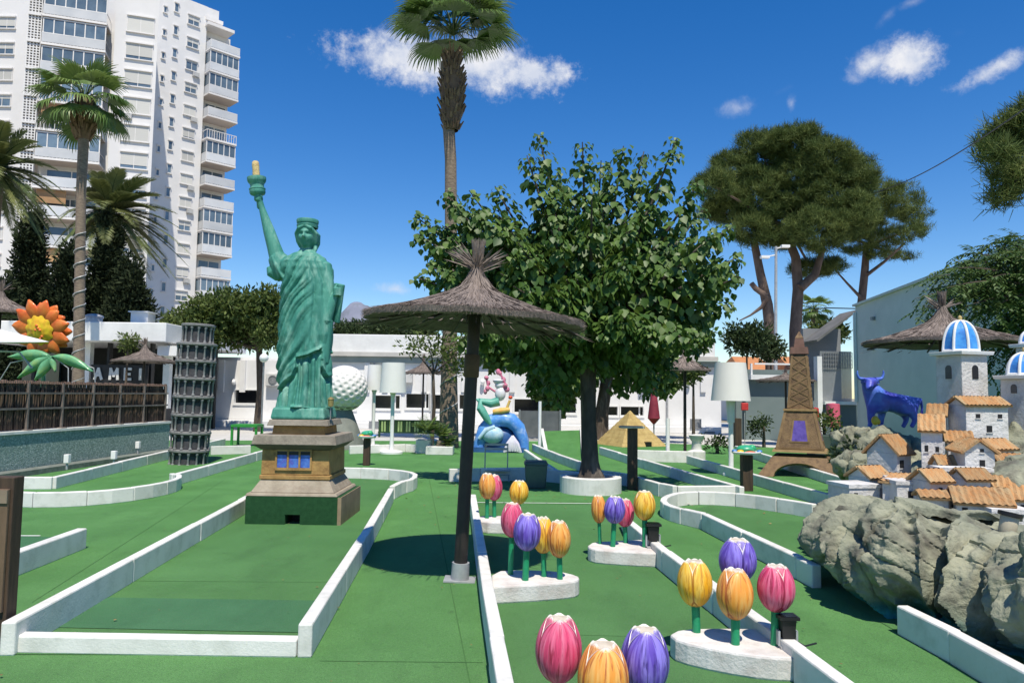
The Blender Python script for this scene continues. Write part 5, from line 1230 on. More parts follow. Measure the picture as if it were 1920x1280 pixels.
m_verd = mat('verdigris', (.080, .300, .232), (.038, .190, .150), 3.2, .58, .3, 26, stretch=(1.6, 1.6, .55), c3=(.26, .47, .38), scale3=4.5, amt3=.75, spec=.35)
SZ = 1.247
plx = pxc + dx - .02
pl = MB(); pl.frustum((plx, pcy), SZ, SZ + .15, bw_ - .075, bw_ - .075, bw_ - .10, bw_ - .10)
stt = thing('green_statue', 'green robed crowned statue raising a torch on the stepped pedestal', 'statue', (plx, pcy, SZ))
pq = MB()
def plinth(u, v):
    pass
part('plinth', pl, m_verd, stt, bevel=.03)
SX, SY, S0 = -2.69 + .0, pcy, SZ + .14
def sloc(px, py, dy=0): return D(px, py, SY + dy)
cxm = D(566, 740, SY).x
prof_ = [(0.0, .045, .325, .27), (.10, .045, .325, .27), (.30, .04, .325, .26), (.46, .035, .33, .26), (.87, .03, .325, .25), (1.2, .025, .318, .24), (1.41, .03, .318, .235), (1.62, .03, .322, .225), (1.78, -.005, .34, .21), (1.87, -.035, .33, .19), (1.93, -.03, .275, .165), (1.98, -.01, .19, .135), (2.02, .0, .10, .10), (2.06, .0, .07, .075)]
def pr_at(z):
    for a, b in zip(prof_[:-1], prof_[1:]):
        if z <= b[0]:
            t = (z - a[0]) / (b[0] - a[0]); t = t * t * (3 - 2 * t); return [a[i] + (b[i] - a[i]) * t for i in (1, 2, 3)]
    return prof_[-1][1:]
def hem(x):
    pts_ = [(-.4, .20), (-.28, .24), (-.20, .33), (-.10, .40), (-.055, .50), (-.05, .63), (.08, .66), (.20, .73), (.235, .76), (.25, .52), (.30, .40), (.34, .42), (.5, .45)]
    for a, b in zip(pts_[:-1], pts_[1:]):
        if x <= b[0]: return a[1] + (b[1] - a[1]) * max(0, (x - a[0])) / (b[0] - a[0])
    return .45
def ridge(s): return abs(math.sin(PI * s)) ** .55
def robe_pt(u, v):
    th = -PI / 2 + u * 2 * PI; z = 2.06 * v; cx, rx, ry = pr_at(z)
    x = rx * math.cos(th); y = ry * math.sin(th); front = max(0.0, -math.sin(th)); n1 = noise.noise(Vector((x * 4, y * 4, z * 1.3 + 7)))
    h = hem(x if front > 0 else (x * .5)); d = 0.0
    if z < h:
        f = min(1, (h - z) / .10); k = th * 15 / (2 * PI) * 1.3 + .55 * n1
        d = -.075 + .085 * ridge(k) * f + .035 * max(0, 1 - z / .45) ** 1.5
    else:
        edge = max(0, 1 - (z - h) / .05); d = .004 + .026 * edge
        am2 = min(1, (z - h) / .12) * min(1, max(0, (1.98 - z) / .12))
        wdg = 1 / (1 + math.exp((x - .06) * 28))                              # diagonal drapery gives way to the hanging cloak
        p = .86 * x - .50 * (z - 1.0) + .05 * n1 + .02 * math.sin(z * 6)
        d += .062 * (ridge(p / .115) - .55) * am2 * wdg
        d += .022 * (ridge(p / .062 + .4) - .6) * am2 * wdg
        q2 = x + .03 * math.sin(z * 3 + 1) + .03 * n1
        d += .040 * (ridge(q2 / .105) - .55) * am2 * (1 - wdg)
        d += .022 * (1 / (1 + math.exp(-(x - .05) * 60))) * front * (1 if z < 1.6 else max(0, 1 - (z - 1.6) / .15))
    d += .010 * noise.fractal(Vector((x * 9, y * 9, z * 5)), 1, 2, 3)
    nx, ny = math.cos(th), math.sin(th)
    return Vector((cx + x + nx * d, y + ny * d, z))
sb = MB(); sb.grid(robe_pt, 300, 260, wrap=True)
o_ = len(sb.v); sb.v.append((.0, 0, 2.06)); sb.v.append((.045, 0, 0)); nU = 300
for i in range(nU):
    sb.f.append((260 * nU + i, 260 * nU + (i + 1) % nU, o_)); sb.mi.append(0); sb.sm.append(True); sb.f.append(((i + 1) % nU, i, o_ + 1)); sb.mi.append(0); sb.sm.append(True)
lw = lambda px, py, dy=0.0: (sloc(px, py, dy) - Vector((cxm, SY, S0)))          # photo point -> statue coordinates
# raised arm
sh = lw(521, 486); wr = lw(491, 390); hd = lw(485, 372)
sb.tube([sh + Vector((.10, .02, -.16)), sh + Vector((.035, 0, -.06)), sh, sh.lerp(wr, .25), sh.lerp(wr, .55), sh.lerp(wr, .8), wr, hd], [.12, .118, .105, .088, .074, .054, .040, .042], 18)
# loose short sleeve round the shoulder
sl = []
for k in range(9): t = k / 8; p = (sh + Vector((.14, .02, -.20))).lerp(sh + Vector((-.035, -.01, .045)), t); sl.append(p)
for k in range(8): sb.tube([sh + Vector((.13 + .015 * k, -.15 + .02 * k, -.27)), sh + Vector((.02 + .02 * k, -.125 + .012 * k, -.10 - .015 * k)), sh + Vector((-.045 + .022 * k, -.10 + .025 * k, .02 + .006 * k))], [.02, .032, .016], 8)
sb.tube(sl, [.16, .165, .165, .16, .152, .142, .13, .118, .10], 20)
sb.tube([sh + Vector((-.10, -.02, -.10)), sh + Vector((-.07, -.01, -.17)), sh + Vector((.02, 0, -.24))], [.04, .075, .06], 12)
# fist with separate fingers closed on the torch stem
tq = lw(483, 366)
sb.sphere(hd + Vector((.0, .01, .01)), (.045, .045, .055), 14, 10)
for k in range(4):
    z = hd.z - .028 + k * .021; r = .047 - .003 * abs(k - 1.3)
    sb.tube([Vector((hd.x + math.cos(a) * r, hd.y - .005 + math.sin(a) * r * 1.0, z + .006 * math.sin(a * 2))) for a in (2.7, 3.5, 4.3, 5.1, 5.8, 6.4)], [.0125, .0135, .0135, .013, .012, .010], 8)
sb.tube([hd + Vector((.04, .02, -.02)), hd + Vector((.05, -.03, .015)), hd + Vector((.02, -.058, .045))], [.014, .014, .011], 8)
# bent arm holding the tablet, with its hanging sleeve
el_ = lw(610, 604, -.12); h2 = lw(630, 549, -.14); s2 = lw(606, 500, -.02)
sb.tube([s2 + Vector((-.06, .02, .02)), s2, s2.lerp(el_, .5) + Vector((.035, 0, 0)), el_], [.10, .115, .105, .085], 16)
sb.tube([el_, el_.lerp(h2, .55), h2], [.075, .055, .036], 14)
sb.tube([s2 + Vector((-.05, -.10, -.02)), s2.lerp(el_, .6) + Vector((-.06, -.08, 0)), el_ + Vector((-.02, -.02, -.16)), el_ + Vector((-.01, 0, -.40))], [.05, .075, .07, .035], 12)
sb.tube([el_ + Vector((.02, .02, .02)), el_ + Vector((.02, .02, -.22)), el_ + Vector((.015, .02, -.52))], [.075, .062, .04], 12)
sb.sphere(h2 + Vector((.01, -.01, .02)), (.04, .045, .055), 14, 10)
for k in range(4):
    z = h2.z + .045 - k * .026; sb.tube([Vector((h2.x - .02, h2.y - .05, z)), Vector((h2.x + .03, h2.y - .055, z + .004)), Vector((h2.x + .062, h2.y - .03, z + .002)), Vector((h2.x + .068, h2.y + .01, z - .004))], [.014, .015, .014, .011], 8)
sb.tube([h2 + Vector((-.02, -.03, .03)), h2 + Vector((-.005, -.035, .075)), h2 + Vector((.015, -.02, .10))], [.016, .015, .012], 8)
# head: face, nose, brow, lips, ears and parted hair
hc = Vector((.005, -.03, 2.215)); sb.tube([(0, 0, 1.98), (.0, -.01, 2.08), (.003, -.02, 2.14)], [.085, .072, .075], 16)
fm = MB()
def head(u, v):
    th = u * 2 * PI; ph = -PI / 2 + PI * v; c_, s_ = math.cos(ph), math.sin(ph)
    X_, Y_, Z_ = math.cos(th) * c_, math.sin(th) * c_, s_
    x = X_ * (.118 - .030 * max(0, -Z_) ** 1.2); y = Y_ * .140; z = Z_ * .172
    if Y_ < 0:
        g = lambda cx, cz, sx, sz: math.exp(-((x - cx) / sx) ** 2 - ((z - cz) / sz) ** 2)
        y += -.010 * g(0, .045, .07, .015) + .040 * (g(-.044, .018, .027, .018) + g(.044, .018, .027, .018)) - .010 * (g(-.042, .016, .012, .009) + g(.042, .016, .012, .009))
        y += -.050 * g(0, -.030, .018, .022) - .034 * g(0, .0, .013, .038) - .012 * g(0, -.078, .026, .007) - .011 * g(0, -.094, .022, .008) + .016 * g(0, -.086, .032, .006) - .014 * g(0, -.128, .03, .02)
        y += -.006 * (g(-.06, -.045, .03, .03) + g(.06, -.045, .03, .03))
    return hc + Vector((x, y, z))
sb.grid(head, 64, 48, wrap=True)
for s_ in (-1, 1):
    sb.sphere(hc + Vector((s_ * .112, .0, -.01)), (.014, .022, .034), 8, 6)
    for k in range(6): sb.tube([hc + Vector((s_ * .004, -.115 + .03 * k, .125 + .010 * min(k, 2))), hc + Vector((s_ * .072, -.118 + .036 * k, .092)), hc + Vector((s_ * .124, -.05 + .03 * k, .03)), hc + Vector((s_ * .112, -.005 + .03 * k, -.07)), hc + Vector((s_ * .085, .03 + .022 * k, -.14))], [.018, .026, .028, .026, .02], 8)
sb.sphere(hc + Vector((0, .07, .0)), (.115, .10, .15), 16, 12)
sb.tube([hc + Vector((.10, .03, -.10)), hc + Vector((.115, .0, -.17)), hc + Vector((.11, -.03, -.22))], [.03, .028, .015], 8)
# bare toes under the hem
for k in range(5): sb.tube([(-.03 + .026 * k, -.26, .02), (-.035 + .028 * k, -.335 + .01 * abs(k - 1), .018), (-.035 + .028 * k, -.36 + .012 * abs(k - 1), .012)], [.02, .017, .012], 8)
sb.v = [(x + cxm, y + SY, z + S0) for x, y, z in sb.v]
bo = part('body', sb, m_verd, stt)
rm = bo.modifiers.new('one_skin', 'REMESH'); rm.mode = 'VOXEL'; rm.voxel_size = .0088; rm.use_smooth_shade = True
smo = bo.modifiers.new('soften', 'SMOOTH'); smo.factor = .35; smo.iterations = 1
at = lambda p: Vector(p) + Vector((cxm, SY, S0))
# crown: a broad band and a flat drum
m = MB(); m.lathe([(.118, .080), (.132, .082), (.138, .115), (.132, .118), (.130, .118), (.128, .135), (.137, .142), (.142, .175), (.136, .190), (.10, .196), (.085, .185), (.001, .18)], at(hc + Vector((0, .012, .03))), 32, sx=1.0, sy=1.08); part('crown', m, m_verd, stt)
# torch
tb_ = at(lw(484, 378)); tt_ = at(lw(480.5, 327)); ax = (tt_ - tb_).normalized(); Tm = Matrix.Translation(tb_) @ ax.to_track_quat('Z', 'Y').to_matrix().to_4x4(); u_ = .0068
m = MB(); m.lathe([(.006, -.10), (.020, -.08), (.022, .03), (.03, .05), (.05, .075), (.09, .095), (.102, .12), (.100, .155), (.105, .16), (.105, .17), (.088, .178), (.086, .21), (.092, .235), (.112, .26), (.120, .285), (.120, .32), (.105, .325), (.10, .31), (.001, .305)], (0, 0, 0), 28); m.xf(Tm); part('torch', m, m_verd, stt)
m = MB(); m.lathe([(.046, .30), (.048, .36), (.044, .42), (.047, .48), (.042, .525), (.03, .54), (.001, .54)], (0, 0, 0), 14)
m.v = [(x + .004 * noise.noise(Vector((x, y, z)) * 40), y, z) for x, y, z in m.v]; m.xf(Tm); part('flame', m, mat('flame_foam', (.66, .52, .24), (.55, .40, .18), 18, .8, .6, 60, c3=(.35, .2, .1), scale3=20, amt3=.6), stt)
m = MB(); m.box((0, 0, 0), (.15, .05, .50)); m.xf(Matrix.Translation(at(lw(632, 568, -.08))) @ Matrix.Rotation(R(9), 4, 'Y') @ Matrix.Rotation(R(12), 4, 'X') @ Matrix.Rotation(R(-25), 4, 'Z')); part('tablet', m, m_verd, stt, bevel=.012)
m = MB()
for k in range(60):
    a = random.uniform(0, 6.28); rr_ = random.uniform(.12, .29); m.sphere((plx + math.cos(a) * rr_, pcy + math.sin(a) * rr_ * .95, S0 + .01), (random.uniform(.03, .09), random.uniform(.03, .09), random.uniform(.01, .03)), 8, 5)
part('plinth_relief', m, m_verd, stt, kind='stuff')

# ================================================================ leaning tower
m_pis = mat('tower_grey', (.070, .070, .078), (.045, .045, .052), 7, .8, .4, 40, c3=(.12, .12, .12), scale3=12, amt3=.4)
m_col = mat('tower_column', (.27, .27, .27), (.18, .18, .185), 9, .75, .3, 40)
pb = G(353, 869); lean = R(1.8); ys = pb.y / F
ht = D(372, 606, pb.y).z; rp_ = 34.5 * ys
pisa = thing('leaning_tower', 'grey leaning round tower model with eight tiers of arcades on the lawn', 'tower', (pb.x, pb.y, .004))
Tp = Matrix.Translation((pb.x, pb.y, -.02)) @ Matrix.Rotation(lean, 4, 'Y')
def lp_(mb): return mb.xf(Tp)
zs_ = [0] + [ht * (872 - y) / (872 - 607) for y in (842, 809, 776, 742, 708, 675, 643)] + [ht]
colme = None
for k in range(8):
    z0, z1 = zs_[k], zs_[k + 1]; top = k == 7; rr_ = rp_ * (.82 if top else 1.0); ri = rr_ * .86
    m = MB(); m.lathe([(ri, z0), (ri, z1 - .05)], (0, 0, 0), 36); 
    if top: m.lathe([(ri, z1 - .05), (.001, z1 - .05)], (0, 0, 0), 36)
    tr_ = part('tier', lp_(m), m_pis, pisa)
    m = MB(); m.lathe([(ri - .01, z1 - .07), (rr_ + .005, z1 - .065), (rr_ + .02, z1 - .05), (rr_ + .02, z1 - .015), (rr_ - .01, z1 - .001), (.01, z1)], (0, 0, 0), 36); part('cornice', lp_(m), mat('tower_ring', (.24, .24, .235), (.16, .16, .16), 9, .75, .3, 40), tr_)
    nc = 14
    for j in range(nc):
        a = 2 * PI * (j + .35 + (k % 2) * .12) / nc
        m = MB(); p = Vector((math.cos(a) * (rr_ - .018), math.sin(a) * (rr_ - .018), 0)); m.lathe([(.034, z0 + .003), (.034, z0 + .03), (.022, z0 + .04), (.021, z1 - .13), (.032, z1 - .115), (.034, z1 - .072)], p, 8)
        part('column', lp_(m), m_col, tr_)
    m = MB()
    for j in range(nc):                                    # arches between the columns and dark niches under them
        a0_ = 2 * PI * (j + .35 + (k % 2) * .12) / nc
        for q in range(6):
            f0, f1 = q / 6, (q + 1) / 6; 
            def archz(f): return z1 - .075 - .065 * (1 - math.sqrt(max(0, 1 - (2 * f - 1) ** 2)))
            vs = []
            for f in (f0, f1):
                a = a0_ + 2 * PI / nc * f
                for r_ in (rr_ - .008, rr_ - .05): vs += [(math.cos(a) * r_, math.sin(a) * r_, archz(f)), (math.cos(a) * r_, math.sin(a) * r_, z1 - .07)]
            m.add(vs, [(0, 4, 5, 1), (2, 3, 7, 6), (0, 2, 6, 4)])
    part('arches', lp_(m), m_pis, tr_, kind='stuff')
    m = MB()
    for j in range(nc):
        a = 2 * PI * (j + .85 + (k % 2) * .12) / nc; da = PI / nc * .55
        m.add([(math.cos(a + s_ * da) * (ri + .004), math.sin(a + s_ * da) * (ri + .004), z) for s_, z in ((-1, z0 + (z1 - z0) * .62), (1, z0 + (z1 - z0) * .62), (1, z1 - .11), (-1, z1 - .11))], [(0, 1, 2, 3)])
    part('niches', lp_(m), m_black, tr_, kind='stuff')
# ================================================================ iron tower model
m_iron = mat('iron_tower_paint', (.225, .145, .075), (.145, .09, .05), 6, .75, .5, 40, c3=(.07, .042, .028), scale3=10, amt3=.7)
m_irond = mat('iron_tower_edge', (.31, .21, .095), (.23, .15, .065), 6, .7)
ec = D(1500, 735, 15.6); ey = 15.6; es = ey / F; eyaw = R(-24)
etop = D(1477, 622, ey).z
eif = thing('iron_tower_model', 'brown painted lattice tower model on four arched legs beside the village', 'tower', (ec.x, ey, .008))
TE = Matrix.Translation((ec.x, ey, .008)) @ Matrix.Rotation(eyaw, 4, 'Z')
ez = lambda py: D(1500, py, ey).z
zA, zB, zC, zD, zE = ez(846), ez(768), ez(667), ez(641), ez(650)
hb_, h1, h2_, h3 = .80, .46, .27, .155           # half widths at the ground, first deck, second deck, top
def face_arch():
    """one leg-and-arch face as a flat outline: x across, z up."""
    out = [(-hb_, 0), (-hb_ + .30, 0)]
    for k in range(13): a = PI - PI * k / 12; out.append((math.cos(a) * (hb_ - .32), .02 + math.sin(a) * zA * .66))
    out += [(hb_ - .30, 0), (hb_, 0), (h1 + .06, zA - .02), (h1 + .05, zA), (-h1 - .05, zA), (-h1 - .06, zA - .02)]
    return out
tiltf = math.atan((hb_ - h1) / zA)
for k in range(4):
    m = MB(); fa = face_arch()
    M4 = TE @ Matrix.Rotation(k * PI / 2, 4, 'Z') @ Matrix.Translation((0, -hb_, 0)) @ Matrix.Rotation(-tiltf, 4, 'X') @ Matrix(((1, 0, 0, 0), (0, 0, 1, 0), (0, 1, 0, 0), (0, 0, 0, 1)))
    m.extrude([(x, z) for x, z in fa], M4, .07); p_ = part('arched_leg', m, m_iron, eif)
    mirror_fix(p_)
def eloc(mb): return mb.xf(TE)
m = MB(); m.frustum((0, 0), zA, zA + .05, h1 + .07, h1 + .07, h1 + .05, h1 + .05); part('deck', eloc(m), m_irond, eif)
m = MB(); m.frustum((0, 0), zA + .051, zB - .03, h1 + .0, h1 + .0, h2_ + .02, h2_ + .02); part('middle_stage', eloc(m), m_iron, eif)
m = MB(); m.frustum((0, 0), zB - .029, zB + .015, h2_ + .05, h2_ + .05, h2_ + .045, h2_ + .045); part('deck', eloc(m), m_irond, eif)
m = MB(); m.frustum((0, 0), zB + .016, zC, h2_ - .03, h2_ - .03, h3, h3); part('shaft', eloc(m), m_iron, eif)
m = MB(); m.frustum((0, 0), zC + .001, zC + .025, h3 - .03, h3 - .03, h3 - .03, h3 - .03); part('shaft_gap', eloc(m), m_black, eif)
m_cab = mat('cabin_brown', (.20, .11, .085), (.14, .08, .06), 7, .7)
m = MB(); m.frustum((0, 0), zC + .026, zC + .17, h3 + .025, h3 + .025, h3 + .01, h3 + .01); part('cabin', eloc(m), m_cab, eif)
m = MB(); m.frustum((0, 0), zC + .171, zC + .36, h3 - .05, h3 - .05, h3 - .075, h3 - .075); part('cabin_top', eloc(m), m_cab, eif)
m = MB(); m.frustum((0, 0), zC + .361, etop, h3 - .07, h3 - .07, .01, .01); part('spire', eloc(m), m_iron, eif)
m_violet = mat('violet_panel', (.085, .055, .30), (.13, .09, .40), 9, .5, c3=(.05, .03, .16), scale3=12, amt3=.5)
for k in range(4):
    Mr = TE @ Matrix.Rotation(k * PI / 2, 4, 'Z'); sl_ = (h1 - (h2_ + .02)) / (zB - .03 - zA - .051); hy = lambda z: h1 - sl_ * (z - zA - .051)
    z0, z1 = zA + .22, zB - .22
    m = MB(); vs = [(-.17, -hy(z0) - .006, z0), (.17, -hy(z0) - .006, z0), (.12, -hy(z1) - .006, z1), (-.12, -hy(z1) - .006, z1)]; vs += [(x, y + .02, z) for x, y, z in vs]
    m.add(vs, [(0, 1, 2, 3), (4, 7, 6, 5), (0, 4, 5, 1), (1, 5, 6, 2), (2, 6, 7, 3), (3, 7, 4, 0)]); m.xf(Mr); part('panel', m, m_violet, eif)
    m = MB()
    def bar(x0, z0, x1, z1, hyf, w_=.018):
        p = Vector((x0, -hyf(z0) - .004, z0)); q_ = Vector((x1, -hyf(z1) - .004, z1)); d = (q_ - p).normalized(); n = d.cross(Vector((0, -1, 0))).normalized() * w_; o = Vector((0, -.006, 0)); i = Vector((0, .015, 0))
        vs = [p - n + o, q_ - n + o, q_ + n + o, p + n + o, p - n + i, q_ - n + i, q_ + n + i, p + n + i]; m.add(vs, [(0, 3, 2, 1), (0, 1, 5, 4), (2, 3, 7, 6), (1, 2, 6, 5), (3, 0, 4, 7)])
    hx = lambda z: hy(z)
    for s_ in (-1, 1): bar(s_ * (hy(zA + .06) - .02), zA + .06, s_ * (hy(zB - .04) - .02), zB - .04, hy, .024); bar(s_ * .17, z0, s_ * .12, z1, hy)
    bar(-.19, z0 - .01, .19, z0 - .01, hy); bar(-.14, z1 + .01, .14, z1 + .01, hy); bar(-hy(zA + .08), zA + .08, hy(zA + .08), zA + .08, hy)
    sl2 = ((h2_ - .03) - h3) / (zC - zB); hs = lambda z: (h2_ - .03) - sl2 * (z - zB)
    for s_ in (-1, 1): bar(s_ * (hs(zB + .03) - .015), zB + .03, s_ * (hs(zC - .01) - .015), zC - .01, hs, .02)
    nb = 5
    for j in range(nb):
        za, zb_ = zB + .04 + (zC - zB - .06) * j / nb, zB + .04 + (zC - zB - .06) * (j + 1) / nb
        bar(-hs(za) + .02, za, hs(zb_) - .02, zb_, hs, .013); bar(hs(za) - .02, za, -hs(zb_) + .02, zb_, hs, .013)
    m.xf(Mr); part('lattice', m, mat('lattice_brown', (.255, .168, .085), (.18, .115, .058), 6, .75), eif, kind='stuff')

# ================================================================ blue bull (skin over a skeleton)
by = 12.2; bs = by / F
bp = lambda px, py, dy=0.0: D(px, py, by + dy)
bverts, bedges, brad = [], [], []
def bchain(pts_, rads, root=None):
    prev = root
    for p, r in zip(pts_, rads):
        bverts.append(tuple(p)); brad.append(r); i = len(bverts) - 1
        if prev is not None: bedges.append((prev, i))
        prev = i
    return prev
px_ = lambda r: r * bs
hip = bchain([bp(1704, 757)], [px_(24)])
mid_ = bchain([bp(1682, 756), bp(1660, 753)], [px_(24), px_(26)], hip); shd = bchain([bp(1643, 747)], [px_(28)], mid_)
nk = bchain([bp(1634, 733, -.05), bp(1629, 718, -.10)], [px_(20), px_(14)], shd); hdv = bchain([bp(1632, 713, -.15)], [px_(9.5)], nk)
bchain([bp(1630, 724, -.24), bp(1629, 731, -.29)], [px_(7), px_(5)], hdv)
for s_ in (-1, 1):
    bchain([bp(1632 + s_ * 13, 711, -.15), bp(1632 + s_ * 22, 709, -.15), bp(1632 + s_ * 25, 701, -.16), bp(1632 + s_ * 24, 694, -.17)], [px_(5), px_(3.6), px_(2.6), px_(1.3)], hdv)
    bchain([bp(1632 + s_ * 17, 716, -.12)], [px_(3)], hdv)
for dx_, dy in ((1630, -.10), (1650, .13)):
    bchain([bp(dx_ + 4, 770, dy), bp(dx_ + 2, 784, dy), bp(dx_ + 2, 797, dy), bp(dx_ - 2, 800, dy)], [px_(9), px_(6), px_(4.5), px_(5)], shd)
for dx_, dy in ((1706, -.10), (1690, .13)):
    bchain([bp(dx_ + 4, 775, dy), bp(dx_ + 10, 786, dy), bp(dx_ + 5, 797, dy), bp(dx_ + 2, 801, dy)], [px_(10), px_(5.5), px_(4), px_(5)], hip)
bchain([bp(1726, 748), bp(1729, 765), bp(1727, 785)], [px_(4), px_(2.5), px_(3.5)], hip)
bme = bpy.data.meshes.new('bull'); bme.from_pydata(bverts, bedges, [])
m_bull = mat('bull_blue', (.06, .05, .38), (.07, .14, .70), 2.6, .45, .1, 20, c3=(.13, .28, .72), scale3=2.6, amt3=.7)
bme.materials.append(m_bull)
bull = link('bull_statue', bme); tag(bull, 'blue and violet painted bull sculpture standing on the rock before the grey wall', 'bull statue')
sk = bull.modifiers.new('skin', 'SKIN'); sk.use_smooth_shade = True; ss = bull.modifiers.new('smooth', 'SUBSURF'); ss.levels = ss.render_levels = 2
for v, r in zip(bme.skin_vertices[0].data, brad): v.radius = (r, r * .8)
bme.skin_vertices[0].data[0].use_root = True
# yellow ornament under it
p = bp(1641, 788, -.25); t = solo('yellow_ornament', MB().sphere(p, (.06, .05, .075), 14, 10).sphere(p + Vector((.05, 0, -.02)), (.035, .035, .05), 10, 8), mat('yellow_paint', (.65, .50, .06), (.60, .30, .05), 12, .5), 'small yellow painted ornament between the legs of the blue bull', 'ornament')
# ================================================================ rock village
m_rock = mat('rock_paint', (.335, .335, .24), (.165, .18, .135), 2.2, .9, .9, 26, c3=(.085, .078, .065), scale3=4, amt3=.85)
def teal_base(m):
    """painted sea colour at the foot of the rock: real paint bands by height."""
    N = m.node_tree.nodes; L = m.node_tree.links; p = N['Principled BSDF']; src = p.inputs['Base Color'].links[0].from_socket
    ge = N.new('ShaderNodeNewGeometry'); sx = N.new('ShaderNodeSeparateXYZ'); L.new(ge.outputs['Position'], sx.inputs[0])
    nz_ = N.new('ShaderNodeTexNoise'); nz_.inputs['Scale'].default_value = 2.2; nz_.inputs['Detail'].default_value = 5; L.new(ge.outputs['Position'], nz_.inputs['Vector'])
    ad = N.new('ShaderNodeMath'); ad.operation = 'MULTIPLY_ADD'; L.new(nz_.outputs['Fac'], ad.inputs[0]); ad.inputs[1].default_value = -.42; L.new(sx.outputs[2], ad.inputs[2])
    prev = src
    for a, b, c in ((.04, -.08, (.12, .16, .12)), (-.05, -.12, (.035, .15, .165)), (-.125, -.17, (.05, .33, .40))):
        mr = N.new('ShaderNodeMapRange'); L.new(ad.outputs[0], mr.inputs[0]); mr.inputs[1].default_value = a; mr.inputs[2].default_value = b
        mx = N.new('ShaderNodeMix'); mx.data_type = 'RGBA'; L.new(mr.outputs[0], mx.inputs[0]); L.new(prev, mx.inputs[6]); mx.inputs[7].default_value = (*c, 1); prev = mx.outputs[2]
    L.new(prev, p.inputs['Base Color'])
teal_base(m_rock)
def rock_mesh(name, blobs, voxel, amp, seed, label=None, cat='rock', parent=None, group=None):
    m = MB()
    for (c, r, rz) in blobs: m.sphere(c, r, 24, 16, M=Matrix.Rotation(rz, 3, 'Z'))
    tmp = bpy.data.objects.new('tmp', m.mesh('tmp', m_rock)); COL.objects.link(tmp)
    md = tmp.modifiers.new('r', 'REMESH'); md.mode = 'VOXEL'; md.voxel_size = voxel
    dg = bpy.context.evaluated_depsgraph_get(); ev = tmp.evaluated_get(dg); me = bpy.data.meshes.new_from_object(ev, depsgraph=dg)
    bpy.data.objects.remove(tmp)
    n = len(me.vertices); co = np.empty(n * 3, np.float32); me.vertices.foreach_get('co', co); no = np.empty(n * 3, np.float32); me.vertices.foreach_get('normal', no)
    co = co.reshape(-1, 3); no = no.reshape(-1, 3); out = co.copy()
    for i in range(n):
        p = Vector(co[i].tolist()); s_ = Vector((seed, seed * 2, 0))
        a = noise.ridged_multi_fractal(p * 1.7 + s_, 1.0, 2.1, 3, 1.0, 2.0) * .5 - .6
        q = Vector((p.x * 3.6 + .6 * noise.noise(p * 2), p.y * 3.6, p.z * 1.5)) + s_
        b = abs(noise.noise(q)); b = -max(0.0, 1 - b / .16) ** 2                 # narrow cracks
        c = noise.noise(Vector((p.x * 1.6, p.y * 1.6, p.z * 9)) + s_)            # worn layers
        d = noise.ridged_multi_fractal(Vector((p.x * 6, p.y * 6, p.z * 4.5)) + s_, 1.0, 2.1, 5, 1.0, 2.0) * .3 - .4
        e = noise.voronoi(p * 4.6 + s_)[0]; e = min(.35, e[1] - e[0]) - .18
        out[i] = co[i] + no[i] * (amp * (a * .9 + b * 1.15 + c * .38 + d * 1.25 + e * .45))
    out[:, 2] = np.maximum(out[:, 2], .003)
    me.vertices.foreach_set('co', out.ravel()); me.polygons.foreach_set('use_smooth', [True] * len(me.polygons)); me.update()
    me.name = name; me.materials.clear(); me.materials.append(m_rock)
    return me
def at2(px, py, y): p = D(px, py, y); return (p.x, p.y, p.z)
blobs = []
def bl(px, py, y, rx, ry, rz, rot=0): blobs.append((at2(px, py, y), (rx, ry, rz), rot))
bl(1790, 968, 7.9, .8, .6, .30); bl(1905, 925, 7.9, .7, .7, .52); bl(1860, 890, 8.6, .7, .6, .54); bl(1960, 875, 8.6, .8, .7, .72); bl(1765, 912, 8.6, .5, .45, .34); bl(1725, 968, 8.2, .5, .45, .24)
bl(1700, 990, 7.5, .7, .6, .22); bl(1650, 968, 7.6, .35, .4, .16); bl(1860, 975, 7.0, .8, .6, .30); bl(1960, 950, 7.0, .8, .7, .5)
blobs.append(((4.8, 7.6, .1), (1.8, 1.4, .45), 0)); blobs.append(((3.75, 5.75, .10), (.78, .95, .34), 0)); blobs.append(((4.25, 4.9, .05), (.95, .8, .36), 0)); blobs.append(((3.5, 6.6, .15), (.6, .6, .30), 0))
rv = thing('rock_mound', 'weathered grey-green rock mound with a teal painted foot carrying the white village', 'rock', (3.7, 6.6, 0))
me = rock_mesh('upper_slope', blobs, .030, .075, 3.3)
me.transform(Matrix.Translation(-rv.location)); cl = link('upper_slope', me, rv); ORG[cl.name] = org(rv)
# the front cliff: a folded face that bulges over the kerb, with a lip and a shelf behind it
cp = [(1655, 950, 7.9), (1598, 965, 7.45), (1552, 1000, 6.95), (1538, 1035, 6.5), (1578, 1060, 6.05), (1622, 1075, 5.7), (1670, 1090, 5.42), (1745, 1100, 5.25), (1820, 1118, 5.02), (1890, 1152, 4.7), (1968, 1205, 4.34), (2120, 1290, 3.9)]
ctop = [938, 938, 952, 960, 950, 960, 972, 992, 1004, 1012, 1022, 1040]
cxy = [Vector((D(*c).x, D(*c).y)) for c in cp]; czt = [D(c[0], t_, c[2] + .15).z for c, t_ in zip(cp, ctop)]
def crom(arr, u):
    n = len(arr) - 1; f = min(n - 1e-6, max(0, u * n)); i = int(f); t = f - i; g_ = lambda k: arr[min(n, max(0, k))]
    a, b, c, d = g_(i - 1), g_(i), g_(i + 1), g_(i + 2)
    return (b * 2 + (c - a) * t + (a * 2 - b * 5 + c * 4 - d) * t * t + (b * 3 - a - c * 3 + d) * t ** 3) * .5
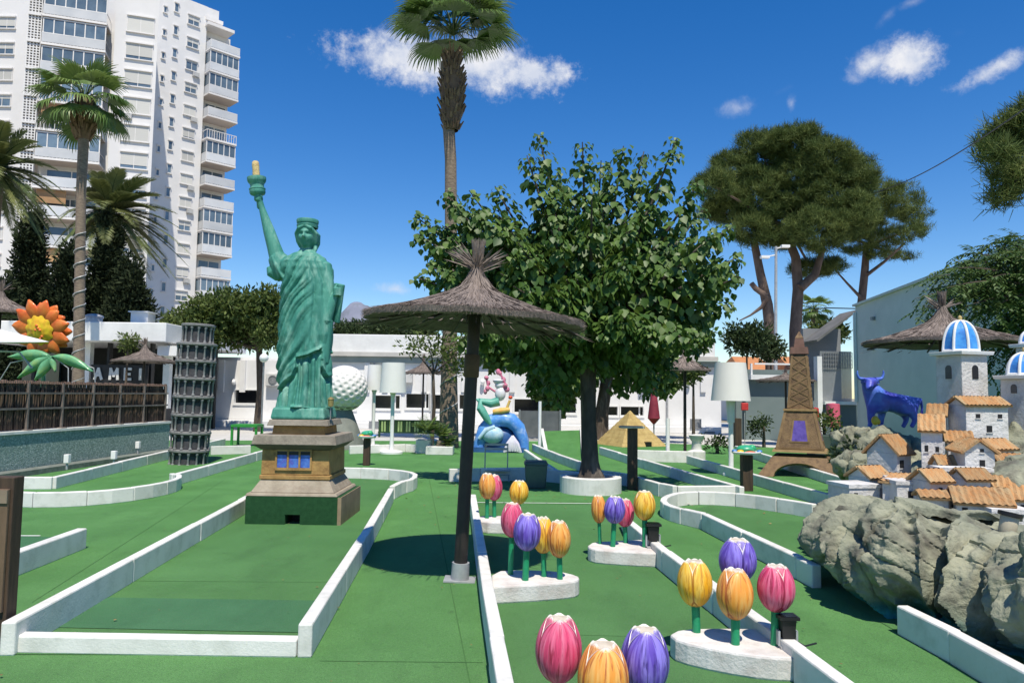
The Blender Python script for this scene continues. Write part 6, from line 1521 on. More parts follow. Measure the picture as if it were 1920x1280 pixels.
def cliff_base(u, v):
    p = crom(cxy, u); q = crom(cxy, min(1, u + .01)) - crom(cxy, max(0, u - .01)); n = Vector((q.y, -q.x)).normalized(); zt_ = crom(czt, u)
    o_top = -.22 + .30 * math.sin(PI * .82) ** 1.3 - .06
    if v < .62:
        t = v / .62; z = zt_ * t; o = -.20 - .04 * max(0.0, 1 - t / .42) + .30 * math.sin(PI * min(1, .12 + t * .70)) ** 1.3 - .06 * max(0, t - .6) / .4
    else:
        t = (v - .62) / .38; z = zt_ + .05 * math.sin(PI * min(1, t * 2.2)) * (1 - t) - .04 * t; o = o_top - 1.10 * t
    return Vector((p.x + n.x * o, p.y + n.y * o, z)), Vector((n.x, n.y, 1.6 * max(0.0, min(1.0, (v - .30) / .42)) ** 1.5)).normalized()
def cliff_pt(u, v):
    p, n = cliff_base(u, v); s_ = Vector((11.3, 4.7, 2.1))
    w_ = Vector((noise.noise(p * 1.1 + s_), noise.noise(p * 1.1 + s_ * 2), noise.noise(p * 1.1 + s_ * 3))) * .35
    k = p + w_; al = u * 10.0
    fold = noise.noise(Vector((al * .75 + p.z * .9 + w_.x * 1.5, p.z * .9, 3.1)))                       # broad leaning folds
    fold2 = 1 - abs(noise.noise(Vector((al * 1.5 + p.z * 1.7, p.z * 1.1 + w_.y * 2, 8.4)))) * 2.2           # sharp-backed ridges
    crack = abs(noise.noise(Vector((al * 1.15 + w_.x * .8, p.z * .45, 5.5)))); crack = -max(0, 1 - crack / .055) ** 1.5
    crack2 = abs(noise.noise(Vector((k.x * 1.6, k.y * 1.6, k.z * 5.0)))); crack2 = -max(0, 1 - crack2 / .05) ** 1.5
    fine = noise.fractal(k * 7.5 + s_, .9, 2.1, 5)
    pit = noise.noise(k * 5.0 + s_); pit = -max(0, pit - .22) * 1.6
    lay = noise.noise(Vector((k.x * 1.2, k.y * 1.2, k.z * 11)))
    edge = min(1, v / .05) 
    d = (.25 * fold + .15 * (fold2 - .3) + .095 * crack + .030 * crack2 + .036 * fine + .13 * pit + .014 * lay) * (1 if v < .66 else max(.35, 1 - (v - .66) * 2.0))
    q = p + n * d; q.z = max(.004 if v > 0 else -.05, q.z); return q
m = MB(); m.grid(cliff_pt, 420, 150); part('cliff', m, m_rock, rv)
wb = []
for (px, py, y, rx, ry, rz) in ((1690, 950, 7.0, .28, .22, .10), (1740, 955, 6.8, .30, .25, .12), (1800, 940, 6.9, .32, .28, .16), (1850, 930, 7.0, .34, .3, .16), (1790, 975, 6.5, .30, .2, .08), (1850, 985, 6.25, .36, .2, .09), (1910, 985, 6.2, .3, .25, .12), (1720, 915, 7.5, .3, .25, .12), (1830, 895, 7.4, .3, .3, .12)):
    wb.append((at2(px, py, y), (rx, ry, rz), 0))
me = rock_mesh('plaster_terrace', wb, .025, .030, 5.7); me.materials.clear(); me.materials.append(mat('plaster', (.64, .63, .61), (.48, .47, .44), 4, .9, .6, 25, c3=(.30, .29, .24), scale3=4, amt3=.7)); me.transform(Matrix.Translation(-rv.location)); link('plaster_terrace', me, rv)
blobs2 = []
def bl2(px, py, y, rx, ry, rz): blobs2.append((at2(px, py, y), (rx, ry, rz), 0))
bl2(1600, 835, 10.8, .30, .35, .30); bl2(1640, 840, 10.6, .42, .45, .32); bl2(1690, 850, 10.8, .45, .45, .30); bl2(1640, 880, 10.3, .55, .5, .26); bl2(1730, 880, 10.4, .5, .5, .3); bl2(1610, 872, 10.2, .35, .35, .20)
r2 = thing('rock_ledge', 'low layered beige rock ledge under the blue bull', 'rock', (5.1, 10.6, 0))
me = rock_mesh('ledge', blobs2, .035, .12, 8.1); me.transform(Matrix.Translation(-r2.location)); link('ledge', me, r2)
# light barrel-shaped spotlight on the cliff
p = Vector(at2(1888, 1000, 5.25)); t = thing('rock_spotlight', 'beige round spotlight with a dark rim fixed on the cliff', 'spotlight', tuple(p))
Ms = Matrix.Translation(p) @ Matrix.Rotation(R(200), 4, 'Y') @ Matrix.Rotation(R(25), 4, 'X')
m = MB(); m.lathe([(.001, 0), (.05, 0), (.056, .02), (.058, .13), (.05, .14)], (0, 0, 0), 20); m.xf(Matrix.Translation(p) @ Matrix.Rotation(R(12), 4, 'Y')); part('housing', m, mat('beige_plastic', (.50, .45, .33), (.42, .37, .27), 6, .5), t)
m = MB(); m.lathe([(.058, .12), (.076, .125), (.076, .15), (.058, .152), (.054, .14)], (0, 0, 0), 20); m.xf(Matrix.Translation(p) @ Matrix.Rotation(R(12), 4, 'Y')); part('rim', m, m_black, t)
m = MB(); m.bx(p.x - .07, p.x + .03, p.y + .02, p.y + .09, p.z - .16, p.z + .01); part('bracket', m, m_black, t)

m_hw = mat('village_wall', (.66, .65, .64), (.54, .53, .51), 4, .85, .7, 28, c3=(.34, .32, .29), scale3=5, amt3=.6, rand=.10)
m_hr = mat('village_roof', (.44, .215, .080), (.42, .30, .16), 5, .85, .7, 30, stretch=(4, 1, 1), c3=(.24, .13, .06), scale3=9, amt3=.8, rand=.2)
m_hole = mat('window_dark', (.012, .012, .014), (.02, .02, .022), 5, .6)
VG = 'white houses of the rock village'
def vhouse(label, px, py, y, w, d, hwl, yaw, roof='gable', rh=.14, wins=(), ov=.03, cat='house', bury=.35, mt=None, drop=0.0):
    """base centre of the front wall at the photo point; local x right, y back. wins: (face, u across, v up, w, h)."""
    w, d, hwl, rh = w * .96, d * .92, hwl * .96, rh * .66; wins = [(f_, u * .96, v * .96, a_ * .9, b_ * .9) for f_, u, v, a_, b_ in wins]
    p = D(px, py, y); root = thing('village_house', label, cat, (p.x, p.y, p.z), VG)
    M = Matrix.Translation(p) @ Matrix.Rotation(R(yaw), 4, 'Z')
    b = MB(); b.bx(-w / 2, w / 2, 0, d, -bury, hwl)
    if roof == 'gable': b.add([(-w / 2, 0, hwl + .001), (-w / 2, d, hwl + .001), (-w / 2, d / 2, hwl + rh), (w / 2, 0, hwl + .001), (w / 2, d, hwl + .001), (w / 2, d / 2, hwl + rh)], [(0, 2, 1), (3, 4, 5), (0, 3, 5, 2), (1, 2, 5, 4)])
    if roof == 'front': b.add([(-w / 2, 0, hwl + .001), (w / 2, 0, hwl + .001), (0, 0, hwl + rh), (-w / 2, d, hwl + .001), (w / 2, d, hwl + .001), (0, d, hwl + rh)], [(0, 1, 2), (3, 5, 4), (0, 2, 5, 3), (1, 4, 5, 2)])
    b.xf(M); part('wall', b, mt or m_hw, root, bevel=.006)
    r_ = MB(); th = .022
    def slab(q):      # four corners, thickened upwards
        q = [Vector(v) for v in q]; n = (q[1] - q[0]).cross(q[3] - q[0]).normalized(); n = n if n.z > 0 else -n; nn = 6
        # corrugated by half-round tile rows down the slope
        rows = max(3, int((q[1] - q[0]).length / .045))
        for i in range(rows):
            a, bq = i / rows, (i + 1) / rows; e0 = q[0].lerp(q[1], a); e1 = q[0].lerp(q[1], bq); f0 = q[3].lerp(q[2], a); f1 = q[3].lerp(q[2], bq); em = (e0 + e1) / 2 + n * .012; fm_ = (f0 + f1) / 2 + n * .012
            lift = n * th; base = [e0, em - n * .005, e1, f1, fm_ - n * .005, f0]
            top = [e0 + lift, em + lift, e1 + lift, f1 + lift, fm_ + lift, f0 + lift]
            r_.add(top + base, [(0, 1, 4, 5), (1, 2, 3, 4), (6, 8, 9, 11), (0, 6, 8, 2), (3, 9, 11, 5), (0, 5, 11, 6), (2, 8, 9, 3)])
    X0, X1 = -w / 2 - ov, w / 2 + ov
    if roof == 'gable':
        s_ = rh / (d / 2)
        slab([(X0, -ov, hwl - ov * s_ + .003), (X1, -ov, hwl - ov * s_ + .003), (X1, d / 2, hwl + rh + .003), (X0, d / 2, hwl + rh + .003)])
        slab([(X1, d + ov, hwl - ov * s_ + .003), (X0, d + ov, hwl - ov * s_ + .003), (X0, d / 2, hwl + rh + .003), (X1, d / 2, hwl + rh + .003)])
    elif roof == 'front':
        s_ = rh / (w / 2)
        slab([(X0, d + ov, hwl - ov * s_ + .003), (X0, -ov, hwl - ov * s_ + .003), (0, -ov, hwl + rh + .003), (0, d + ov, hwl + rh + .003)])
        slab([(X1, -ov, hwl - ov * s_ + .003), (X1, d + ov, hwl - ov * s_ + .003), (0, d + ov, hwl + rh + .003), (0, -ov, hwl + rh + .003)])
    elif roof == 'shed':
        slab([(X0, -ov, hwl + .003), (X1, -ov, hwl + .003), (X1, d + ov, hwl + rh), (X0, d + ov, hwl + rh)])
    if r_.v: r_.xf(M); part('roof', r_, m_hr, root)
    else:
        pm = MB(); pm.bx(-w / 2 - .012, w / 2 + .012, -.012, d + .012, hwl + .001, hwl + .035); pm.xf(M); part('parapet', pm, m_hw, root)
    for (fc_, u, v, ww, hh_) in wins:
        k = MB(); fr = MB(); e = .004
        if fc_ == 'f': k.bx(u - ww / 2, u + ww / 2, -e, .02, v, v + hh_); fr.bx(u - ww / 2 - .008, u + ww / 2 + .008, -.010, -e - .001, v - .012, v - .002)
        elif fc_ == 'l': k.bx(-w / 2 - e, -w / 2 + .02, u - ww / 2, u + ww / 2, v, v + hh_); fr.bx(-w / 2 - .010, -w / 2 - e - .001, u - ww / 2 - .008, u + ww / 2 + .008, v - .012, v - .002)
        k.xf(M); fr.xf(M); q_ = part('window', k, m_hole, root); part('sill', fr, m_hw, q_)
    return root
vhouse('front white house with the longest orange roof, right above the cliff edge', 1846, 984, 6.1, .40, .42, .17, -22, 'gable', .15, [('f', -.14, .09, .045, .05), ('f', .03, .085, .045, .05), ('f', -.02, -.01, .05, .08), ('l', .21, .08, .05, .06)])
vhouse('small grey-fronted house with hipped orange roof left of the longest roof', 1756, 972, 6.3, .20, .24, .17, -14, 'gable', .06, [('f', -.05, .08, .03, .05), ('f', .05, .06, .035, .05)])
vhouse('flat roofed white cube house above the cliff, with one dark window', 1720, 968, 6.75, .36, .30, .29, -4, 'flat', 0, [('f', -.04, .17, .085, .07)])
vhouse('white house corner with an orange lean-to roof at the village edge', 1672, 958, 6.9, .16, .5, .26, -40, 'shed', .04, [('l', .2, .1, .04, .05)])
vhouse('low white house at the outermost end of the village', 1622, 946, 7.0, .34, .35, .16, 12, 'flat', 0, [('f', -.10, .07, .045, .05), ('f', .04, .04, .045, .05)])
vhouse('long orange roofed house behind the white cube house', 1712, 918, 7.25, .50, .26, .06, -8, 'gable', .10, [])
vhouse('stone-coloured house with steep brown-orange roof behind the village edge', 1696, 880, 7.9, .30, .36, .18, 35, 'gable', .26, [('f', -.06, .02, .09, .09)], mt=None)
vhouse('tall grey gabled house with two windows below the dome tower', 1748, 868, 7.6, .20, .44, .34, -30, 'gable', .22, [('f', -.05, .12, .035, .07), ('f', .05, .12, .035, .06), ('f', .02, -.02, .045, .07)])
vhouse('narrow upper house with a steep orange roof against the dome tower', 1757, 802, 8.3, .16, .34, .14, -34, 'gable', .17, [])
vhouse('wide top house with a low orange roof and white base band beside the dome tower', 1852, 810, 8.15, .50, .34, .30, 3, 'gable', .12, [('f', -.11, .16, .055, .05), ('f', .15, .16, .055, .05), ('f', .02, .0, .07, .08)])
vhouse('gabled white house facing out with a door and attic hole', 1838, 886, 7.0, .26, .50, .20, -16, 'front', .15, [('f', .02, .05, .05, .08), ('f', .02, .20, .035, .035)])
vhouse('house with the big steep orange roof at the edge of the view', 1915, 962, 6.5, .42, .5, .12, -28, 'gable', .24, [('f', .02, .03, .05, .05)])
vhouse('small house with a tan roof between the gabled house and the cube', 1788, 886, 7.3, .24, .26, .07, -12, 'gable', .11, [])
vhouse('long white flat terrace wall in the middle of the village', 1812, 912, 6.8, .46, .2, .14, -8, 'flat', 0, [])
vhouse('white plastered block at the foot of the big orange roof', 1900, 1000, 5.95, .30, .3, .16, -10, 'flat', 0, [('f', -.06, .06, .03, .03)])
vhouse('tiny white house with orange roof on the slope under the wide top house', 1800, 856, 7.7, .22, .28, .16, -24, 'gable', .13, [('f', -.04, .05, .04, .05), ('f', .05, .05, .04, .05)])
vhouse('tiny tan-roofed house between the wide top house and the big steep roof', 1884, 868, 7.4, .26, .28, .14, 14, 'gable', .12, [('f', 0, .04, .04, .06)])
vhouse('little white house squeezed between the cube house and the longest roof', 1764, 936, 6.55, .20, .26, .16, 10, 'gable', .12, [('f', 0, .06, .04, .05)])
vhouse('little flat white house beside the village edge lean-to', 1690, 936, 7.05, .22, .26, .17, -18, 'flat', 0, [('f', .03, .07, .04, .06)])
vhouse('small orange-roofed house behind the outermost low house', 1650, 918, 7.35, .26, .30, .12, 20, 'gable', .13, [('f', 0, .03, .04, .05)])
vhouse('small white house with a door below the gabled house', 1836, 930, 6.65, .24, .24, .15, 6, 'gable', .11, [('f', .0, .0, .05, .09)])
vhouse('small orange-roofed house above the big steep roof near the second tower', 1908, 900, 7.1, .28, .3, .14, -6, 'gable', .13, [('f', -.05, .05, .04, .05), ('f', .06, .05, .04, .05)])
m_dome = mat('dome_blue', (.035, .19, .60), (.08, .34, .74), 5, .35, .15, 20, c3=(.02, .09, .40), scale3=8, amt3=.7, coat=.2)
def domed(label, px, py_base, y, w, py_body, py_dome, yaw, win_py, arch=(.10, .19)):
    p = D(px, py_base, y); zb = D(px, py_body, y).z - p.z; zt_2 = D(px, py_dome, y).z - p.z; zw = D(px, win_py, y).z - p.z
    root = thing('domed_tower', label, 'tower', tuple(p), 'blue domed towers of the village')
    M = Matrix.Translation(p) @ Matrix.Rotation(R(yaw), 4, 'Z')
    b = MB(); b.frustum((0, 0), -.5, zb - .03, w / 2 * 1.03, w / 2 * 1.03, w / 2, w / 2); b.xf(M); part('wall', b, m_hw, root, bevel=.008)
    b = MB(); b.frustum((0, 0), zb - .029, zb + .012, w / 2 + .045, w / 2 + .045, w / 2 + .055, w / 2 + .055); b.xf(M); part('cornice', b, m_white, root, bevel=.005)
    dh = zt_2 - zb; rd = w / 2 * 1.06
    b = MB(); n = 8
    pf_ = [(rd * math.cos(PI / 2 * t) ** .85, zb + .013 + dh * math.sin(PI / 2 * t) ** .95) for t in [i / 10 for i in range(11)]]
    b.lathe([(max(.002, r), z) for r, z in pf_], (0, 0, 0), 8, a0=PI / 8, a1=2 * PI + PI / 8, sm=False); b.xf(M); part('dome', b, m_dome, root)
    for k in range(8):
        a = PI / 8 + 2 * PI * k / 8; b = MB(); b.tube([(max(.004, r) * math.cos(a), max(.004, r) * math.sin(a), z) for r, z in pf_], .016, 8); b.xf(M); part('rib', b, m_white, root)
        b = MB(); a2 = a + 2 * PI / 8; b.tube([(pf_[0][0] * math.cos(a), pf_[0][0] * math.sin(a), pf_[0][1] + .012), (pf_[0][0] * math.cos(a2), pf_[0][0] * math.sin(a2), pf_[0][1] + .012)], .016, 8); b.xf(M); part('rib_base', b, m_white, root)
    b = MB(); b.lathe([(.022, zt_2 + .01), (.018, zt_2 + .03), (.026, zt_2 + .045), (.020, zt_2 + .07), (.001, zt_2 + .08)], (0, 0, 0), 10); b.xf(M); part('finial', b, mat('finial_gold', (.60, .45, .20), (.50, .36, .14), 8, .5), root)
    aw_, ah = arch
    for k in range(4):
        out = [(-aw_ / 2, 0), (aw_ / 2, 0)] + [(aw_ / 2 * math.cos(PI * i / 10), ah - aw_ / 2 + aw_ / 2 * math.sin(PI * i / 10)) for i in range(11)]
        Mk = M @ Matrix.Rotation(k * PI / 2, 4, 'Z') @ Matrix(((1, 0, 0, 0), (0, 0, 1, -w / 2 * 1.012 - .006), (0, 1, 0, zw - ah / 2), (0, 0, 0, 1)))
        b = MB(); b.extrude(out, Mk, .03); mm = part('arched_window', b, m_hole if k % 2 == 0 else mat('window_grey', (.12, .115, .11), (.09, .085, .08), 5, .7), root); mirror_fix(mm)
domed('tall white tower with a big blue dome in front of the wide thatched parasol', 1806, 812, 8.75, .37, 662, 604, 15, 698, (.085, .16))
domed('second blue domed white tower cut by the edge of the view', 1926, 812, 8.4, .34, 706, 664, 16, 729, (.07, .10))
domed('small white lantern tower with a blue dome behind the second domed tower', 1936, 730, 8.9, .22, 647, 622, 16, 668, (.05, .08))
# ================================================================ giant flower sculpture
fy_ = 16.5; fs = fy_ / F; fcn = D(80, 618, fy_)
fl = thing('flower_sculpture', 'giant orange flower sculpture with yellow heart and green leaves behind the cane fence', 'flower sculpture', (fcn.x, fy_, 0))
m_fo = mat('flower_orange', (.74, .13, .025), (.80, .24, .05), 5, .4, .1, 20, c3=(.50, .05, .01), scale3=6, amt3=.6, coat=.2)
m_fy = mat('flower_yellow', (.85, .62, .03), (.80, .42, .03), 6, .45, c3=(.55, .12, .02), scale3=9, amt3=.5)
m_fl = mat('flower_leaf', (.16, .42, .22), (.10, .30, .15), 5, .4, c3=(.40, .52, .12), scale3=3, amt3=.6, coat=.2)
Mf = Matrix.Translation(fcn) @ Matrix.Rotation(R(14), 4, 'X') @ Matrix.Rotation(R(-8), 4, 'Z')
def fpetal(ang, L, wd_, lift):
    m = MB()
    def fn(u, v):
        r = .24 + (L - .24) * v; w_ = wd_ * max(0.0, math.sin(PI * min(1, .22 + .78 * v ** .9))) ** .8 * (1 if v < .98 else .2); x = (u * 2 - 1) * w_
        return Vector((r * math.cos(ang) - x * math.sin(ang), -lift * (.3 + v * (1 - v) * 2.0) - .03 * math.cos((u * 2 - 1) * PI / 2) + (.10 * v if lift < .05 else 0), r * math.sin(ang) + x * math.cos(ang)))
    m.grid(fn, 8, 10); m.xf(Mf); o = part('petal', m, m_fo, fl); s_ = o.modifiers.new('thickness', 'SOLIDIFY'); s_.thickness = .03; s_.offset = 0; return o
rr = random.Random(6)
for k in range(11): fpetal(2 * PI * k / 11 + rr.uniform(-.06, .06) + .2, rr.uniform(.60, .74), .17, .08)
for k in range(11): fpetal(2 * PI * (k + .5) / 11 + rr.uniform(-.06, .06) + .2, rr.uniform(.54, .66), .16, .02)
m = MB()
def fh(u, v):
    a = u * 2 * PI; r = .33 * v * (1 + .07 * math.sin(11 * a) * v ** 3); return Vector((r * math.cos(a), -.10 - .09 * math.cos(v * PI / 2) - .012 * noise.noise(Vector((r * math.cos(a) * 12, r * math.sin(a) * 12, 0))), r * math.sin(a)))
m.grid(fh, 54, 12, wrap=True); m.xf(Mf); part('heart', m, m_fy, fl)
m = MB()
for (dx_, dz) in ((.05, .06), (.09, .02), (.02, .12), (.08, -.17), (.12, -.12), (-.02, .02)): m.sphere(Mf @ Vector((dx_, -.19, dz)), (.03, .02, .03), 8, 6)
part('seeds', m, m_fo, fl)
q0 = fcn + Vector((0, .1, -.2)); m = MB(); m.tube([(fcn.x + .0, fy_ + .1, .0), (fcn.x + .02, fy_ + .12, 1.2), (fcn.x, fy_ + .08, fcn.z - .1)], [.06, .05, .045], 10); part('stem', m, m_fl, fl)
def fleaf(p0, p1, w_, droop):
    m = MB(); p0 = Vector(p0); p1 = Vector(p1); d = (p1 - p0); sd_ = d.cross(Vector((0, 1, .3))).normalized()
    def fn(u, v):
        x = (u * 2 - 1); return p0 + d * v + sd_ * x * w_ * math.sin(PI * v ** .8) + Vector((0, -.06 * (1 - x * x), -droop * v * v + .25 * droop * math.sin(PI * v)))
    m.grid(fn, 6, 10); o = part('leaf', m, m_fl, fl); s_ = o.modifiers.new('thickness', 'SOLIDIFY'); s_.thickness = .012
P_ = lambda px, py, dy=0: D(px, py, fy_ - .15 + dy)
fleaf(P_(100, 668), P_(176, 688), .12, .1); fleaf(P_(96, 668), P_(18, 664), .13, .06); fleaf(P_(100, 668), P_(68, 708), .12, .05); fleaf(P_(98, 668), P_(36, 700), .11, .1); fleaf(P_(92, 668), P_(106, 694), .08, .03)
m = MB()
for a, b, c in (((100, 668), (128, 690), (128, 735)), ((92, 670), (70, 700), (62, 735)), ((120, 672), (176, 690), (180, 735)), ((60, 672), (20, 680), (-5, 720))): m.tube([P_(*a), P_(*b), P_(*c)], .012, 6)
part('wire_stems', m, m_gal, fl)
# white shade sail corner
yv = 15.0
t = thing('shade_sail', 'white shade sail corner stretched in front of the orange flower', 'awning', tuple(D(20, 630, yv)))
m = MB(); a = D(-70, 600, yv); b = D(92, 641, yv - .3); c = D(-70, 642, yv - 1.2)
def sf(u, v): p = a.lerp(c, v); return p.lerp(b, u) + Vector((0, 0, -.10 * math.sin(PI * u) * math.sin(PI * v)))
m.grid(sf, 14, 8); o = part('fabric', m, m_white, t); s_ = o.modifiers.new('thickness', 'SOLIDIFY'); s_.thickness = .012
m = MB(); m.tube([D(-70, 655, yv - .4), D(36, 660, yv - .3), D(60, 690, yv - .2)], .02, 6); part('frame_tube', m, m_gal, t)

# ================================================================ giant golf ball on its stand
gy = 21.0; gc = D(646, 728, gy); gr = 43 / F * gy
gbt = thing('golf_ball_sculpture', 'giant white dimpled golf ball on a grey base behind the statue', 'golf ball', (gc.x, gy, 0))
bm = bmesh.new(); bmesh.ops.create_icosphere(bm, subdivisions=6, radius=1)
nd = 190; dd = []
for i in range(nd): z = 1 - (2 * i + 1) / nd; a = i * 2.399963; dd.append((math.sqrt(1 - z * z) * math.cos(a), math.sqrt(1 - z * z) * math.sin(a), z))
dd = np.array(dd); V = np.array([v.co[:] for v in bm.verts]); mxd = np.empty(len(V))
for i in range(0, len(V), 4000): mxd[i:i + 4000] = (V[i:i + 4000] @ dd.T).max(1)
ang = np.arccos(np.clip(mxd, -1, 1)); rr_ = gr * (1 - .055 * np.clip(1 - (ang / .098) ** 2, 0, 1))
for v, r in zip(bm.verts, rr_): v.co = v.co.normalized() * float(r)
me = bpy.data.meshes.new('ball'); bm.to_mesh(me); bm.free(); me.materials.append(mat('golf_white', (.72, .71, .69), (.64, .63, .6), 3, .55)); me.polygons.foreach_set('use_smooth', [True] * len(me.polygons))
o = link('ball', me, gbt); o.location = gc - gbt.location
m = MB(); m.lathe([(gr * .95, .0), (gr * .95, .08), (gr * .35, gc.z - gr * .93), (gr * .62, gc.z - gr * .80)], (gc.x, gy, 0), 24); part('stand', m, mat('stand_grey', (.24, .25, .22), (.18, .19, .17), 4, .7), gbt)

# ================================================================ giant lamps
def lamp(label, px, py_base, py_s0, py_s1, w0, w1, stem_w, base_w, mid=None):
    f = G(px, py_base); s_ = f.y / F; root = thing('giant_floor_lamp', label, 'lamp', (f.x, f.y, .004), 'giant white floor lamps')
    z0, z1 = D(px, py_s0, f.y).z, D(px, py_s1, f.y).z; r0, r1 = w0 / 2 * s_, w1 / 2 * s_
    m = MB(); m.lathe([(r0 - .012, z0 + .02), (r0, z0), (r1, z1), (r1 - .012, z1 - .002), (.02, z1 - .03)], (f.x, f.y, 0), 40); part('lamp_shade', m, mat('lamp_shade', (.74, .74, .71), (.71, .71, .68), 3, .7), root)
    m = MB(); r = stem_w / 2 * s_
    if mid: m.lathe([(r, .03), (r, D(px, mid, f.y).z), (r * 1.5, D(px, mid, f.y).z + .002), (r * 1.9, z0 + .02)], (f.x, f.y, 0), 20)
    else: m.lathe([(r * 1.2, .03), (r, .5), (r, z0 - .12), (r * 2, z0 + .05)], (f.x, f.y, 0), 20)
    part('stem', m, m_whitem, root)
    m = MB(); rb = base_w / 2 * s_; m.lathe([(rb, .0), (rb, .05), (rb * .9, .07), (.02, .075)], (f.x, f.y, .004), 32); part('foot', m, m_whitem, root)
lamp('giant white floor lamp nearer the small parasol, in front of the clubhouse', 734, 850, 736, 680, 50, 42, 7, 42)
lamp('giant white floor lamp close beside the golf ball', 699, 838, 731, 684, 30, 25, 6, 26)
lamp('giant white floor lamp beside the iron tower model', 1371, 892, 751, 680, 72, 56, 9, 30, mid=792)

# ================================================================ pyramids, ramp and lane furniture
m_py = mat('pyramid_sand', (.50, .37, .15), (.38, .27, .10), 5, .8, .5, 30, c3=(.24, .16, .06), scale3=6, amt3=.5)
def pyramid(label, px, py, w, py_top, yaw, hole=False, steps=9, group='yellow pyramids on the course'):
    f = G(px, py); s_ = f.y / F; hwid = w / 2 * s_ / 1.2; zt3 = D(px, py_top, f.y).z; root = thing('pyramid', label, 'pyramid', (f.x, f.y + hwid, .004), group)
    M = Matrix.Translation((f.x, f.y + hwid * 1.1, .004)) @ Matrix.Rotation(R(yaw), 4, 'Z')
    for k in range(steps):
        z0, z1 = zt3 * k / steps, zt3 * (k + 1) / steps; a0 = hwid * (1 - k / steps); a1 = hwid * (1 - (k + .82) / steps)
        m = MB(); m.frustum((0, 0), z0, z1 - .002, a0, a0, a1, a1); m.xf(M); part('course', m, m_py, root, bevel=.006)
    if hole: m = MB(); m.bx(.05, .26, -hwid * 1.005, -hwid + .12, .01, .15); m.xf(M); part('tunnel', m, m_black, root)
    return root
pyramid('large yellow stepped pyramid behind the grass lane', 1190, 838, 120, 771, 24, True)
pyramid('small sandy pyramid farther back beside the tree trunk', 1071, 806, 34, 783, 15, False, 5)
rp0, rp1 = G(1020, 852), G(1096, 856)
m = MB(); A_ = [G(1024, 852), G(1094, 860), D(1090, 806, 24), D(1016, 808, 24)]
t = thing('putting_ramp', 'green felt ramp rising behind the planter tree trunk', 'ramp', tuple((A_[0] + A_[1]) / 2))
m.add([tuple(p) for p in A_] + [(p.x, p.y, .002) for p in A_], [(0, 1, 2, 3), (0, 4, 5, 1), (1, 5, 6, 2), (2, 6, 7, 3), (3, 7, 4, 0)]); part('felt', m, m_turf, t)
for a, b in ((A_[0], A_[3]), (A_[1], A_[2])):
    m = MB(); d = Vector((.05, 0, 0)); vs = [a - d, a + d, b + d, b - d]; vs2 = [v + Vector((0, 0, .09)) for v in vs]; lo_ = [Vector((v.x, v.y, .003)) for v in vs]; m.add(lo_ + vs2, [(0, 1, 5, 4), (1, 2, 6, 5), (2, 3, 7, 6), (3, 0, 4, 7), (4, 5, 6, 7)]); part('edge', m, m_kerb, t)
# wooden scoring posts
def post(label, px, py, w, py_top, top, dpt=None):
    f = G(px, py); s_ = f.y / F; r = w / 2 * s_; z = D(px, py_top, f.y).z; root = thing('scoring_post', label, 'post', (f.x, f.y + r, .004), 'wooden posts at the tees')
    m = MB(); m.bx(f.x - r, f.x + r, f.y, f.y + 2 * r, .004, z); part('post', m, m_wood, root, bevel=.006)
    if top == 'board': m = MB(); m.box((f.x - r * .2, f.y + r, z + .02), (r * 5.2, r * 3.6, .035)); part('table_top', m, mat('board_cream', (.55, .50, .40), (.45, .40, .32), 6, .6), root, bevel=.005)
    if top == 'toys':
        c = Vector((f.x, f.y + r, z)); m = MB(); m.lathe([(.02, .0), (r * 2.6, .015), (r * 2.9, .05), (r * 2.7, .06), (.02, .045)], c, 24); part('tray', m, m_whitem, root)
        m = MB(); m.sphere(c + Vector((0, 0, .10)), (r * 2.0, r * 1.6, .07), 16, 8); m.sphere(c + Vector((r * .9, -.05, .12)), (.07, .07, .06), 10, 8); part('green_cover', m, mat('toy_green', (.05, .42, .14), (.03, .30, .22), 9, .35), root)
        m = MB(); m.sphere(c + Vector((-r * 1.6, -r * 1.4, .065)), (.06, .05, .03), 10, 6); part('yellow_knob', m, mat('toy_yellow', (.80, .50, .05), None, 5, .4), root)
        m = MB(); m.sphere(c + Vector((r * .1, -r * 2.2, .05)), (.10, .04, .03), 10, 6); part('red_knob', m, mat('toy_red', (.70, .08, .03), None, 5, .4), root)
        m = MB(); m.sphere(c + Vector((r * 2.3, -r * .9, .065)), (.05, .05, .03), 10, 6); m.sphere(c + Vector((-r * 2.4, -r * .2, .065)), (.05, .05, .03), 10, 6); part('blue_knob', m, mat('toy_blue', (.08, .25, .55), None, 5, .4), root)
    return root
post('dark wooden post with a pale flat board between the planter tree and the pyramid', 1187, 919, 17, 803, 'board')
post('dark wooden post with a tray of coloured toys before the iron tower', 1403, 921, 19, 853, 'toys')
post('wooden post with a tray of coloured toys beside the statue pedestal', 686, 873, 12, 822, 'toys')
post('short dark post behind the giant lamp by the grey wall', 1385, 838, 12, 784, None)
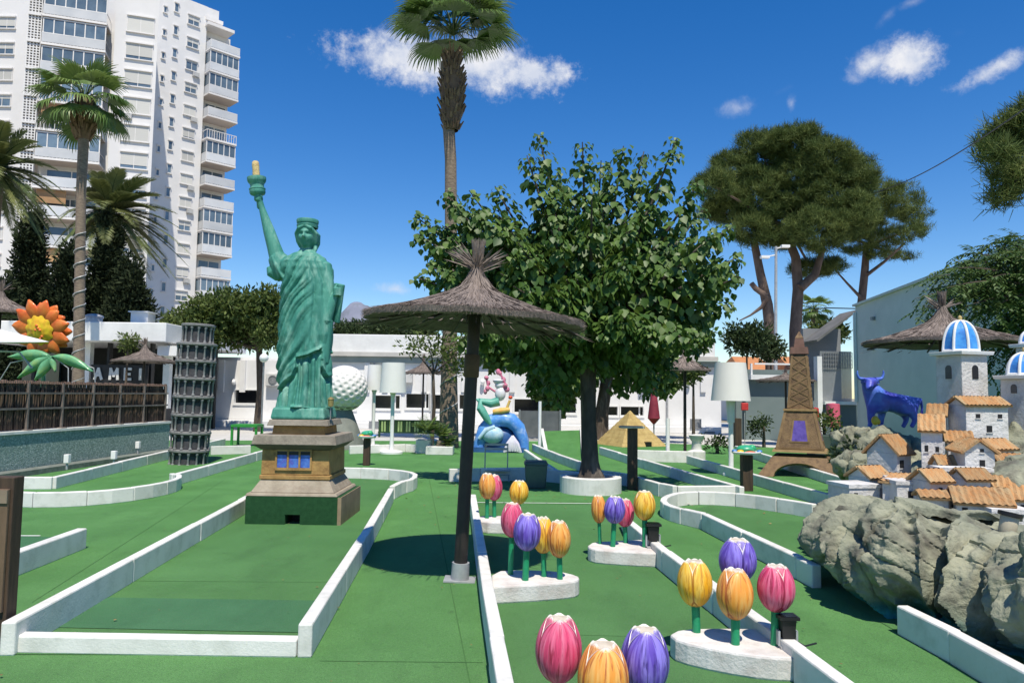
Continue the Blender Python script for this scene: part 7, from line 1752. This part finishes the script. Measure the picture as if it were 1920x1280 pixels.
# the near tee post, cut by the edge of the view
f = G(6, 1216); t = thing('tee_post', 'tall dark wooden tee post with plaque cut by the edge of the view', 'post', (f.x - .2, f.y + .06, .004))
z = G(40, 894, 0); zt4 = D(30, 894, f.y + .02).z
m = MB(); m.bx(f.x - .36, f.x + .005, f.y, f.y + .10, .004, zt4); part('post', m, m_wood, t, bevel=.006)
m = MB(); m.bx(f.x - .37, f.x - .012, f.y - .024, f.y - .002, .22, zt4 - .07); part('front_board', m, mat('plaque_wood', (.17, .11, .07), (.12, .08, .05), 5, .7, .3, 30, stretch=(6, 6, .6)), t, bevel=.004)
m = MB(); m.bx(f.x - .37, f.x - .012, f.y - .034, f.y - .025, zt4 - .155, zt4 - .075); part('label_plate', m, mat('plate_tan', (.26, .20, .145), (.2, .15, .11), 5, .6), t)
m = MB(); m.bx(f.x - .37, f.x - .05, f.y - .03, f.y - .002, .006, .20); part('foot_board', m, mat('foot_board', (.22, .16, .12), (.17, .12, .09), 5, .7), t)
m = MB()
for (a, b) in (((-.135, .0), (-.11, -.03)), ((-.11, -.03), (-.09, -.015)), ((-.13, -.03), (-.105, -.07)), ((-.105, -.05), (-.085, -.075))): m.tube([(f.x + a[0] + .0, f.y - .0265, zt4 - .20 + a[1]), (f.x + b[0], f.y - .0265, zt4 - .20 + b[1])], .005, 5)
part('painted_mark', m, m_black, t)

# ================================================================ sea-wave sculpture with a fish tail
wy = 20.5; ws = wy / F; wc = D(940, 850, wy)
wv = thing('wave_sculpture', 'blue wave sculpture with green fish tail, white shell and pink coral on top', 'sculpture', (wc.x, wy, .004))
m_wb = mat('wave_blue', (.06, .22, .66), (.12, .34, .74), 4, .4, .2, 20, c3=(.50, .62, .78), scale3=6, amt3=.5, coat=.2)
m_wd = mat('wave_deep', (.02, .07, .22), (.04, .12, .30), 4, .4)
m_wl = mat('wave_pale', (.42, .60, .70), (.26, .46, .62), 5, .5, c3=(.7, .75, .78), scale3=8, amt3=.6)
m_tail = mat('tail_green', (.14, .42, .33), (.09, .33, .26), 8, .4, .3, 40, coat=.2)
w_ = lambda px, py, dy=0.0: D(px, py, wy + dy)
m = MB()
arch = [w_(983, 852), w_(980, 825), w_(972, 802), w_(958, 788), w_(940, 785), w_(922, 790), w_(908, 805), w_(900, 828), w_(896, 850)]
m.tube(arch, [.13, .16, .19, .21, .22, .21, .19, .17, .15], 14); m.tube([p + Vector((0, .3, -.03)) for p in arch], [.14, .18, .2, .22, .24, .22, .2, .18, .16], 14); part('wave_arch', m, m_wb, wv)
m = MB(); m.sphere(w_(924, 815, -.12), (.30, .22, .24), 18, 12); m.tube([w_(928, 800, -.22), w_(912, 806, -.24), w_(898, 822, -.2)], [.06, .08, .05], 10); part('foam', m, m_wl, wv)
m = MB(); m.sphere(w_(940, 828, .1), (.42, .25, .42), 18, 12); m.bx(w_(888, 850).x, w_(985, 850).x, wy - .2, wy + .5, .004, .14); part('wave_core', m, m_wd, wv)
m = MB()
for k in range(9):
    a = PI * (.12 + .76 * k / 8); c = w_(961, 838, -.26); m.tube([c + Vector((0, .05, .30)), c + Vector((-math.cos(a) * .14, -.02, .10)), c + Vector((-math.cos(a) * .24, 0, -.16 + .05 * math.sin(a)))], [.03, .05, .035], 8)
part('shell', m, mat('shell_lilac', (.60, .56, .72), (.72, .70, .76), 6, .4), wv)
m = MB(); m.tube([w_(936, 752), w_(920, 756), w_(900, 752, -.1), w_(901, 765, -.2), w_(912, 783, -.2), w_(920, 795, -.2)], [.13, .12, .09, .115, .10, .05], 14)
m.tube([w_(900, 752, -.1), w_(893, 748, -.1)], [.07, .02], 10); part('fish_tail', m, m_tail, wv)
m = MB(); m.sphere(w_(938, 738), (.15, .13, .20), 16, 10); m.sphere(w_(936, 722), (.12, .11, .11), 16, 10); m.lathe([(.10, 0), (.14, .05), (.15, .09), (.09, .12), (.001, .13)], w_(934, 719), 16); part('white_figure', m, mat('sculpture_white', (.72, .72, .74), (.62, .62, .68), 5, .5), wv)
m = MB(); rr = random.Random(9)
for (px, py) in ((912, 708), (916, 718), (910, 734), (938, 700), (944, 712), (948, 722), (950, 730), (934, 697), (914, 728)): m.sphere(w_(px, py, rr.uniform(-.1, .1)), (rr.uniform(.05, .09), .06, rr.uniform(.05, .1)), 10, 8)
m.tube([w_(930, 735), w_(915, 725), w_(912, 708)], .03, 8); m.tube([w_(940, 735), w_(948, 720), w_(938, 700)], .03, 8); part('pink_coral', m, mat('coral_pink', (.62, .20, .30), (.50, .12, .22), 9, .5, c3=(.7, .5, .55), scale3=12, amt3=.6), wv)
m = MB(); m.tube([w_(925, 772, -.1), w_(940, 770, -.15), w_(955, 768, -.1)], [.07, .09, .07], 10); m.tube([w_(950, 766, -.1), w_(956, 750, -.1)], [.04, .035], 8); part('orange_shell', m, mat('shell_orange', (.70, .36, .08), (.65, .48, .15), 9, .5), wv)
m = MB(); m.sphere(w_(957, 745, -.1), (.06, .05, .05), 10, 8); part('red_tip', m, MATS['toy_red'], wv)
p0 = w_(935, 851)
# white stand with plants by it
# ================================================================ chair, bin, tables and small things
f = G(930, 900); s_ = f.y / F; t = thing('folding_chair', 'light grey metal folding chair standing in front of the wave sculpture', 'chair', (f.x, f.y, .004))
cwid = 21 * s_; zt5 = D(930, 831, f.y).z; zsit = D(930, 882, f.y).z
for sx in (-1, 1):
    m = MB(); m.tube([(f.x + sx * cwid, f.y + .30, .01), (f.x + sx * cwid, f.y + .03, zsit), (f.x + sx * cwid, f.y - .0, zt5)], .011, 8); part('back_leg', m, m_gal, t)
    m = MB(); m.tube([(f.x + sx * cwid * .92 + .05, f.y - .28, .01), (f.x + sx * cwid * .92 + .02, f.y + .02, zsit - .02), (f.x + sx * cwid * .92, f.y + .22, zsit + .02)], .011, 8); part('front_leg', m, m_gal, t)
m = MB(); m.bx(f.x - cwid + .012, f.x + cwid + .05, f.y - .26, f.y + .10, zsit + .012, zsit + .03); part('seat', m, m_gal, t, bevel=.005)
m = MB()
for z in (zt5 - .02, zt5 - .10): m.bx(f.x - cwid + .012, f.x + cwid - .012, f.y - .006, f.y + .010, z - .022, z + .022)
part('back_slat', m, m_gal, t)
m = MB(); m.tube([(f.x - cwid, f.y - .2, .12), (f.x + cwid + .04, f.y - .2, .12)], .009, 6); part('stretcher', m, m_gal, t)
f = G(1005, 917); s_ = f.y / F; t = thing('waste_bin', 'grey-green plastic waste bin behind the farthest tulip bed', 'bin', (f.x, f.y + .2, .004)); zb = D(1005, 872, f.y).z
m_bin = mat('bin_green', (.10, .13, .115), (.075, .10, .09), 4, .45)
m = MB(); m.frustum((f.x, f.y + .2), .006, zb, 18 * s_, .15, 21 * s_, .19); part('body', m, m_bin, t, bevel=.02)
m = MB(); m.frustum((f.x, f.y + .2), zb + .002, zb + .06, 23 * s_, .21, 20 * s_, .18); part('lid', m, m_bin, t, bevel=.015)
# green slatted bench rack before the clubhouse
yb = 26.5; t = thing('slatted_rack', 'long green slatted rack standing on the terrace under the clubhouse windows', 'rack', (D(770, 800, yb).x, yb, .01)); xa, xb = D(709, 800, yb).x, D(832, 800, yb).x; za, zb = D(770, 812, yb).z, D(770, 787, yb).z
za = max(za, .02)
m = MB(); m.bx(xa, xb, yb - .03, yb + .03, zb - .05, zb); m.bx(xa, xb, yb - .03, yb + .03, za, za + .05); part('rail', m, mat('rack_dark', (.015, .05, .015), (.02, .06, .02), 5, .6), t)
for i in range(24):
    x = xa + (xb - xa) * (i + .5) / 24; m = MB(); m.bx(x - .032, x + .032, yb - .02, yb + .02, za + .051, zb - .051); part('slat', m, mat('rack_slat', (.30, .42, .16), (.22, .34, .12), 5, .6) if i % 3 else MATS['rack_dark'], t)
m = MB(); m.bx(xa + .05, xb - .05, yb + .04, yb + .06, za, zb - .05); part('backing', m, MATS['rack_dark'], t)
for x in (xa + .05, xb - .05): m = MB(); m.bx(x - .03, x + .03, yb - .05, yb + .05, .01, za - .002 if za > .03 else .02); part('foot', m, MATS['rack_dark'], t)
# green table behind the statue
yb = 21.5; p = D(464, 795, yb); t = thing('green_table', 'bright green table between the leaning tower and the statue pedestal', 'table', (p.x, yb, .01)); hw_ = 24 / F * yb
m = MB(); m.bx(p.x - hw_, p.x + hw_, yb - .3, yb + .3, p.z - .07, p.z); part('table_top', m, mat('table_green', (.04, .30, .05), (.03, .24, .04), 5, .5), t)
for sx in (-1, 1):
    for sy in (-1, 1): m = MB(); m.bx(p.x + sx * hw_ * .92 - .03, p.x + sx * hw_ * .92 + .03, yb + sy * .25 - .03, yb + sy * .25 + .03, .01, p.z - .071); part('leg', m, MATS['table_green'], t)
# cycad pot beside the pole
yb = 19.5; p = D(822, 868, yb); t = thing('planter_plants', 'low white planter with a bushy cycad and a dry spiky plant before the tall palm', 'planter', (p.x, yb, .004))
m = MB(); xa, xb = D(800, 868, yb).x, D(850, 868, yb).x; m.bx(xa, xb, yb - .3, yb + .3, .004, .22); m.bx(D(778, 858, yb).x, D(806, 858, yb).x, yb + .1, yb + .6, .004, .36); part('trough', m, m_kerb, t, bevel=.015)
P, Y, N, S, T = [], [], [], [], []; rr = random.Random(4)
for (px, py, n_, L, tone_, el0) in ((800, 812, 30, .62, .5, .05), (828, 820, 20, .5, .75, .3), (840, 835, 18, .4, .6, .2)):
    c = D(px, py, yb + .1)
    for i in range(n_):
        a = rr.uniform(0, 6.28); el = rr.uniform(el0, 1.3); d = Vector((math.cos(a) * math.cos(el), math.sin(a) * math.cos(el), math.sin(el)))
        for k in range(14):
            f_ = .15 + .85 * k / 13; q = c + d * L * f_ + Vector((0, 0, -.35 * L * f_ * f_ * math.cos(el))); sd_ = d.cross(Vector((0, 0, 1))).normalized()
            for s_ in (-1, 1): P.append(q); Y.append(d * .6 + sd_ * s_); N.append(Vector((rr.gauss(0, .3), rr.gauss(0, .3), 1))); S.append(.16 * math.sin(PI * (.2 + .75 * f_))); T.append(min(1, max(0, tone_ + rr.gauss(0, .15))))
scatter('foliage', P, Y, N, S, T_BLADE, m_fan, t, tone=np.array(T), wid=3)
m = MB(); p2 = D(826, 862, yb); m.tube([(p2.x, yb, .2), (p2.x, yb, D(826, 825, yb).z)], [.14, .10], 10); part('stump', m, m_palmt, t)
# red furled parasol, red panels, white posts
yb = 24.0; p = D(1226, 765, yb); t = thing('furled_parasol', 'dark red furled parasol under the trees behind the large pyramid', 'parasol', (p.x, yb, .004))
m = MB(); m.lathe([(.03, D(1226, 795, yb).z), (.20, D(1226, 784, yb).z), (.15, D(1226, 760, yb).z), (.09, D(1226, 735, yb).z), (.02, D(1226, 728, yb).z)], (p.x, yb, 0), 14); part('fabric', m, mat('dark_red', (.26, .03, .05), (.18, .02, .04), 5, .7), t)
m = MB(); m.cyl((p.x, yb, .004), (p.x, yb, D(1226, 790, yb).z), .025, .025, 8); part('pole', m, m_gal, t)
for px, py, w_px, h_px, mt, lb in ((1529, 782, 12, 34, mat('panel_red', (.60, .05, .05), (.5, .04, .04), 5, .5), 'red rolled banner at the foot of the grey wall by the iron tower'), (1562, 778, 24, 42, mat('panel_pink', (.72, .14, .22), (.64, .10, .17), 5, .5), 'pink rolled banner at the foot of the grey wall by the bull')):
    yb = 19.5; p = D(px, py, yb); s_ = yb / F; t = thing('rolled_banner', lb, 'banner', (p.x, yb, p.z - h_px / 2 * s_), 'red banners at the grey wall')
    m = MB(); z0 = p.z - h_px / 2 * s_; m.lathe([(.001, z0), (w_px / 2 * s_, z0), (w_px / 2 * s_ * 1.02, z0 + h_px * s_ * .5), (w_px / 2 * s_, z0 + h_px * s_), (.001, z0 + h_px * s_ + .02)], (p.x, yb, 0), 20); part('fabric', m, mt, t)
    m = MB(); m.cyl((p.x, yb, .004), (p.x, yb, z0), .03, .03, 8); part('stand', m, m_gal, t)
yb = 24; p = D(1396, 762, yb); t = thing('red_lantern', 'small red hanging box against the grey wall beside the giant lamp', 'lantern', tuple(p)); m = MB(); m.box(p, (.22, .12, .24)); part('box', m, MATS['panel_red'], t, bevel=.02); m = MB(); m.bx(p.x - .01, p.x + .01, yb - .01, yb + .01, .004, p.z - .121); part('rod', m, m_gal, t)
yb = 18.2; p = D(1252, 835, yb); t = thing('white_bollard', 'white slim bollard in front of the clubhouse beside the thin parasol pole', 'bollard', (p.x, yb, .004)); m = MB(); m.cyl((p.x, yb, .004), (p.x, yb, D(1252, 784, yb).z), .05, .05, 12); part('post', m, m_whitem, t)
yb = 21; p = D(1012, 800, yb); t = thing('white_bollard', 'white slim bollard beside the green ramp and the wave sculpture', 'bollard', (p.x, yb, .004)); m = MB(); m.cyl((p.x, yb, .004), (p.x, yb, D(1012, 752, yb).z), .045, .045, 12); part('post', m, m_whitem, t)
yb = 18.8; p = D(1306, 838, yb); t = thing('white_urn', 'white stone urn pedestal at the end of the lane kerb by the thin parasol', 'pedestal', (p.x, yb, .004)); m = MB(); m.lathe([(.22, 0), (.22, .22), (.13, .26), (.11, .45), (.16, .52), (.20, .62), (.16, .64), (.001, .6)], (p.x, yb, .004), 16); part('urn', m, m_kerb, t)
# dark planter troughs before the red banners and a lower grey trough row under the trees
yb = 17.2; p = D(1545, 830, yb); t = thing('planter_trough', 'dark green planter trough before the red banners', 'planter', (p.x, yb, .004)); m = MB(); m.bx(D(1520, 830, yb).x, D(1575, 830, yb).x, yb - .25, yb + .25, .004, D(1545, 815, yb).z); part('trough', m, mat('trough_green', (.06, .09, .075), (.045, .07, .06), 5, .7), t, bevel=.015)
# dark terrace screen under the trees
yb = 26; t = thing('terrace_screen', 'grey fabric screen on the shaded terrace behind the wave sculpture', 'screen', (D(1010, 800, yb).x, yb, .004)); m = MB(); m.bx(D(972, 800, yb).x, D(1052, 800, yb).x, yb, yb + .05, .1, D(1010, 770, yb).z); part('panel', m, mat('screen_grey', (.13, .14, .15), (.09, .10, .11), 3, .8), t); 
for px in (974, 1012, 1050): m = MB(); x = D(px, 800, yb).x; m.bx(x - .03, x + .03, yb - .07, yb - .003, .004, D(1010, 768, yb).z); part('post', m, m_grey, t)
# sphere lamp by the light green tree
yb = 25; p = D(495, 671, yb); t = thing('globe_lamp', 'white globe lamp on a post beside the thin tree trunk', 'lamp', (p.x, yb, .004)); m = MB(); m.sphere(p, .15, 18, 12); part('globe', m, m_whitem, t); m = MB(); m.cyl((p.x, yb, .004), (p.x, yb, p.z - .14), .03, .03, 8); part('post', m, m_grey, t)
# street light with two heads behind the pines' trunks
yb = 34; p = D(1452, 660, yb); t = thing('street_light', 'grey street light with two white heads between the pine trunks', 'street light', (p.x, yb, 0)); zt6 = D(1455, 462, yb).z
m = MB(); m.tube([(p.x, yb, 0), (D(1455, 462, yb).x, yb, zt6)], [.09, .06], 10); part('pole', m, m_gal, t)
for a, b in (((1455, 466), (1472, 462)), ((1455, 478), (1434, 482))):
    A1, B1 = D(*a, yb), D(*b, yb); m = MB(); m.tube([A1, B1], .03, 6); m.box(B1, (.38, .25, .12)); part('head', m, m_whitem, t)
# overhead wire
m = MB(); a, b = D(1640, 362, 30), D(1960, 178, 14); q = [a.lerp(b, k / 20) + Vector((0, 0, -.25 * math.sin(PI * k / 20))) for k in range(21)]; m.tube(q, .016, 6); solo('overhead_wire', m, m_black, 'thin black overhead wire slanting down to the pines', 'wire')
m = MB(); a, b = D(1545, 577, 40), D(1622, 579, 40); m.tube([a, b], .03, 6); solo('overhead_wire', m, m_black, 'short dark wire crossing the sky just above the porch roof', 'wire')

# dry leaves and bits of litter blown against the kerbs
P, Y, N, S, T = [], [], [], [], []; rr = random.Random(77)
for i in range(420):
    if i < 230: a = rr.uniform(0, 6.28); q = rr.uniform(.6, 3.6); x, y = PX + math.cos(a) * q, PY + math.sin(a) * q
    else: x, y = rr.uniform(-4.2, 2.5), rr.uniform(3.6, 15)
    P.append((x, y, .018 + rr.uniform(0, .008))); a = rr.uniform(0, 6.28); Y.append((math.cos(a), math.sin(a), rr.uniform(-.1, .2))); N.append((rr.gauss(0, .3), rr.gauss(0, .3), 1)); S.append(rr.uniform(.02, .05) if i < 230 else rr.uniform(.012, .03)); T.append(rr.random())
lit = scatter('leaf_litter', P, Y, N, S, T_LEAF, mat('dry_leaf', (.16, .10, .04), (.30, .22, .09), 9, .9, attr='tone'), None, tone=np.array(T), wid=1.6, kind='stuff'); tag(lit, 'scattered small dry leaves lying on the green carpet', 'leaf litter')
